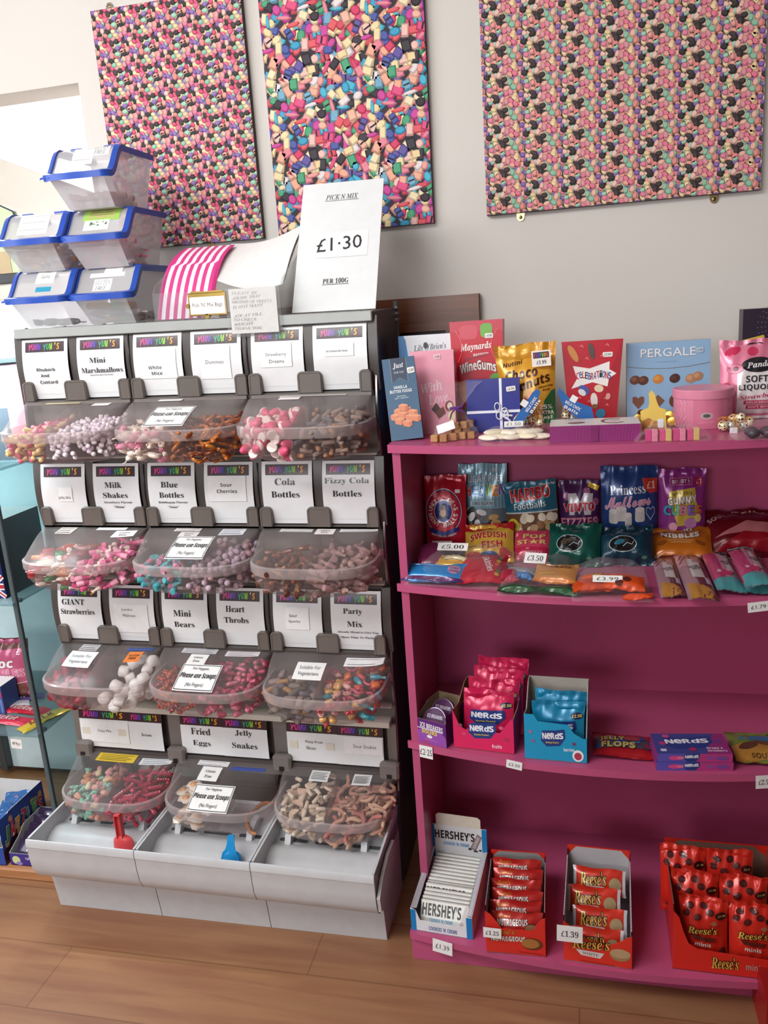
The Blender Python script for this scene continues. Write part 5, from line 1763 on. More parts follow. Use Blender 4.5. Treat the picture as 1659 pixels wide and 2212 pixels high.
M, W, H = stand_at(841, 911, 880, 774, 1.785, T1, 3, 6)
M = roll(M, 4, W)
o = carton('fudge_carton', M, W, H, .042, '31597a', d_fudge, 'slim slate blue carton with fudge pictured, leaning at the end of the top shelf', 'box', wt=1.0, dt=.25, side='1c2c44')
price_sticker(o, lambda U, V, h: (U, .0158 * V / H - h, V), .86, .835, .016, .013, W, H, '£3.49', 4)


def d_lily(s):
    s.r(.0, .0, .14, 1, '1d7cc4'); s.poly([(.14, 0), (1, 0), (1, 1), (.10, 1), (.14, .95), (.17, .8)], 'e9ecf2'); s.t("Lily O'Brien's", .60, .86, .62, .085, '3c3f4e', 'italb', 3); s.line([(.38, .80), (.6, .775), (.82, .81)], .0015, '3c3f4e'); s.e(.52, .885, .045, .035, '2a2c38'); s.r(.14, .55, 1, .74, '2e86c8'); s.r(.14, 0, 1, .55, '2f78b8')


M, W, H = stand_at(861, 974, 745, 723, 1.985, T1, 2)
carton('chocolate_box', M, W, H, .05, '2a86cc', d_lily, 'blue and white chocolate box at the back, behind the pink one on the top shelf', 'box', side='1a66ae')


def d_pink(s):
    s.r(.06, .0, 1, 1, 'e092a6'); s.t('With', .46, .57, .50, .12, 'efd0da', 'ital', 10, .006); s.t('Love', .60, .43, .46, .12, 'efd0da', 'ital', 10, .006)
    s.line([(.2, .88), (.62, .88), (.62, .66), (.2, .66), (.2, .88)], .0007, 'e8a8b8')
    s.poly([(.44, .30), (.56, .38), (.66, .30), (.54, .24)], '4a2420'); s.poly([(.52, .26), (.72, .33), (.78, .24), (.60, .18)], '6a3226'); s.e(.86, .33, .10, .07, '7a3a30'); s.e(.87, .335, .06, .04, 'e6d8c4'); s.e(.90, .21, .085, .065, 'e4d09c')


M, W, H = stand_at(890, 983, 850, 757, 1.865, T1, 3, -2)
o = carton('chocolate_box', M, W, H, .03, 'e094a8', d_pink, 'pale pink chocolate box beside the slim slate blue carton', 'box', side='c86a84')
price_sticker(o, flat_map(0), .62, .925, .016, .011, W, H, '£3.99', 3, 'e9c2cc')


def d_gums(s):
    s.r(0, .90, 1, 1, 'c4384c'); s.rr(.18, .83, .52, .96, .01, 'd04a5c'); s.rr(.58, .84, .80, .97, .008, '6fae44')
    s.t('Maynards', .48, .755, .60, .085, 'f3ece6', 'italb', 4, .008); s.t('BASSETTS', .58, .685, .30, .026, 'f3ece6', 'bold', 3)
    s.poly([(.24, .655), (.74, .69), (.74, .675), (.25, .63)], 'a02236')
    s.t('WineGums', .51, .555, .72, .095, 'f4efea', 'bold', 2, .012, ('5a1a28', .05), bend=.35)
    s.e(.33, .33, .22, .13, 'e0803a', 20); s.e(.33, .34, .16, .085, 'ea9648', 20); s.e(.36, .155, .17, .07, '5fa045'); s.e(.62, .40, .035, .03, '74b04a'); s.e(.72, .36, .065, .03, 'e58a3c', 40); s.e(.86, .45, .12, .055, '63a544', -35); s.e(.70, .18, .2, .06, 'f0d9b8', 10); s.e(.8, .12, .16, .06, 'd84a54')
    for k in range(2): s.line([(.12 + .76 * k + .10 * math.sin(a / 3) * (1 - 2 * k), .62 + a * .03) for a in range(11)], .0016, 'ea6a6a')


M, W, H = stand_at(982, 1083, 815, 692, 1.955, T1, 2)
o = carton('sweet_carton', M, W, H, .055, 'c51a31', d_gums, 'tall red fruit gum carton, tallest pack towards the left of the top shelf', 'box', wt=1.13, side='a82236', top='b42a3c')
price_sticker(o, lambda U, V, h: (U * (1 + .13 * V / H), -h, V), .74, .855, .017, .011, W, H, '£4.99')


def d_pean(s):
    s.r(0, .86, 1, 1, 'c98a24'); s.t('Nutini', .28, .77, .34, .055, '4a2a1a', 'boldi', 8); s.t('Choco', .42, .635, .56, .13, '4a2418', 'boldi', 6, .01); s.t('Peanuts', .52, .50, .80, .115, '4a2418', 'boldi', 14, .008); s.t('sharing', .83, .455, .26, .035, '4a2418', 'boldi', 8); s.t('bag', .84, .415, .13, .035, '4a2418', 'boldi', 8)
    s.poly([(.72, 0), (1, 0), (1, .42), (.93, .40), (.80, .28)], '2e6a3c'); s.t('25%', .82, .205, .24, .055, 'f0ece0', 'bold'); s.t('EXTRA', .83, .135, .26, .045, 'f0ece0', 'bold'); s.t('FREE', .83, .075, .22, .045, 'f0ece0', 'bold')
    s.e(.28, .29, .15, .075, 'dfa04a', 30); s.e(.52, .27, .14, .085, 'd3703a', 40); s.e(.60, .33, .11, .055, 'e08a3c', -50); s.e(.48, .14, .17, .10, 'd98a30', 80); s.e(.18, .15, .10, .08, 'cf6a34'); s.e(.60, .30, .05, .035, '5a9ac4'); s.e(.3, .33, .04, .03, '6aa9cc')


M, W, H = stand_at(1078, 1211, 850, 745, 1.935, T1, 6, -3)
o = pouch('nut_pouch', roll(M, 3, W), W, H, .020, 'dda034', d_pean, 'mustard yellow chocolate nut pouch with a price card stuck on it', 'sweet bag', None, .030, 1.0, 8, .14)
m = MB(); s = Sheet(m, .043, .036, lambda U, V, h: (.038 + U, -.0235 - h, H * .70 + V), 'card', 0); s.r(0, 0, 1, 1, 'e9e3dc'); s.r(.08, .52, .92, .90, '35242a')
for i, ch in enumerate("YUMYUMS"): s.t(ch, .16 + .11 * i, .71, .09, .24, RAINBOW[min(11, i * 2)], 'boldi')
s.t('£1.99', .5, .26, .50, .24, '3a3236', 'serifb'); m.box(.0165, -.0232, H * .70, .0595, -.0222, H * .70 + .036, C('e9e3dc', 'card')); m.build('price_card', o, 0, None, 'small white price card')

RIB = C('e6e8f2', 'plas')


def d_gift(s): pass


M, W, H = stand_at(1008, 1123, 870, 818, 1.862, T1, 4, 1)
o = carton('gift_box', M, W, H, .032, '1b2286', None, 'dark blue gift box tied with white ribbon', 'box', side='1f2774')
m = MB(); m.box(W * .12, -.0012, 0, W * .12 + .006, .0005, H, RIB); m.box(-W / 2, -.0014, H * .36, W / 2, .0005, H * .36 + .006, RIB)
for k, (dx, dz, a) in enumerate(((-.006, .012, .5), (.010, .0, -.4), (.014, -.008, -.9), (-.002, -.008, .2))):
    ring = [(W * .13 + dx + .007 * math.cos(t * .7) * math.cos(a), -.004 - .003 * math.sin(t * .35), H * .38 + dz + .009 * math.sin(t * .7)) for t in range(10)]
    m.tube(ring, .0015, RIB, 5)
m.tube([(W * .13, -.004, H * .38), (W * .16, -.008, H * .30), (W * .24, -.006, H * .27), (W * .32, -.008, H * .20)], .0022, RIB, 5); m.tube([(W * .13, -.004, H * .38), (W * .20, -.007, H * .32), (W * .36, -.006, H * .30)], .002, RIB, 5)
m.build('ribbon', o, 50, label='white ribbon with bow')
price_sticker(o, flat_map(0), .84, .80, .021, .011, W, H, '£6.99', 6)


def cello(name, M, W, D, h, label, cat='sweet bag', seed=0, group=None, note=None, film=None):
    """crumpled see-through bag lying on a shelf, local x along the front, y back, z up; a bag laid over its contents"""
    rnd = random.Random(seed); ph = [rnd.uniform(0, 6) for _ in range(6)]
    m = MB()

    def top(u, v):
        x = 2 * u - 1; y = 2 * v - 1
        e = (max(0, 1 - abs(x) ** 3) ** .7) * (max(0, 1 - abs(y) ** 3) ** .7)
        z = h * e * (1 + .10 * math.sin(7 * u + ph[0]) * math.sin(6 * v + ph[1])) + .003 * math.sin(13 * u + ph[2] + 5 * v) * (.4 + .6 * e)
        return ((u - .5) * W + .003 * math.sin(9 * v + ph[3]), v * D + .003 * math.sin(8 * u + ph[4]), max(.0004, z + .0006))
    m.grid(top, 22, 18, film or FILM)
    m.grid(lambda u, v: ((.5 - u) * W, v * D, .0003), 2, 2, film or FILM)
    o = m.build(name, None, 60, M, label, cat, group)
    if note:
        u, v, w, hh, txt, st, lift, rot = note
        mm = MB()
        P0 = Vector(top(u, v)); P0.z = max(P0.z, h * .5) + lift
        R = Matrix.Translation(P0) @ Matrix.Rotation(math.radians(rot), 4, 'Z') @ Matrix.Rotation(math.radians(38), 4, 'X')
        mm.T = R
        s = Sheet(mm, w, hh, lambda U, V, h: (U, V - hh / 2, .0006 + h), 'card'); s.r(0, 0, 1, 1, 'e6e4e2')
        if txt: s.t(txt, .5, .5, .74, .52, '3a3838', st)
        mm.build('price_label', o, 0, None, 'white price label')
    return o


# clear bag of fudge cubes
FUD = ['b98a5a', 'a8784c', 'b08054']
for i, (px, py, dz) in enumerate(((939, 956, 0), (958, 956, 0), (978, 953, 0), (999, 950, 0), (1018, 949, 0), (968, 940, 0), (990, 938, 0), (1008, 937, 0), (984, 945, .017), (1003, 943, .017), (1016, 940, .017))):
    p = at_z(px, py, T1)
    m = MB(); m.box(-.0085, -.0085, 0, .0085, .0085, .0165, C(FUD[i % 3], 'sweet'), .002)
    m.build('fudge_cube', None, 0, Matrix.Translation((p.x, p.y + .0085, T1 + dz)) @ Matrix.Rotation(.15 * (i % 3 - 1), 4, 'Z'), 'brown fudge cube in the clear bag on the top shelf', 'sweet', 'fudge cubes in the clear bag')
p = at_z(980, 950, T1)
MF = Matrix.Translation((p.x, p.y - .012, T1))
root = empty('fudge_bag', MF, 'clear bag of fudge cubes tied with purple ribbon on the top shelf', 'sweet bag')
m = MB()
ringz = []
for k in range(13):
    t = k / 12
    rx = .052 * (1 - .78 * min(1, t / .55) ** 1.4) if t < .55 else .0115 + .044 * ((t - .55) / .45) ** 1.2
    ry = .034 * (1 - .72 * min(1, t / .55) ** 1.3) if t < .55 else .0095 + .012 * ((t - .55) / .45)
    z = .001 + .118 * t
    ringz.append([(rx * math.cos(q) * (1 + .13 * math.sin(q * 5 + k)) + .004 * t, .032 + ry * math.sin(q) * (1 + .13 * math.cos(q * 4 + k * .7)) + .05 * t ** 2, z) for q in [2 * PI * j / 20 for j in range(20)]])
m.loft(ringz, FILM, True, True, False)
m.build('film', root, 60)
m = MB(); m.tube([(.004 + .013 * math.cos(q * .6), .045 + .011 * math.sin(q * .6), .066) for q in range(11)], .0022, C('5a2e7c', 'plas'), 6)
for dx, dz in ((.020, .010), (-.012, -.022), (.024, -.010)): m.tube([(.004, .034, .066), (.004 + dx * .6, .026, .066 + dz * .4), (.004 + dx, .024, .066 + dz)], .0018, C('5a2e7c', 'plas'), 5)
m.build('ribbon', root, 50, label='purple ribbon')
m = MB(); m.T = Matrix.Translation((-.012, -.004, .022)) @ Matrix.Rotation(-.3, 4, 'Y') @ Matrix.Rotation(-.5, 4, 'X'); m.box(-.020, -.0004, 0, .020, .0004, .020, C('e4e2e4', 'card')); m.build('paper_label', root, 0)
# clear bag of white chocolate pieces
p = at_z(1105, 953, T1)
for i in range(9):
    m = MB(); m.ball((0, 0, 0), (.026, .012, .0055), C('ebe0c6' if i % 2 else 'efe6d2', 'sweet'), 14, 6)
    x = -.050 + .027 * (i % 5) + (.012 if i > 4 else 0); y = .014 + (.016 if i > 4 else 0)
    m.build('white_chocolate_piece', None, 60, Matrix.Translation((p.x + x, p.y + y, T1 + .007 + (.008 if i > 4 else 0) + .0015 * (i % 2))) @ Matrix.Rotation(.5 * (i % 3 - 1), 4, 'Z') @ Matrix.Rotation(.25, 4, 'X'), 'cream white chocolate piece in the flat clear bag', 'sweet', 'white chocolate pieces in the clear bag')
cello('white_chocolate_bag', Matrix.Translation((p.x, p.y - .006, T1)), .142, .060, .028, 'flat clear bag of white chocolate pieces on the top shelf', seed=4, note=(.52, .62, .040, .017, '£1.50', 'ital', .002, 3))


# net bags of foil footballs
def football_mat(name, base, spot):
    key = ('ball', name)
    if key in _MAT: return _MAT[key]
    m = bpy.data.materials.new(name); m.use_nodes = True
    nt = m.node_tree; b = nt.nodes['Principled BSDF']
    tc = nt.nodes.new('ShaderNodeTexCoord'); vo = nt.nodes.new('ShaderNodeTexVoronoi'); vo.inputs['Scale'].default_value = 150; vo.inputs['Randomness'].default_value = .35
    nt.links.new(tc.outputs['Object'], vo.inputs['Vector'])
    rp = nt.nodes.new('ShaderNodeValToRGB'); rp.color_ramp.interpolation = 'CONSTANT'
    rp.color_ramp.elements[0].color = lin(spot); rp.color_ramp.elements[1].color = lin(base); rp.color_ramp.elements[1].position = .36
    nt.links.new(vo.outputs['Distance'], rp.inputs[0]); nt.links.new(rp.outputs[0], b.inputs['Base Color'])
    b.inputs['Roughness'].default_value = .3; b.inputs['Metallic'].default_value = .15
    _MAT[key] = m
    return m


FB = [football_mat('football_cream', 'e6d6b4', '2a2422'), football_mat('football_blue', 'c2d6da', '4a3a34'), football_mat('football_tan', 'd6a878', '3a2a26')]


def footballs(pts, Y, r, label, group):
    for i, (px, py) in enumerate(pts):
        p = at_y(px, py, Y + .006 * (i % 3))
        m = MB(); m.ball((0, 0, 0), r, FB[i % 3], 14, 8)
        m.build('chocolate_football', None, 60, Matrix.Translation((p.x, p.y, max(T1 + r + .001, p.z))) @ Matrix.Rotation(i * 1.3, 4, 'X'), label, 'sweet', group)


def net_bag(name, pts, Y, r, tagpx, colr, label, txt, netcol, tagcol):
    a = at_y(sum(q[0] for q in pts) / len(pts), sum(q[1] for q in pts) / len(pts), Y)
    root = empty(name, Matrix.Translation((a.x, a.y, T1)), label, 'sweet bag')
    m = MB(); nm = C(netcol, 'plas')
    xs = [at_y(q[0], q[1], Y).x - a.x for q in pts]; zs = [max(T1 + r, at_y(q[0], q[1], Y).z) - T1 for q in pts]
    x0, x1, z1 = min(xs) - r * 1.15, max(xs) + r * 1.15, max(zs) + r * 1.1
    cx, hw = (x0 + x1) / 2, (x1 - x0) / 2
    N = 9
    nk = Vector((tagpx[0] and (at_y(*tagpx[0], Y).x - a.x), -.008, at_y(*tagpx[0], Y).z - T1))

    def sp(u, v):
        q = 2 * PI * u
        e = math.sin(PI * min(1, v * 1.02)) ** .6 if v < .5 else max(.04, math.sin(PI * v) ** .8)
        base = Vector((cx + hw * e * math.cos(q), .006 + (r * 1.9) * e * math.sin(q), .0008 + z1 * v))
        if v > .75: base = base.lerp(nk, ((v - .75) / .25) ** 1.5)
        return base
    for k in range(N):
        m.tube([sp(k / N + .10 * v, v) for v in [j / 10 for j in range(11)]], .00055, nm, 4, False)
        m.tube([sp(k / N - .10 * v, v) for v in [j / 10 for j in range(11)]], .00055, nm, 4, False)
    m.build('net', root, 60, label='%s net' % colr)
    # printed header tag: px list -> flat quad slightly in front
    P4 = [at_y(x, y, Y - .022) - Vector((a.x, a.y, T1)) for x, y in tagpx[1]]
    m = MB(); tm = C(tagcol, 'gloss')
    m.loft([[p for p in P4], [p + Vector((0, .0012, 0)) for p in P4]], tm)
    n = len(P4)
    cen = sum(P4, Vector()) / n
    M2 = tagpx[2]
    s = Sheet(m, .06, .03, lambda U, V, h: (cen.x + (U * math.cos(M2) - (V - .015) * math.sin(M2)), cen.y - .0003 - h, cen.z + (U * math.sin(M2) + (V - .015) * math.cos(M2))), 'card', .0004, .0002)
    s.rr(.28, .62, .52, 1.1, .001, 'e6e6e8'); s.t(txt[0], .5, .42, .62, .22, 'e9e6ea', 'bold'); s.t(txt[1], .52, .10, .56, .22, 'e9e6ea', 'bold')
    m.build('header_tag', root, 0)
    return root


Bp = [(1118, 907), (1134, 912), (1150, 908), (1166, 913), (1142, 893), (1128, 896)]
footballs(Bp, 1.815, .0088, 'spotted foil ball in the net with blue tag beside the gift box', 'footballs in the left blue tagged net')
net_bag('football_net', Bp, 1.815, .0088, ((1160, 840), [(1106, 914), (1128, 915), (1160, 868), (1168, 846), (1160, 840), (1150, 848)], .95), 'pale', 'net of chocolate footballs with blue tag, beside the dark blue gift box', ('MILK CHOC', 'Balls'), 'c9b48e', '2a64aa')
Bp = [(1222, 897), (1236, 902), (1226, 886)]
footballs(Bp, 1.84, .0088, 'spotted foil ball in the net with blue tag before the red trapezoid box', 'footballs in the right blue tagged net')
net_bag('football_net', Bp, 1.84, .0088, ((1206, 841), [(1218, 880), (1250, 905), (1284, 905), (1278, 880), (1232, 862), (1208, 838), (1204, 848)], -.55), 'pale', 'net of chocolate footballs with blue tag, before the red trapezoid box', ('MILK CHOC', 'Balls'), 'c9b48e', '2a64aa')


def d_cele(s):
    s.poly([(.5, .0), (.98, 1), (1, .92), (1, 0)], 'a81a2a'); s.poly([(.10, .42), (.22, .54), (.16, .70), (.45, .66), (.80, .735), (.80, .64), (.93, .585), (.80, .53), (.78, .43), (.5, .49)], 'f0ece8')
    for i, (ch, cc) in enumerate(zip('CeLEBRATiONS', ('c8323c', '3a5aa0', 'c8323c', '2a2a34', '3a5aa0', 'b8323c', '3a5aa0', 'c8323c', '2a2a34', '3a6ab0', 'c8323c', '3a5aa0'))):
        s.t(ch, .235 + .052 * i, .575 + .012 * math.sin(i), .05, .085, cc, 'bold', 4 * math.sin(i * 2))
    for u, v, ru, rv, cc, a in ((.18, .85, .06, .11, 'cc8a48', 20), (.49, .87, .05, .10, '5a4a46', 8), (.34, .40, .08, .07, '4a5aa8', 40), (.30, .37, .06, .05, 'e6e4ea', 40), (.62, .41, .09, .045, 'e4d4b0', -30), (.53, .27, .07, .09, 'e9e2dc', 4), (.54, .19, .07, .03, '8a5a3c', 0), (.66, .10, .10, .06, '2f7a9a', -20), (.40, .12, .09, .05, '3a6a4a', -30)):
        s.e(u, v, ru, rv, cc, a)
    for u, v in ((.3, .93), (.72, .93), (.38, .78), (.64, .8), (.22, .30), (.72, .28), (.4, .25), (.76, .20)): s.line([(u, v), (u + .03, v + .02), (u + .05, v - .01)], .002, 'e68a84')
    s.e(.80, .31, .045, .04, 'd89a90')


M, W, H = stand_at(1225, 1335, 815, 735, 1.965, T1, 3)
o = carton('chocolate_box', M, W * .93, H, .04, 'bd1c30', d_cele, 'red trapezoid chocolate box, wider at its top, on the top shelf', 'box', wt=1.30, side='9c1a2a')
price_sticker(o, lambda U, V, h: (U * (1 + .30 * V / H), -h, V), .74, .82, .018, .011, W, H, '£3.99')
GOLD = C('b59a62', 'metal'); SILV = 'dfe2e6'


def d_perg(s):
    s.t('PERGALE', .50, .855, .66, .115, '6e6a64', 'sans', 0, .012); s.t('PERGALE', .497, .858, .66, .112, 'e9e9ec', 'sans', 0, .004); s.line([(.0, .69), (.25, .655), (.5, .645), (.75, .66), (1, .70)], .0014, '7a7468'); s.t('CHOCOLATES', .48, .735, .24, .014, '8aa0b4', 'bold')
    for u, v, c1, c2 in ((.10, .51, '6a4030', '8a5a3c'), (.20, .50, '5a3428', '7a4a34'), (.38, .51, 'c8803c', 'd8984a'), (.58, .51, '4a2c28', '5c3830'), (.77, .50, 'b88460', 'c99a74'), (.85, .525, 'b07a54', 'c49470')):
        s.e(u, v, .065, .06, c1, 20); s.e(u - .015, v + .012, .035, .03, c2, 20)
    s.poly([(.14, .12), (.21, .21), (.21, .28), (.175, .29), (.14, .265), (.105, .29), (.07, .28), (.07, .21)], '7a5040'); s.poly([(.38, .13), (.46, .22), (.38, .30), (.30, .22)], '80543c'); s.e(.58, .21, .065, .085, '6a4234'); s.r(.74, .13, .86, .29, '5a3a30')


M, W, H = stand_at(1354, 1534, 815, 737, 2.0, T1, 2)
o = carton('chocolate_box', M, W, H, .03, '8fb2d2', d_perg, 'large pale blue chocolate box with silver lettering', 'box', side='8a7a5c', top='9a8a66')
price_sticker(o, flat_map(0), .87, .865, .016, .011, W, H, '£7.99', 0, 'b8cde0')
# flat white-topped box
A_, B_ = at_z(1188, 957, T1), at_z(1384, 951, T1)
Wf = (B_ - A_).length; Hf = .034; Df = .095
Mf = frame((A_ + B_) / 2, B_ - A_, (0, 0, 1))
o = carton('chocolate_box', Mf, Wf, Hf, Df, '8a3070', lambda s: [s.line([(i / 30, .1), (i / 30 + .02, .9)], .0006, '9a4280') for i in range(1, 29)] and s.r(.46, .05, .54, .95, '7c2a64'), 'flat chocolate box with white lid and purple sides, lying on the top shelf', 'box', side='7a2a62', top='ddd8d8')
m = MB(); s = Sheet(m, Wf, Df, top_map(Hf)); s.line([(.72 + .13 * math.cos(t * .33), .52 + .30 * math.sin(t * .33)) for t in range(3, 18)], .006, '6a4a50'); s.e(.30, .40, .10, .14, '8a5a58', 10); s.e(.29, .45, .06, .06, 'a87a74', 10); s.t('Truffles', .73, .52, .10, .10, '5a3a44', 'script'); s.line([(.14, .34), (.5, .34)], .001, 'b09a98'); s.t('chocolate', .3, .86, .2, .10, '8a7470', 'script'); m.build('lid_print', o, 0)
# gold coins in a net with a yellow tag
for i, (x, y, dz) in enumerate(((1378, 915, 0), (1392, 922, 0), (1408, 921, 0), (1424, 921, 0), (1440, 917, 0), (1385, 908, .004), (1446, 911, .004), (1432, 909, .006), (1415, 907, .006), (1452, 921, .0))):
    p = at_z(x, y, T1)
    m = MB(); m.lathe([(.010, 0), (.0112, .0008), (.0112, .0026), (.010, .0034), (.0085, .003)], C('c99a48', 'metal'), 16)
    m.build('chocolate_coin', None, 40, Matrix.Translation((p.x, p.y, T1 + .010 + dz)) @ Matrix.Rotation(.9 + .1 * (i % 4), 4, 'X') @ Matrix.Rotation(.5 * (i % 3 - 1), 4, 'Y'), 'gold foil chocolate coin under the yellow tag', 'sweet', 'gold chocolate coins')
MT = Matrix.Translation((at_y(1412, 917, 1.765).x, 1.765, T1)) @ Matrix.Rotation(-.18, 4, 'X')
root = empty('coin_net_tag', MT, 'yellow bottle shaped tag of a net of gold coins', 'sweet bag')
m = MB(); pr = [(-.024, .0), (.026, .0), (.024, .050), (.012, .054), (.007, .066), (.003, .082), (-.003, .090), (-.009, .084), (-.008, .066), (-.010, .055), (-.026, .048)]
m.prism(pr, 'y', 0, .0012, C('e2c05c', 'gloss'))
s = Sheet(m, .05, .076, flat_map(0)); s.poly([(.04, .04), (.96, .06), (.90, .38), (.6, .34), (.3, .44), (.06, .36)], 'b8783a'); s.t('Gold', .40, .28, .40, .09, 'f0d890', 'bold', 60); s.rr(.66, .16, .90, .40, .002, 'dfe4ea'); s.r(.2, .06, .86, .12, '7a4a2a'); s.t('COINS', .48, .16, .4, .06, '5a3a20', 'bold')
m.build('tag', root, 0)
# round pink tin
p = at_y(1517, 900, 1.862); R_ = .0605
root = empty('round_gift_tin', Matrix.Translation((p.x, 1.862 + .0, T1)), 'round pink patterned tin with lid on the top shelf', 'tin')
PT = C('dc8aa4', 'gloss')
m = MB(); m.lathe([(R_ - .002, 0), (R_ - .001, .002), (R_ - .001, .066)], PT, 40)
Pt = lambda U, V, h: ((R_ - .001 + h) * math.sin(U / R_), -(R_ - .001 + h) * math.cos(U / R_), V)
s = Sheet(m, .17, .066, Pt, 'gloss', .0003, .0001, .006); s.r(.34, .0, .72, .92, 'cf7492'); s.e(.50, .42, .075, .11, 'b8a4a4'); s.e(.50, .42, .045, .06, '5a5458'); s.t('sweets', .5, .22, .2, .06, 'e4aabc', 'script')
for u in (.06, .12, .18, .24, .79, .85, .91, .97):
    for v in (.12, .36, .60, .84): s.line([(u - .014, v - .07), (u + .014, v + .07)] if int(v * 10) % 2 else [(u - .014, v + .07), (u + .014, v - .07)], .0011, '9a5a72' if int(u * 100) % 2 else 'eac0cc')
m.build('body', root, 30)
m = MB(); m.lathe([(R_ + .0012, .062), (R_ + .0015, .064), (R_ + .0015, .079), (R_, .081), (R_ - .004, .0805), (.002, .0803)], PT, 40); m.build('lid', root, 30)
# clear pack of pink and yellow cubes
p = at_z(1450, 954, T1)
for i in range(4):
    m = MB(); c1, c2 = ('d8558a', 'd8b878') if i % 2 else ('cf4a86', 'e08aa6')
    m.box(-.0115, 0, 0, .0, .022, .023, C(c1, 'sweet'), .001); m.box(.0, 0, 0, .0115, .022, .023, C(c2, 'sweet'), .001)
    m.build('coconut_ice_cube', None, 0, Matrix.Translation((p.x - .036 + .026 * i, p.y + .004 + .002 * (i % 2), T1)), 'pink and yellow sugar cube in the clear pack below the yellow tag', 'sweet', 'pink and yellow cubes')
cello('cube_pack', Matrix.Translation((p.x + .004, p.y - .001, T1)), .140, .034, .031, 'clear pack of pink and yellow cubes at the front of the top shelf', seed=9)
Bp = [(1562, 921), (1578, 931), (1592, 917), (1600, 903), (1610, 924), (1584, 905), (1617, 912), (1603, 937)]
footballs(Bp, 1.765, .0108, 'spotted foil ball in the orange net on the top shelf', 'footballs in the orange net')
net_bag('football_net', Bp, 1.765, .0108, ((1590, 941), [(1588, 936), (1594, 936), (1592, 948), (1589, 948)], 0), 'orange', 'orange net of chocolate footballs in front of the pink liquorice pouch', ('', ''), 'd08a3c', 'c88a44')


def d_panda(s):
    s.r(0, .0, 1, 1, 'dc7c98'); s.r(.26, .0, 1, .68, 'efeaea')
    for u, v, a in ((.2, .86, 25), (.9, .84, -20)): s.e(u, v, .14, .05, 'd0325c', a)
    s.e(.5, .85, .085, .055, 'd23c64'); s.e(.10, .42, .06, .05, 'd0385e'); s.poly([(.40, .93), (.45, .955), (.62, .955), (.68, .93), (.6, .94), (.48, .94)], '2a2028')
    s.e(.58, .68, .26, .095, '26262c'); s.t('Panda', .59, .685, .38, .075, 'f2f0f0', 'italb', 4, .008)
    s.e(.22, .64, .13, .065, '8a4a60'); s.e(.22, .64, .12, .06, 'dc7c98'); s.e(.23, .64, .05, .03, '6a3a4c')
    s.t('SOFT', .56, .505, .34, .085, '35333a', 'bold'); s.t('LIQUORICE', .64, .395, .72, .085, '35333a', 'bold'); s.t('Strawberry', .62, .285, .66, .07, 'cc3c62', 'italb', 5); s.r(.36, .185, .88, .235, 'cc3c62'); s.t('DELICIOUSLY', .62, .21, .44, .026, 'f0e4e8', 'bold'); s.r(.40, .125, .84, .175, 'cc3c62'); s.t('SOFT BITES', .62, .15, .38, .026, 'f0e4e8', 'bold')


M, W, H = stand_at(1553, 1692, 830, 733, 1.93, T1, 5)
pouch('liquorice_pouch', M, W, H, .020, 'dc7c98', d_panda, 'pink and white strawberry liquorice pouch at the end of the top shelf', 'sweet bag', None, .012, .8, 12)


def d_may(s):
    rnd = random.Random(2)
    for k in range(4):
        for i in range(16): a = math.radians(100 + 12 * i); s.e(.72 + (.34 + .055 * k) * math.cos(a), .84 + (.17 + .026 * k) * math.sin(a), .009, .005, '8a6a90', n=6)
    s.e(.62, .955, .22, .07, 'b078b4'); s.poly([(.42, .80), (1, .83), (1, .68), (.50, .67)], 'c42a3e'); s.t('Maynards', .86, .755, .78, .075, 'efe9e4', 'italb', 3, .01); s.r(.0, .695, .32, .735, 'd0b048', rot=12); s.t('POWER', .84, .625, .5, .03, 'e4dce4', 'bold')


M, W, H = stand_at(1604, 1752, 720, 664, 2.0, T1, 0)
carton('sweet_carton', M, W, H, .045, '2e2434', d_may, 'tall black carton with purple dots standing behind the pink liquorice pouch', 'box', side='241c2a', top='77706c')
Md = Matrix.Translation((at_z(1668, 950, T1).x, at_z(1668, 950, T1).y, T1))
for i in range(6):
    m = MB(); m.ball((0, 0, 0), (.013, .012, .010), C(['3c2c3c', '4a3440', '2e2630'][i % 3], 'sweet'), 10, 6)
    m.build('dark_chocolate_drop', None, 60, Md @ Matrix.Translation((-.030 + .028 * (i % 3), .018 + .022 * (i // 3), .0108)), 'dark sweet in the clear bag at the end of the top shelf', 'sweet', 'dark sweets at the end of the top shelf')
cello('dark_sweet_bag', Md, .13, .07, .034, 'clear bag of dark sweets at the end of the top shelf', seed=14)

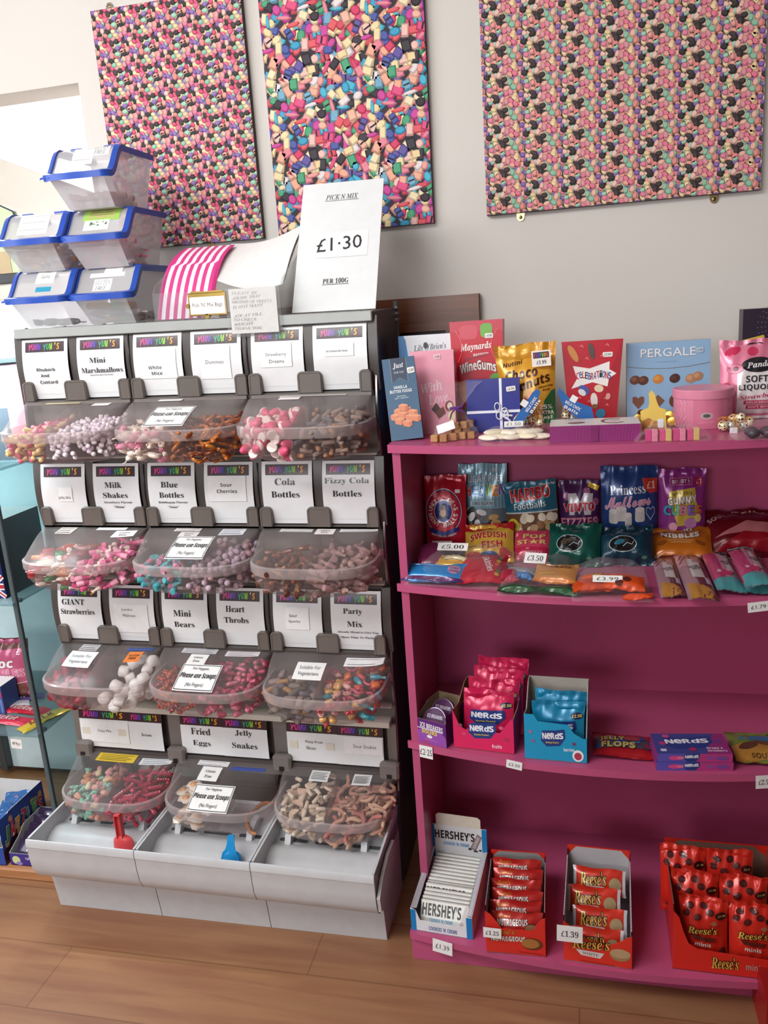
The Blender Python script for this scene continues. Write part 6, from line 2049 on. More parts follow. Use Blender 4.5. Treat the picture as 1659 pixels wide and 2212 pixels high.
# ------------------------------------------------------------------ second shelf
def d_joe(s):
    s.e(.45, .55, .44, .285, 'e6dcde', n=40); s.e(.45, .55, .425, .274, '2c2f78', n=40); s.e(.45, .55, .405, .262, 'c3203a', n=40); s.e(.45, .555, .225, .145, 'e6dcde', n=32); s.e(.45, .555, .21, .135, '22307e', n=32)
    s.ring_text("UNCLE JOE'S", .45, .55, s.W * .315, 168, 12, s.W * .105, 'efe4e6')
    s.ring_text("MINT BALLS", .45, .55, s.W * .315, 196, 344, s.W * .105, 'efe4e6', inward=True)
    s.e(.45, .535, .075, .058, 'b08a70'); s.r(.385, .575, .515, .635, '6a5a54'); s.r(.355, .57, .545, .581, '5a4c48'); s.poly([(.33, .465), (.57, .465), (.52, .50), (.45, .485), (.38, .50)], '1e2030')
    s.poly([(.10, .31), (.45, .245), (.82, .31), (.80, .36), (.45, .295), (.12, .36)], '262f80'); s.t('KEEP YOU ALL AGLOW', .46, .283, .60, .024, 'e6e0ec', 'bold', 0, 0, None, None, 0, -1.5)
    s.e(.10, .18, .085, .055, '8c1a2c'); s.e(.10, .18, .07, .045, 'b42a3c'); s.t('William Santus', .44, .125, .44, .035, 'e09aa6', 'script', 8); s.e(.76, .075, .13, .05, '9a6a44'); s.e(.70, .06, .06, .035, 'b08454'); s.e(.82, .09, .06, .035, '8a5a38')


M, W, H = stand_at(918, 1008, 1090, 1026, 1.955, T2, 9, 2)
o = pouch('mint_bag', M, W, H, .014, 'c01c34', d_joe, 'red mint bag with round blue emblem at the end of the second shelf', 'sweet bag', None, .010, .7, 21)
price_sticker(o, pouch_P(W, H, .014, .010, .7, 21), .80, .80, .013, .009, W, H, '')


def d_heav(s):
    for i in range(14): s.r(.035 + .07 * i, .50, .07 + .07 * i, 1, '7fa9bd')
    s.t('SUGAR FREE', .52, .83, .80, .075, 'd6e6ee', 'bold', 2, .006)
    for i, (ch, cc) in enumerate(zip('HEAVEN', ('d8483c', '4a8ac0', '3f7ab0', '6ab04a', 'd88a3a', '7a4aa0'))): s.t(ch, .20 + .142 * i, .695 + .012 * (i % 2), .135, .125, cc, 'bold', (-5, 4, -3)[i % 3], .015, ('e8eef0', .05))
    s.r(.25, .52, .74, .585, 'a9c4d0'); s.t('CHOC ECLAIRS', .50, .553, .42, .036, '3a4450', 'bold'); s.r(0, 0, 1, .49, '6c7680')
    rnd = random.Random(5)
    for i in range(26): s.e(rnd.uniform(.05, .95), rnd.uniform(.10, .47), .11, .035, rnd.choice(('e2e2e2', '3a3434', 'c6a06a', 'e9e9e9', '6a5a50')), rnd.uniform(0, 180), 10)


M, W, H = stand_at(991, 1096, 1060, 1001, 2.005, T2, 4)
o = pouch('eclair_bag', M, W, H, .014, '8fb6c8', d_heav, 'pale blue striped eclair bag, tallest at the left of the second shelf', 'sweet bag', None, .028, .9, 22)
price_sticker(o, pouch_P(W, H, .014, .028, .9, 22), .78, .93, .016, .010, W, H, '')


def d_hari(s):
    s.r(0, 0, 1, .56, '6a4a34'); s.r(0, .56, 1, .58, 'c9d4d8')
    rnd = random.Random(8)
    for i in range(18): s.e(rnd.uniform(.2, .95), rnd.uniform(.24, .52), .085, .055, rnd.choice(('d8ccb4', 'e6dcc8', '8a6240', 'b89870')), rnd.uniform(0, 180), 12)
    s.t('HARIBO', .50, .83, .74, .17, 'c4262e', 'bold', 5, .02, ('f0e8e4', .035)); s.t('Footballs', .48, .675, .60, .095, 'd3e0e4', 'bold', 4, .0); s.e(.13, .40, .11, .10, 'd8c03a'); s.t('£1.25', .13, .40, .17, .055, '3a3424', 'bold')
    s.t('Share the fun', .82, .95, .30, .04, 'dfe8ea', 'bold')


M, W, H = stand_at(1098, 1213, 1100, 1042, 1.975, T2, 4)
pouch('football_gum_bag', roll(M, 4, W), W, H, .016, '2c6c86', d_hari, 'teal and brown football gum bag on the second shelf', 'sweet bag', None, .010, .9, 23)


def d_vim(s):
    for u, v in ((.2, .78), (.68, .84), (.9, .7), (.9, .42)): s.e(u, v, .09, .055, 'a0608a')
    s.poly([(.22, .82), (.42, .82), (.52, .70), (.62, .82), (.84, .82), (.78, .52), (.62, .52), (.60, .64), (.5, .52), (.40, .64), (.38, .52), (.26, .52)], 'd6d2d8')
    s.t('VIMTO', .50, .63, .76, .12, 'cf2f4a', 'bold', 3, .012, ('efe6ea', .03)); s.t('FIZZIES', .50, .42, .90, .13, 'd8849a', 'bold', 2, .01, ('5a2450', .03)); s.r(.72, .88, .98, .95, 'd8b83a', rot=-25)


M, W, H = stand_at(1207, 1296, 1090, 1036, 1.99, T2, 4)
pouch('fizzy_chew_bag', M, W, H, .014, '4c2258', d_vim, 'dark purple fizzy chew bag with white letter on the second shelf', 'sweet bag', None, .010, 1.0, 24)


def d_prin(s):
    s.t('Princess', .47, .74, .62, .115, 'e9edf2', 'serifb', 3); s.t('Mallows', .47, .60, .80, .135, 'd894b4', 'script', 6, .02, ('f2e6ee', .035))
    s.poly([(.72, .86), (1, .86), (1, .70), (.86, .69), (.76, .74)], 'c43c34'); s.t('£1', .88, .785, .15, .085, 'f0e0b8', 'serifb')
    for u, v, w in ((.22, .42, .16), (.36, .45, .18), (.68, .44, .17), (.48, .38, .12)): s.rr(u - w / 2, v - .075, u + w / 2, v + .07, .006, 'cfc9c6'); s.e(u, v + .07, w / 2, .03, 'dfdad6')
    s.poly([(.87, .38), (.95, .46), (.95, .52), (.91, .54), (.87, .51), (.83, .54), (.79, .52), (.79, .46)], 'c9d2e0'); s.poly([(.87, .395), (.94, .465), (.94, .515), (.91, .53), (.87, .50), (.83, .53), (.80, .515), (.80, .465)], '1f4480')


M, W, H = stand_at(1297, 1421, 1075, 1006, 1.985, T2, 3)
pouch('marshmallow_bag', M, W, H, .020, '1d417e', d_prin, 'navy blue marshmallow bag in the middle of the second shelf', 'sweet bag', None, .012, .9, 25)


def d_cube(s):
    s.rr(.24, .81, .70, .90, .003, 'c87a9a'); s.rr(.25, .817, .69, .893, .003, '8a2e6c'); s.t("BOBBY'S", .47, .855, .36, .045, 'e9d4e0', 'bold', 2); s.e(.84, .85, .10, .06, 'a83050'); s.t('£1', .84, .85, .10, .055, 'efdde2', 'bold')
    s.poly([(.20, .64), (.22, .74), (.76, .78), (.78, .62), (.86, .50), (.70, .34), (.40, .32), (.30, .50)], 'c9ae44'); s.t('Soft & Fizzy', .48, .71, .44, .05, '5a4a2a', 'bold', 5)
    s.t('GUMMY', .49, .635, .60, .09, 'e6e2da', 'bold', 6, .02, ('2e2a3a', .06))
    for i, (ch, cc) in enumerate(zip('CUBES', ('3f9ec0', '4fae86', 'd88a9a', '8a6ac0', 'd06a4a'))): s.t(ch, .18 + .165 * i, .515, .15, .12, cc, 'bold', (-4, 3)[i % 2], .02, ('2a2440', .05))
    s.e(.66, .36, .13, .065, 'b078a8'); s.e(.30, .32, .09, .05, 'd898b0'); s.e(.82, .42, .07, .05, 'd3c07a')


M, W, H = stand_at(1421, 1525, 1080, 1012, 1.985, T2, 4)
pouch('gummy_cube_bag', M, W, H, .018, '8a2f82', d_cube, 'bright purple gummy cube bag on the second shelf', 'sweet bag', None, .012, 1.2, 26)


def d_sour(s): s.t('SOUR', .16, .80, .26, .10, 'd6b4b8', 'bold', 30); s.t('Sweet & Fruit', .56, .93, .40, .04, 'c49a9e', 'bold', -3); s.poly([(.1, .34), (.5, .66), (.9, .60), (.95, .36), (.5, .44)], 'b06a6e'); s.poly([(.1, .08), (.45, .44), (.95, .38), (1, .1)], '8a1420')


M, W, H = stand_at(1520, 1700, 1150, 1102, 1.93, T2, 42)
pouch('sour_sweet_bag', M, W, H, .030, '5e0c16', d_sour, 'large dark red bag leaning back at the end of the second shelf', 'sweet bag', None, .012, 1.0, 27)
M, W, D = lie_at((1535, 1204), (1690, 1203), (1548, 1176), T2)
pouch('dark_red_bag', lay(M, .012), W, D, .012, '541018', lambda s: s.t('SOUR', .75, .4, .3, .3, 'a8767a', 'bold'), 'flat dark red bag lying below the large dark red one', 'sweet bag', None, .008, 1.2, 28)

# clear bag of dark sweets with a white label
for i, (x, y, dz) in enumerate(((908, 1188, 0), (925, 1186, 0), (942, 1189, 0), (960, 1187, 0), (978, 1190, 0), (995, 1188, 0), (916, 1178, .006), (934, 1178, .006), (950, 1177, .006), (968, 1178, .006), (986, 1178, .004))):
    p = at_z(x, y + 22, T2)
    m = MB(); m.ball((0, 0, 0), (.012, .0105, .010), C(['5a5258', '6c6468', '4a4448'][i % 3], 'sugar'), 9, 6)
    m.build('grey_sugared_sweet', None, 60, Matrix.Translation((p.x, p.y, T2 + .0105 + dz)) @ Matrix.Rotation(i, 4, 'Z'), 'grey sugared sweet in the clear bag below the red mint bag', 'sweet', 'grey sugared sweets on the second shelf')
p = at_z(950, 1222, T2)
cello('grey_sweet_bag', Matrix.Translation((p.x, p.y, T2)), .135, .085, .036, 'clear bag of grey sugared sweets below the red mint bag', seed=31, note=(.50, .62, .050, .020, '', 'sans', .003, -4))


def d_fish(s):
    s.poly([(0, .80), (.3, .74), (.7, .90), (1, .78), (1, 1), (0, 1)], 'b01e28'); s.t('SWEDISH', .48, .60, .74, .17, 'b0242e', 'bold', 4, .01, ('efe0b0', .03), None, 0, .3); s.t('FISH', .56, .40, .42, .17, 'b0242e', 'bold', 4, .01, ('efe0b0', .03))
    s.e(.16, .14, .18, .10, 'c8402e'); s.e(.50, .10, .20, .14, '2f5e9c'); s.e(.82, .20, .10, .14, 'c43a34', 60); s.t('Fruity', .17, .36, .16, .06, '6a4a24', 'bold')


M, W, H = stand_at(1004, 1111, 1175, 1131, 1.885, T2, 42, 3)
pouch('fish_sweet_bag', M, W, H, .018, 'd0a63c', d_fish, 'red and yellow fish sweet bag leaning back on the second shelf', 'sweet bag', None, .012, 1.1, 32)


def d_pop(s): s.r(0, .0, 1, .42, 'b4284a'); s.t('POP', .56, .78, .60, .18, 'd8b070', 'bold', 0, .02, ('8a2a44', .03)); s.t('ST★R', .50, .58, .78, .17, 'd8b070', 'bold', 2, .02, ('8a2a44', .03)); s.t('SWEETS', .55, .24, .5, .10, 'd88a9a', 'bold'); s.e(.4, .36, .05, .03, 'd87a90')


M, W, H = stand_at(1108, 1190, 1180, 1147, 1.895, T2, 45, -2)
pouch('star_sweet_bag', M, W, H, .012, 'c0405a', d_pop, 'pink and red bag with star lettering, between the yellow and dark green bags', 'sweet bag', None, .010, 1.0, 33)


def d_oval(c):
    def f(s):
        s.e(.42, .46, .25, .20, 'b4c0c0', n=30); s.e(.42, .46, .237, .186, '101416', n=30); s.e(.36, .50, .10, .06, c, 20); s.line([(.42, .40), (.50, .48), (.58, .44), (.62, .52)], .0016, 'a9b8b8'); s.e(.80, .16, .05, .03, '4a6a5a')
    return f


M, W, H = stand_at(1183, 1298, 1195, 1131, 1.86, T2, 38, -6)
pouch('dark_green_bag', M, W, H, .024, '0c4a40', d_oval('4a4030'), 'glossy dark green bag with black oval on the second shelf', 'sweet bag', None, .012, 1.4, 34)
M, W, H = stand_at(1294, 1414, 1195, 1136, 1.865, T2, 38, 2)
pouch('dark_blue_bag', M, W, H, .026, '0e3444', d_oval('2a6a7c'), 'glossy dark blue bag with oval outline beside the dark green one', 'sweet bag', None, .012, 1.4, 35)


def d_nib(s): s.poly([(0, .0), (1, .0), (.86, .12), (.12, .14)], '6a2218'); s.t('NIMBO', .48, .90, .46, .14, 'dcd4cc', 'bold', 0, .03, ('4a2a1c', .06)); s.t('NIBBLES', .50, .72, .60, .16, 'e6ded6', 'bold', 0, .03, ('4a2a1c', .06), None, 0, -.5); s.line([(.3, .52), (.7, .50)], .002, 'd6a878'); s.line([(.34, .45), (.66, .44)], .002, 'd6a878'); s.e(.2, .45, .08, .06, '8a4a1c', 20); s.e(.8, .45, .08, .06, '8a4a1c', -20)


M, W, H = stand_at(1400, 1540, 1180, 1140, 1.90, T2, 52, 0)
pouch('nibble_bag', M, W, H, .016, 'b4641a', d_nib, 'orange nibbles bag lying back below the bright purple bag', 'sweet bag', None, .010, .9, 36)


# clear mixed bags at the front, each with its own packets inside
def packet(name, M, x, y, z, w, d, b, col, rz, label, draw=None, tilt=0, group=None, seed=0, kind='foil'):
    Mp = M @ Matrix.Translation((x, y, z)) @ Matrix.Rotation(math.radians(rz), 4, 'Z') @ Matrix.Rotation(math.radians(tilt), 4, 'X') @ Matrix.Translation((0, 0, b)) @ LIE
    return pouch(name, Mp, w, d, b, col, draw, label, 'sweet bag', group, .005, .8, seed, 0, kind, .8, .02)


M5, W5, D5 = lie_at((868, 1262), (1090, 1276), (905, 1196), T2)
packet('small_packet', M5, -.050, .006, .000, .150, .060, .011, '2a7fc0', -1, 'blue packet in the five pound clear bag', lambda s: (s.e(.82, .6, .10, .25, 'b88aa8'), s.t('CANDY', .82, .66, .14, .12, '5a3a7a', 'bold'), s.t('KINGDOM', .82, .5, .15, .10, '5a3a7a', 'bold'), s.r(0, 0, 1, .16, '5a2a5c')), 24, seed=41)
packet('small_packet', M5, .066, .010, .000, .110, .105, .012, 'b01c30', 10, 'red packet in the five pound clear bag', lambda s: (s.t('Skittles', .66, .60, .14, .70, 'e6d8d8', 'bold', 0, 0) if False else s.t('Skittles', .62, .55, .52, .15, 'e6d8d8', 'bold', -74), *[s.e(.80 + .03 * (i % 3), .2 + .11 * i, .05, .05, ('c89a3a', '4a7a4a', '8a3a6a', 'c8643a')[i % 4]) for i in range(7)]), 18, seed=42)
packet('small_packet', M5, -.030, .055, .019, .105, .040, .007, 'c99a38', -2, 'yellow packet in the five pound clear bag', None, 26, seed=43)
packet('small_packet', M5, -.070, .058, .022, .058, .075, .009, '74264e', 12, 'plum packet in the five pound clear bag', None, 26, seed=44)
packet('small_packet', M5, -.012, .070, .036, .055, .020, .006, 'd8cba0', 4, 'cream packet in the five pound clear bag', None, 10, seed=45)
packet('small_packet', M5, .016, .094, .024, .040, .026, .007, '2f5aa0', -8, 'dark blue packet in the five pound clear bag', None, 14, seed=46)
cello('mixed_bag', M5 @ Matrix.Translation((.012, -.004, 0)), W5 * 1.06, D5 * .96, .058, 'clear mixed bag of packets priced five pounds on the second shelf', seed=47, note=(.36, .46, .072, .022, '£5.00', 'serifb', .003, 4))
m3, W3, D3 = lie_at((1078, 1286), (1236, 1292), (1085, 1212), T2)
packet('small_packet', m3, -.038, .002, 0, .088, .030, .010, '1f4a28', 2, 'rear green tube packet in the three fifty clear bag', None, 0, seed=51)
packet('small_packet', m3, .044, .000, 0, .090, .030, .010, '1d4e2c', -2, 'front green tube packet in the three fifty clear bag', lambda s: s.e(.95, .5, .06, .4, 'e0a8b0'), 0, seed=52)
packet('small_packet', m3, .036, .034, .014, .092, .066, .008, 'b8824e', -4, 'tan packet in the three fifty clear bag', lambda s: (s.t('CADIZ', .6, .72, .5, .16, '6a4a2a', 'bold'), s.line([(.1, .3), (.5, .36)], .003, 'd8b040'), s.r(0, 0, 1, .14, 'c8783a')), 20, seed=53)
packet('small_packet', m3, -.030, .050, .014, .036, .030, .009, '2f72b0', 4, 'small blue packet in the three fifty clear bag', None, 6, seed=54)
packet('small_packet', m3, -.058, .040, .012, .040, .066, .008, 'b02a44', 12, 'crimson packet in the three fifty clear bag', None, 6, seed=55)
packet('small_packet', m3, -.045, .082, .012, .070, .036, .008, '8a8c94', -4, 'silver packet in the three fifty clear bag', None, 10, seed=56)
cello('mixed_bag', m3 @ Matrix.Translation((0, -.003, 0)), W3 * 1.06, D3, .048, 'clear mixed bag of packets priced three pounds fifty', seed=57, note=(.43, .42, .048, .028, '£3.50', 'serifb', .003, -6))
m4, W4, D4 = lie_at((1240, 1296), (1405, 1298), (1246, 1226), T2)
packet('small_packet', m4, -.006, .070, .010, .125, .026, .010, 'd8541e', 0, 'orange bar at the back of the three ninety nine clear bag', lambda s: s.t("Reese's", .36, .55, .26, .6, 'd8a83a', 'italb', 0, .01, ('4a2414', .05)), 4, seed=61)
packet('small_packet', m4, -.038, .012, .004, .080, .056, .012, 'cc481e', 6, 'left orange packet in the three ninety nine clear bag', None, 4, seed=62)
packet('small_packet', m4, .022, .016, .008, .090, .050, .011, 'd44c1c', -4, 'right orange packet in the three ninety nine clear bag', lambda s: [s.e(u, v, .09, .16, '5a2a20') for u, v in ((.2, .6), (.6, .45), (.42, .25))], 18, seed=63)
packet('small_packet', m4, .052, -.006, .000, .062, .026, .007, 'dc4e22', 2, 'small orange packet at the front of the three ninety nine clear bag', None, 0, seed=64)
cello('mixed_bag', m4 @ Matrix.Translation((0, -.008, 0)), W4 * 1.06, D4 * 1.05, .044, 'clear mixed bag of orange packets priced three ninety nine', seed=65, note=(.47, .16, .060, .017, '£3.99', 'ital', .004, -3))


# chocolate bars lying in a row
def bar_at(fl, fr, bl, name, b, col, draw, label, group, seed, dz=0.0, col2=None):
    M, W, D = lie_at(fl, fr, bl, T2 + dz)
    return pouch(name, lay(M, b), W, D, b, col, draw, label, 'chocolate bar', group, .006, .8, seed, 0, 'foil', .7, .012)


def d_trip(s): s.r(.0, .62, .5, 1, 'b88a94'); s.line([(.1, .70), (.4, .88)], .004, '8a4a5a'); s.line([(.1, .80), (.3, .92)], .004, '8a4a5a'); s.r(.5, 0, 1, 1, '6a3440'); s.poly([(.1, .0), (.85, .0), (.9, .12), (.6, .20), (.1, .26)], 'b8823e'); s.r(.36, .36, .78, .80, 'cfc8c8'); s.t('TRIPLE', .57, .58, .44, .085, '2c2a2c', 'bold', -62); s.r(.55, .70, .86, .90, 'b898a0'); s.r(.74, .22, .92, .36, 'c4bcd0')


bar_at((1426, 1297), (1482, 1298), (1404, 1215), 'chocolate_bar', .009, 'a8808a', d_trip, 'pink and brown triple bar, the one nearer the orange packets', 'triple bars', 71)
bar_at((1487, 1306), (1556, 1307), (1458, 1208), 'chocolate_bar', .010, 'a8808a', d_trip, 'pink and brown triple bar, the one nearer the coconut bars', 'triple bars', 72)


def d_coco(s): s.r(0, 0, 1, .22, '4f9aa0'); s.r(0, .22, .45, 1, 'b0406c'); s.r(.45, .22, .62, 1, 'b88098'); s.r(.62, .34, .84, .80, 'bcb8bc'); s.t('COCONUT', .73, .57, .52, .07, '2c2a2e', 'bold', -68); s.e(.52, .32, .22, .07, 'c03a68'); s.e(.3, .36, .08, .035, 'd8a8b8'); s.e(.62, .38, .08, .035, 'd8a8b8'); s.r(0, .94, 1, 1, '5aa0a6')


bar_at((1612, 1288), (1690, 1289), (1590, 1215), 'chocolate_bar', .009, '6aa4a8', d_coco, 'pink and teal coconut bar lying lowest of the three', 'coconut bars', 75)
bar_at((1549, 1288), (1614, 1289), (1520, 1203), 'chocolate_bar', .011, '9c8494', d_coco, 'pink and teal coconut bar beside the triple bars', 'coconut bars', 73)
bar_at((1612, 1277), (1676, 1278), (1580, 1196), 'chocolate_bar', .011, '9c8494', d_coco, 'pink and teal coconut bar resting on another one', 'coconut bars', 74, .017)


def edge_ticket(xl, xr, yt, yb, Y, txt, label, st='sans', rot=0.0, tw=.7, th=.38, slope=2.0):
    if callable(Y):
        f, yy_ = Y, 1.68
        for _ in range(8): yy_ = f((at_y(xl, yt, yy_).x + at_y(xr, yt, yy_).x) / 2)
        Y = yy_
    a, b, c = at_y(xl, yt, Y), at_y(xr, yt, Y), at_y(xl, yb, Y)
    W, H = b.x - a.x, a.z - c.z
    M = Matrix.Translation(((a.x + b.x) / 2, Y, c.z)) @ Matrix.Rotation(.309 * ((a.x + b.x) / 2 - SMID) * slope, 4, 'Z') @ Matrix.Rotation(math.radians(rot), 4, 'Y')
    return ticket(M, W, H, txt, label, st, 'e9e8e8', tw, th)


edge_ticket(1616, 1664, 1300, 1321, lambda x: bow(x) - .0025, '£1.79', 'white price ticket reading 1.79 on the edge of the second shelf', 'sans', -5)

# ------------------------------------------------------------------ third shelf


def on3(x, y, z=T3): return at_z(x, y, z)


def box_at(fl, fr, z, lean=0):
    A, B = at_z(*fl, z), at_z(*fr, z)
    return frame((A + B) / 2, B - A, (0, 0, 1)), (B - A).length


def d_ice(s):
    s.r(0, 0, 1, .30, '8a4a9c'); s.e(.5, .35, .5, .30, '8e4aa6'); s.t('ICE BREAKERS', .53, .74, .74, .22, 'e6e0ea', 'bold', -3, .008); s.line([(.06, .62), (.9, .60)], .002, 'e6e0ea'); s.t('SOURS', .46, .50, .50, .16, 'dcc86a', 'bold', -2, .02, ('3a1c3c', .06)); s.e(.46, .32, .09, .07, 'e3dde6'); s.line([(.3, .19), (.7, .17)], .0015, 'b878b8'); s.rr(.26, .04, .44, .14, .002, 'a8446a')


M, W = box_at((889, 1596), (954, 1614), T3)
M = Matrix.Translation((.013, -.005, 0)) @ M
root = tray_box('mint_tin_carton', M, W, .115, .062, .080, '5a2474', '8a7860', 'purple display carton of round mint tins on the third shelf', 'display carton', d_ice, lambda s: s.r(0, 0, 1, 1, '4a2060'), slope=.35)
for i in range(2):
    m = MB(); TC = C('4a1f4e', 'gloss')
    m.lathe([(.029, 0), (.031, .001), (.031, .010), (.029, .013), (.002, .0132)], TC, 28); m.lathe([(.0313, .0105), (.0318, .011), (.0313, .0122)], C('b8a8c0', 'metal'), 28)
    s = Sheet(m, .06, .06, lambda U, V, h: (U, V - .03, .0132 + h), 'gloss'); s.t('ICE BREAKERS', .5, .66, .7, .14, 'd3c8d6', 'bold'); s.e(.5, .35, .3, .16, '6a2c60')
    m.build('mint_tin', None, 40, M @ Matrix.Translation((.0, .030 + .040 * i, .0475 + .005 * i)) @ Matrix.Rotation(math.radians(62), 4, 'X'), 'round dark plum mint tin in the purple carton, %s one' % ('front' if i == 0 else 'rear'), 'tin', 'mint tins')


def nerd_logo(s, u, v, w, h, st=1.0, word='NERDS', sub='Gummy Clusters'):
    k = w / .6
    s.poly([(u - w * .56, v - h * .2), (u - w * .50, v + h * .55), (u + w * .1, v + h * .62), (u + w * .56, v + h * .75), (u + w * .60, v + h * .1), (u + w * .35, v - h * .5), (u - w * .3, v - h * .62)], '233a7c')
    for i, ch in enumerate('NeRdS' if word == 'NERDS' else word): s.t(ch, u - w * .40 + w * .20 * i, v + h * .16 + .02 * h * i, w * .19, h * .46, 'e6e6ee', 'bold', (3, -4, 2, -3, 4)[i % 5], .02)
    s.t(sub, u - w * .02, v - h * .30, w * .62, h * .18, 'd8c04a', 'boldi', 3)


def d_nerd(s): nerd_logo(s, .48, .52, .40, .34); s.t('fruits', .72, .16, .16, .10, 'f0dce4', 'bold', 4); [s.e(u, v, .04, .045, c) for u, v, c in ((.12, .62, '8a3a5a'), (.88, .36, 'a83a50'), (.18, .40, 'c84a6a'), (.80, .66, 'c85a7a'))]


M, W = box_at((981, 1614), (1111, 1630), T3)


def nerd_box(M, W, col, inner, draw, label, hf, hb, D, cut):
    """carton with a cut-away front"""
    root = empty('gummy_carton', M, label, 'display carton')
    o, i_ = C(col, 'gloss'), C(inner, 'paper'); hw = W / 2; t = .002
    m = MB()
    fp = [(-hw, 0), (hw, 0)] + cut + [(-hw, cut[-1][1] if False else hf)]
    m.loft([[(x, 0, z) for x, z in fp], [(x, t, z) for x, z in fp]], o)
    m.box(-hw, 0, 0, hw, D, t, i_)
    m.box(-hw + t, D - t, 0, hw - t, D - .0005, hb, i_)
    for sx in (-1, 1):
        x0, x1 = sx * hw, sx * (hw - t)
        pr = [(t, 0), (D, 0), (D, hb), (D * .75, hb), (D * .35, hf * .92), (t, hf if sx < 0 else cut[0][1])]
        for x, mt in ((x0, o), (x1, i_)): m.faces([(x, y, z) for y, z in pr], [tuple(range(6)) if (sx > 0) == (x == x0) else tuple(range(5, -1, -1))], mt)
        m.faces([(x0, y, z) for y, z in pr] + [(x1, y, z) for y, z in pr], [(k, k + 1, 6 + k + 1, 6 + k) for k in range(2, 5)], i_)
    s = Sheet(m, W, hf, flat_map(0), 'gloss'); draw(s)
    m.build('carton', root, 0)
    return root


hw = W / 2
nerd_box(M, W, 'd3265e', '8a6e58', d_nerd, 'hot pink display carton of gummy bags on the third shelf', .098, .115, .150, [(hw, .058 + .03), (hw * .92, .088), (hw * .55, .050), (-hw * .62, .050), (-hw * .80, .062)])


def d_nbag(s): s.e(.86, .75, .12, .06, '2a2a50'); s.t('£2.50', .86, .75, .19, .055, 'e0d078', 'bold', 3); nerd_logo(s, .48, .50, .62, .22); [s.e(u, v, .09, .045, c) for u, v, c in ((.15, .22, 'd88aa0'), (.4, .2, 'c84a6a'), (.62, .22, 'd0708a'), (.85, .24, 'c83a5a'))]


for i in range(4):
    y = .030 + .030 * i
    Mb = M @ Matrix.Translation((.004 + .006 * i, y, .004)) @ Matrix.Rotation(math.radians(-12 + 1.5 * i), 4, 'X')
    pouch('gummy_bag', Mb, W * .86, .128 + .015 * i, .011, 'c41f50', d_nbag, '%s hot pink gummy bag in the hot pink carton' % ('front', 'second', 'third', 'rearmost')[i], 'sweet bag', 'hot pink gummy bags', .012, 1.4, 80 + i)


def d_nblue(s): nerd_logo(s, .46, .50, .34, .30); s.t('berries', .72, .28, .17, .08, 'dce8f0', 'bold', 3); s.e(.86, .16, .09, .13, 'dfe6ea'); s.e(.86, .15, .06, .085, 'b03a54'); [s.e(u, v, .03, .035, c) for u, v, c in ((.1, .62, 'a06a9a'), (.8, .42, '7a3a6a'), (.14, .42, '9a5a8a'))]


M, W = box_at((1134, 1638), (1268, 1650), T3)
hw = W / 2
nerd_box(M, W, '1b93bf', 'a39c94', d_nblue, 'bright blue display carton of gummy bags on the third shelf', .112, .150, .120, [(hw, .062), (hw * .9, .060), (hw * .60, .072), (hw * .42, .092), (-hw * .55, .096), (-hw * .68, .112)])
for i in range(2):
    Mb = M @ Matrix.Translation((.004 + .004 * i, .026 + .030 * i, .006)) @ Matrix.Rotation(math.radians(-9), 4, 'X')
    pouch('gummy_bag', Mb, W * .86, .122 + .012 * i, .011, '1a7fa8', d_nbag, '%s blue gummy bag in the bright blue carton' % ('front', 'rear')[i], 'sweet bag', 'blue gummy bags', .012, 1.0, 90 + i)


def d_flop(s): s.r(.04, .24, .94, .70, '4a4a5c'); [s.e(.1 + .09 * i, .36 + .16 * (i % 3), .07, .10, ('2f4a8a', '8a3a4a', '8a7a90', '3a6a9a')[i % 4]) for i in range(10)]; s.t('JELLY', .33, .60, .42, .20, 'b8a858', 'bold', -2, .03, ('2a2430', .06)); s.t('FLOPS', .42, .34, .56, .24, 'c4b468', 'bold', -3, .03, ('2a2430', .06)); s.e(.66, .60, .14, .10, '9a3a44')


M, W, D = lie_at((1281, 1641), (1416, 1648), (1279, 1592), T3)
pouch('jelly_packet', lay(M, .010), W, D, .010, 'a01c24', d_flop, 'red jelly packet with yellow lettering lying on the third shelf', 'sweet bag', None, .006, .8, 95)


def d_nst(s): s.r(.52, 0, 1, 1, 'b03a7c'); nerd_logo(s, .46, .5, .18, .8, 1, 'NERDS', ''); s.e(.24, .5, .09, .26, 'd04a84'); s.e(.31, .52, .05, .2, 'd86a98'); s.e(.70, .5, .05, .22, '8a4a94'); s.e(.86, .5, .09, .26, '7a4490')


for i in range(2):
    M, W = box_at((1418 + 2 * i, 1664), (1584 - 2 * i, 1665), T3)
    M = M @ Matrix.Translation((0, .001 * i, .0203 * i))
    o = carton('crunchy_sweet_box', M, W, .0198, .085, '5a52ac', d_nst, 'purple and pink crunchy sweet box, %s' % ('lower one of the pair', 'upper one of the pair')[i], 'box', 'purple and pink boxes', side='9a2f74', top='3c4488')
    if i:
        m = MB(); s = Sheet(m, W, .085, top_map(.0198), 'gloss'); s.poly([(.66, 0), (1, 0), (1, 1), (.86, 1)], '8a2f70'); nerd_logo(s, .46, .52, .60, .46, 1, 'NERDS', ''); s.t('Grape &', .80, .26, .22, .11, 'dcd2e4', 'bold'); s.t('Strawberry', .82, .13, .26, .11, 'dcd2e4', 'bold'); [s.e(u, v, .05, .09, c) for u, v, c in ((.12, .5, 'a83a7a'), (.2, .86, 'b84a84'), (.5, .2, 'a02a5c'), (.88, .6, '6a3a80'))]; s.rr(.06, .1, .14, .22, .002, 'c9c4dc'); m.build('lid_print', o, 0)


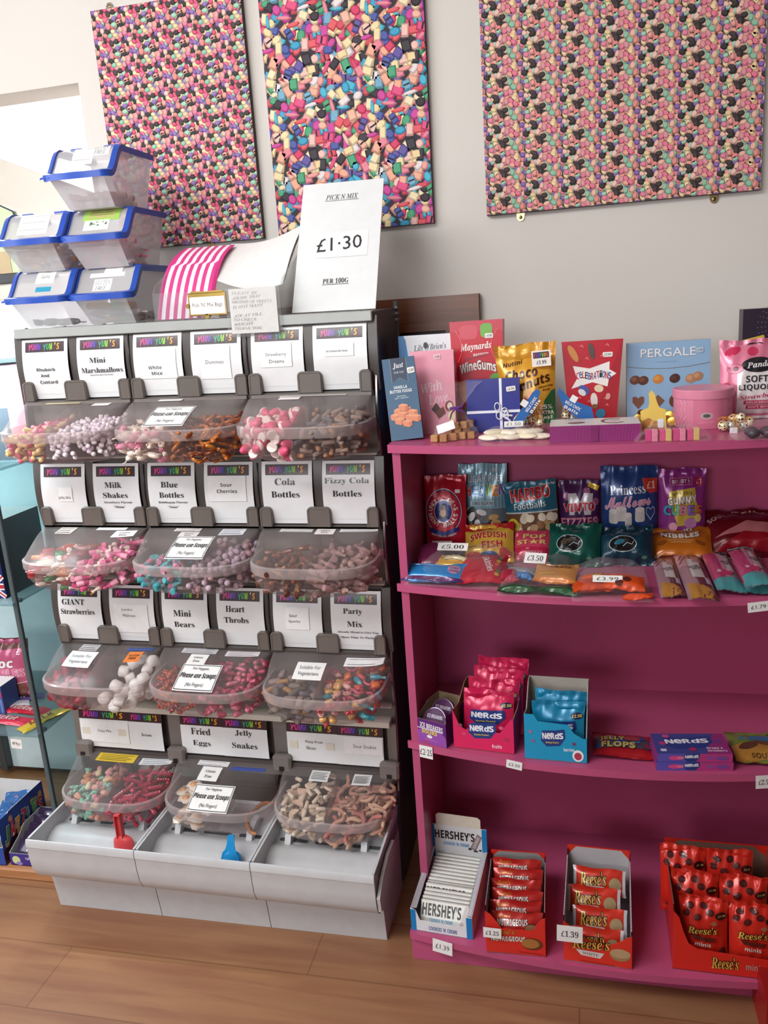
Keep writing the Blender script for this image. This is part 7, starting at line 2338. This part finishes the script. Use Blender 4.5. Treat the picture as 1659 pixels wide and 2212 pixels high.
def d_grn(s): s.poly([(0, 0), (.6, 0), (.64, .5), (0, .46)], 'b0803a'); s.r(.62, 0, 1, .6, '4a3a78'); s.t('Yummi', .34, .62, .4, .14, '3f8ab0', 'script', -8); s.r(.3, .52, .6, .68, '2f6a94', rot=-6); s.e(.25, .38, .16, .10, '5a3a28', 20); s.e(.52, .44, .18, .06, '6a4630', -20); s.r(.62, .5, .8, 1, '8a6a4a'); s.t('SOUR', .4, .12, .3, .08, '5a3a1c', 'bold')


M, W, D = lie_at((1590, 1655), (1740, 1660), (1575, 1590), T3)
pouch('worm_bag', lay(M, .012) @ Matrix.Rotation(.0, 4, 'X'), W, D, .012, '6f7f3c', d_grn, 'green and orange sweet bag lying at the end of the third shelf', 'sweet bag', None, .010, 1.0, 97)
edge_ticket(904, 935, 1611, 1637, lambda x: bow(x) - .0025, '£2·25', 'white price ticket reading 2.25 below the purple mint carton', 'ital', 0, .9, .5)
edge_ticket(1092, 1127, 1643, 1660, lambda x: bow(x) - .0025, '£2.50', 'white price ticket reading 2.50 below the hot pink carton', 'sans', 6)
edge_ticket(1633, 1675, 1674, 1702, lambda x: bow(x) - .0025, '£2.50', 'white price ticket below the green and orange sweet bag', 'serif', -2)

# ------------------------------------------------------------------ bottom shelf


def d_hfront(s): s.r(0, 0, .10, 1, '1478b8'); s.r(.88, 0, 1, 1, '1478b8'); s.t("COOKIES 'N' CREME", .52, .26, .44, .16, '2a5a94', 'bold')


M, W = box_at((876, 2006), (1012, 2029), T4)
M = Matrix.Translation((.013, 0, 0)) @ M
W *= .97
D = .212
root = empty('chocolate_display_carton', M, 'blue and white display carton of white chocolate bars on the bottom shelf', 'display carton')
hw = W / 2; wh, bl, gi = C('d9dde2', 'gloss'), C('1478b8', 'gloss'), C('b9b8c0', 'paper')
m = MB()
hf = .052
m.loft([[(x, 0, z) for x, z in fp] for fp in [[(-hw, 0), (hw, 0), (hw, .060), (hw * .78, .060), (hw * .70, .030), (-hw * .70, .030), (-hw * .82, .056), (-hw, .062)]]] + [[(x, .002, z) for x, z in [(-hw, 0), (hw, 0), (hw, .060), (hw * .78, .060), (hw * .70, .030), (-hw * .70, .030), (-hw * .82, .056), (-hw, .062)]]], wh)
s = Sheet(m, W, .03, flat_map(0), 'gloss'); s.t("COOKIES 'N' CREME", .52, .42, .46, .36, '2a5a94', 'bold')
s = Sheet(m, W, .06, flat_map(0), 'gloss'); s.r(0, 0, .085, .98, '1478b8'); s.r(.905, 0, 1, .98, '1478b8')
m.box(-hw, 0, 0, hw, D, .002, gi)
for sx in (-1, 1):
    x0, x1 = sx * hw, sx * (hw - .0025)
    pr = [(.002, 0), (D, 0), (D, .085), (.002, .061)]
    for x, mt in ((x0, gi if sx > 0 else bl), (x1, gi)): m.faces([(x, y, z) for y, z in pr], [(0, 1, 2, 3) if (sx > 0) == (x == x0) else (3, 2, 1, 0)], mt)
    xa, xb = sorted((sx * hw, sx * (hw - .014)))
    m.faces([(sx * hw, .002, .061), (sx * hw, D, .085), (sx * (hw - .013), D, .082), (sx * (hw - .013), .01, .056)], [(0, 1, 2, 3) if sx < 0 else (3, 2, 1, 0)], gi)
m.build('tray', root, 0)
m = MB()
hb = .150
m.box(-hw, D - .002, 0, hw, D, hb, wh); m.prism([(-hw * .76, hb), (hw * .80, hb), (hw * .80, hb + .026), (hw * .70, hb + .032), (-hw * .66, hb + .034), (-hw * .76, hb + .028)], 'y', D - .002, D, C('d9d2c4', 'card'))
s = Sheet(m, W, hb, flat_map(D - .002), 'gloss'); s.r(0, .35, .085, 1, '1478b8'); s.r(.915, .30, 1, 1, '1478b8')
s.t("HERSHEY'S", .44, .815, .70, .165, '2a1c1c', 'bold', 0, .012); s.t("COOKIES 'N' CREME", .46, .645, .46, .062, '3a8ac0', 'bold', 0, .01)
s.poly([(.70, .60), (.80, .56), (.92, .84), (.84, .90)], '8c7c80'); s.poly([(.74, .62), (.79, .60), (.88, .82), (.84, .86)], 'b4a8aa'); s.e(.70, .585, .03, .022, '2e2426'); s.e(.80, .555, .04, .02, '4a3e40'); s.e(.88, .58, .025, .018, '2e2426'); s.line([(.1, .49), (.28, .485)], .001, '9fb4c8'); s.line([(.1, .465), (.24, .462)], .001, '9fb4c8')
m.build('header_panel', root, 0)


def d_hbar(full):
    def f(s):
        s.t("HERSHEY'S", .44, .64, .80, .46, '2a2222', 'bold', 0, .012); s.t("COOKIES 'N' CREME", .44, .26, .48, .14, '5aa0cc', 'bold', 0, .01)
        if full: s.poly([(.80, .10), (.93, .06), (1, .9), (.92, .95)], 'c2b8b8'); s.e(.78, .12, .03, .05, '3a3032'); s.e(.9, .08, .04, .04, '4a4042')
    return f


WB = C('dfdfda', 'gloss')
NB = 16
for i in range(NB):
    y = .012 + (D - .030) * i / (NB - 1)
    k = i in (0, 4)
    Mb = M @ Matrix.Translation((.001, y, .004 + .0011 * i + (.004 if i == 4 else 0))) @ Matrix.Rotation(math.radians(-30), 4, 'X')
    mb = MB(); w = W * .80
    mb.box(-w / 2, 0, 0, w / 2, .0085, .062, WB, .0032)
    if k or i < 6: d_hbar(i == 0)(Sheet(mb, w, .062, flat_map(0), 'gloss'))
    mb.build('chocolate_bar', None, 40, Mb, 'front white chocolate bar with its lettering in view' if i == 0 else 'white chocolate bar pulled up, tops of its letters showing' if i == 4 else 'white wrapped chocolate bar in the blue and white carton', 'chocolate bar', 'white chocolate bars in the carton')


def bar_carton(M, W, D, hf, hb, col, inner, label, front, cutd):
    hw = W / 2
    root = empty('chocolate_bar_carton', M, label, 'display carton')
    o, i_ = C(col, 'gloss'), C(inner, 'paper'); t = .002
    m = MB()
    fp = [(-hw, 0), (hw, 0)] + cutd
    m.loft([[(x, 0, z) for x, z in fp], [(x, t, z) for x, z in fp]], o)
    m.box(-hw, 0, 0, hw, D, t, i_)
    m.box(-hw, D - t, 0, hw, D, hb - .012, o); m.prism([(-hw, hb - .012), (hw, hb - .012), (hw, hb), (-hw, hb)], 'y', D - t, D, o)
    s = Sheet(m, W, hb, flat_map(D - t), 'paper'); s.poly([(.02, 0), (.98, 0), (.98, .84), (.86, .985), (.14, .985), (.02, .84)], inner)
    for sx in (-1, 1):
        x0, x1 = sx * hw, sx * (hw - t)
        z0 = cutd[0][1] if sx > 0 else cutd[-1][1]
        pr = [(t, 0), (D, 0), (D, hb * .96), (D * .9, hb * .90), (D * .06, z0 * 1.05), (t, z0)]
        for x, mt in ((x0, o), (x1, i_)): m.faces([(x, y, z) for y, z in pr], [tuple(range(6)) if (sx > 0) == (x == x0) else tuple(range(5, -1, -1))], mt)
        n = 40
        zig = []
        for q in range(n + 1):
            y = D * .06 + (D * .84) * q / n; z = z0 * 1.05 + (hb * .90 - z0 * 1.05) * q / n
            zig.append((y, z + (.0014 if q % 2 else 0)))
        m.faces([(x0, y, z) for y, z in zig] + [(x1 + sx * .0002, y, z) for y, z in zig], [(q, q + 1, n + 2 + q, n + 1 + q) for q in range(n)], i_)
    front(Sheet(m, W, hf, flat_map(0), 'gloss'))
    m.build('carton', root, 0)
    return root


def d_nut(s): s.t("Reese's", .30, .80, .38, .20, 'c8822e', 'italb', 5, .01, ('3a1410', .03)); s.t('NUTRAGEOUS', .38, .56, .58, .18, 'e6dcd8', 'bold', 3, .014, ('2a1412', .06)); s.e(.78, .44, .18, .22, '6a3420'); s.e(.75, .45, .15, .17, 'a8703a'); s.line([(.55, .12), (.95, .08)], .002, 'a01c1c')


def d_nutbar(s): s.t("Reese's", .26, .84, .26, .18, 'c8822e', 'italb', 3); s.t('NUTRAGEOUS', .42, .60, .58, .26, 'ddd0cc', 'bold', 3, .014, ('2a1412', .05)); s.e(.80, .36, .16, .26, '5a2c1e'); s.e(.79, .37, .13, .2, '94684e')


M, W = box_at((1051, 2056), (1179, 2068), T4)
hw = W / 2
bar_carton(M, W, .212, .075, .118, 'cf2f26', '8f8a8a', 'red display carton of peanut caramel bars on the bottom shelf', d_nut, [(hw, .105), (hw * .86, .098), (hw * .72, .085), (hw * .60, .068), (-hw * .45, .068), (-hw * .62, .086), (-hw * .82, .104), (-hw, .112)])
for i in range(6):
    Mb = M @ Matrix.Translation((.002 * (-1) ** i, .012 + .029 * i, .034 + .0065 * i)) @ Matrix.Rotation(math.radians(-34), 4, 'X')
    pouch('chocolate_bar', Mb, W * .90, .056, .010, 'b02420', d_nutbar, 'red peanut caramel bar, %s from the front of its carton' % ('first', 'second', 'third', 'fourth', 'fifth', 'last')[i], 'chocolate bar', 'red peanut caramel bars', 0, 1.0, 110 + i)


def reese(s, u, v, w, h, white=True, st='italb'): s.t("Reese's", u, v, w, h, 'dcae4a', st, 4, .0, ('2e120e', .075))


def d_rw(s): reese(s, .40, .66, .56, .36); s.poly([(.18, .44), (.60, .40), (.54, .22), (.26, .26)], 'd6cdcb'); s.t('WHITE', .40, .325, .24, .09, '7a5a54', 'serifb', -3); s.e(.83, .42, .15, .20, '9c7c58'); s.e(.83, .47, .15, .15, 'b89a74'); s.line([(.25, .08), (.75, .05)], .002, 'a81c14')


def d_rwb(s): s.r(0, 0, .06, 1, 'cfcad0'); s.r(.94, 0, 1, 1, 'cfcad0'); reese(s, .38, .60, .50, .50); s.poly([(.24, .36), (.60, .33), (.55, .12), (.30, .15)], 'd0c6c4'); s.t('WHITE', .42, .25, .22, .12, '7a5a54', 'serifb', -3); s.e(.80, .44, .12, .26, 'a8926c')


M, W = box_at((1218, 2074), (1365, 2095), T4)
hw = W / 2
bar_carton(M, W, .212, .082, .150, 'd43426', 'b4b1b6', 'red display carton of white peanut butter cups on the bottom shelf', d_rw, [(hw, .085), (hw * .9, .083), (hw * .66, .068), (hw * .40, .058), (-hw * .30, .062), (-hw * .86, .098), (-hw, .106)])
for i in range(4):
    Mb = M @ Matrix.Translation(((-.004, .004, -.010, .002)[i], .012 + .045 * i, .010 + .0185 * i)) @ Matrix.Rotation(math.radians(-32), 4, 'X')
    pouch('peanut_cup_packet', Mb, W * .84, .060, .009, 'cc3220', d_rwb, 'red white-chocolate cup packet, %s from the front of its carton' % ('first', 'second', 'third', 'last')[i], 'chocolate packet', 'white peanut butter cup packets', 0, .8, 120 + i)


def d_mini(s):
    for u, v, a in ((.22, .86, 10), (.50, .88, -5), (.14, .76, 40), (.62, .80, 0), (.36, .72, 30), (.2, .14, 0), (.42, .10, 20), (.80, .12, 0), (.86, .22, 50)): s.e(u, v, .085, .045, '4a1a1c', a); s.e(u - .01, v + .008, .06, .028, '5e2424', a)
    s.e(.84, .76, .13, .055, '3a1010'); s.t('£1.50', .86, .76, .16, .028, 'd8c07a', 'bold'); s.poly([(.60, .66), (.70, .70), (.76, .65), (.68, .61)], 'a06048')
    reese(s, .45, .53, .60, .115); s.poly([(.20, .455), (.74, .42), (.66, .36), (.28, .385)], '5a1a16'); s.t('minis', .46, .315, .32, .065, 'd6cdc8', 'bold', -2)


M, W = box_at((1453, 2092), (1700, 2122), T4)
hw = W / 2
bar_carton(M, W, .232, .055, .168, 'd02a20', '7a5a50', 'large red display carton of peanut butter cup bags on the bottom shelf', lambda s: (reese(s, .46, .55, .24, .55), s.t('minis', .72, .50, .15, .30, 'a8928c', 'bold', -2)), [(hw, .050), (hw * .6, .050), (-hw * .55, .058), (-hw * .72, .070), (-hw * .82, .10), (-hw * .9, .135), (-hw, .150)])
k = 0
for row in range(3):
    for c in range(2):
        Mb = M @ Matrix.Translation((-hw * .42 + c * W * .44 + (.008 if row else 0) - .02 * row, .026 + .056 * row, .012 + .012 * row)) @ Matrix.Rotation(math.radians(-13), 4, 'X')
        pouch('peanut_cup_bag', Mb, W * .44, .140 + .010 * row, .017, 'cc2a1e', d_mini, 'red peanut cup bag in the large red carton, %s row, %s' % (('front', 'middle', 'back')[row], ('nearer the white cups carton', 'farther one')[c]), 'sweet bag', 'red peanut cup bags', .008, 1.2, 130 + k)
        k += 1
edge_ticket(932, 976, 2030, 2057, lambda x: bow(x, 1) - .003, '£1.39', 'white price ticket reading 1.39 below the white chocolate bars', 'sans', 3, slope=1.3)
edge_ticket(1043, 1082, 2003, 2024, 1.5695, '£1.25', 'white price ticket reading 1.25 on the peanut caramel carton', 'serif', 1, .72, .42, 0)
edge_ticket(1202, 1258, 1998, 2032, 1.5565, '£1.39', 'white price ticket reading 1.39 on the white peanut cup carton', 'serif', 1, .66, .38, 0)
# carton on the floor at the right edge
a = at_z(1652, 2260, 0)
quick('floor_carton', a.x, a.y, 0.0003, a.x + .22, a.y + .2, .115, '9a1c1c', 'dark red carton on the floor below the end of the pink shelves', 'box')
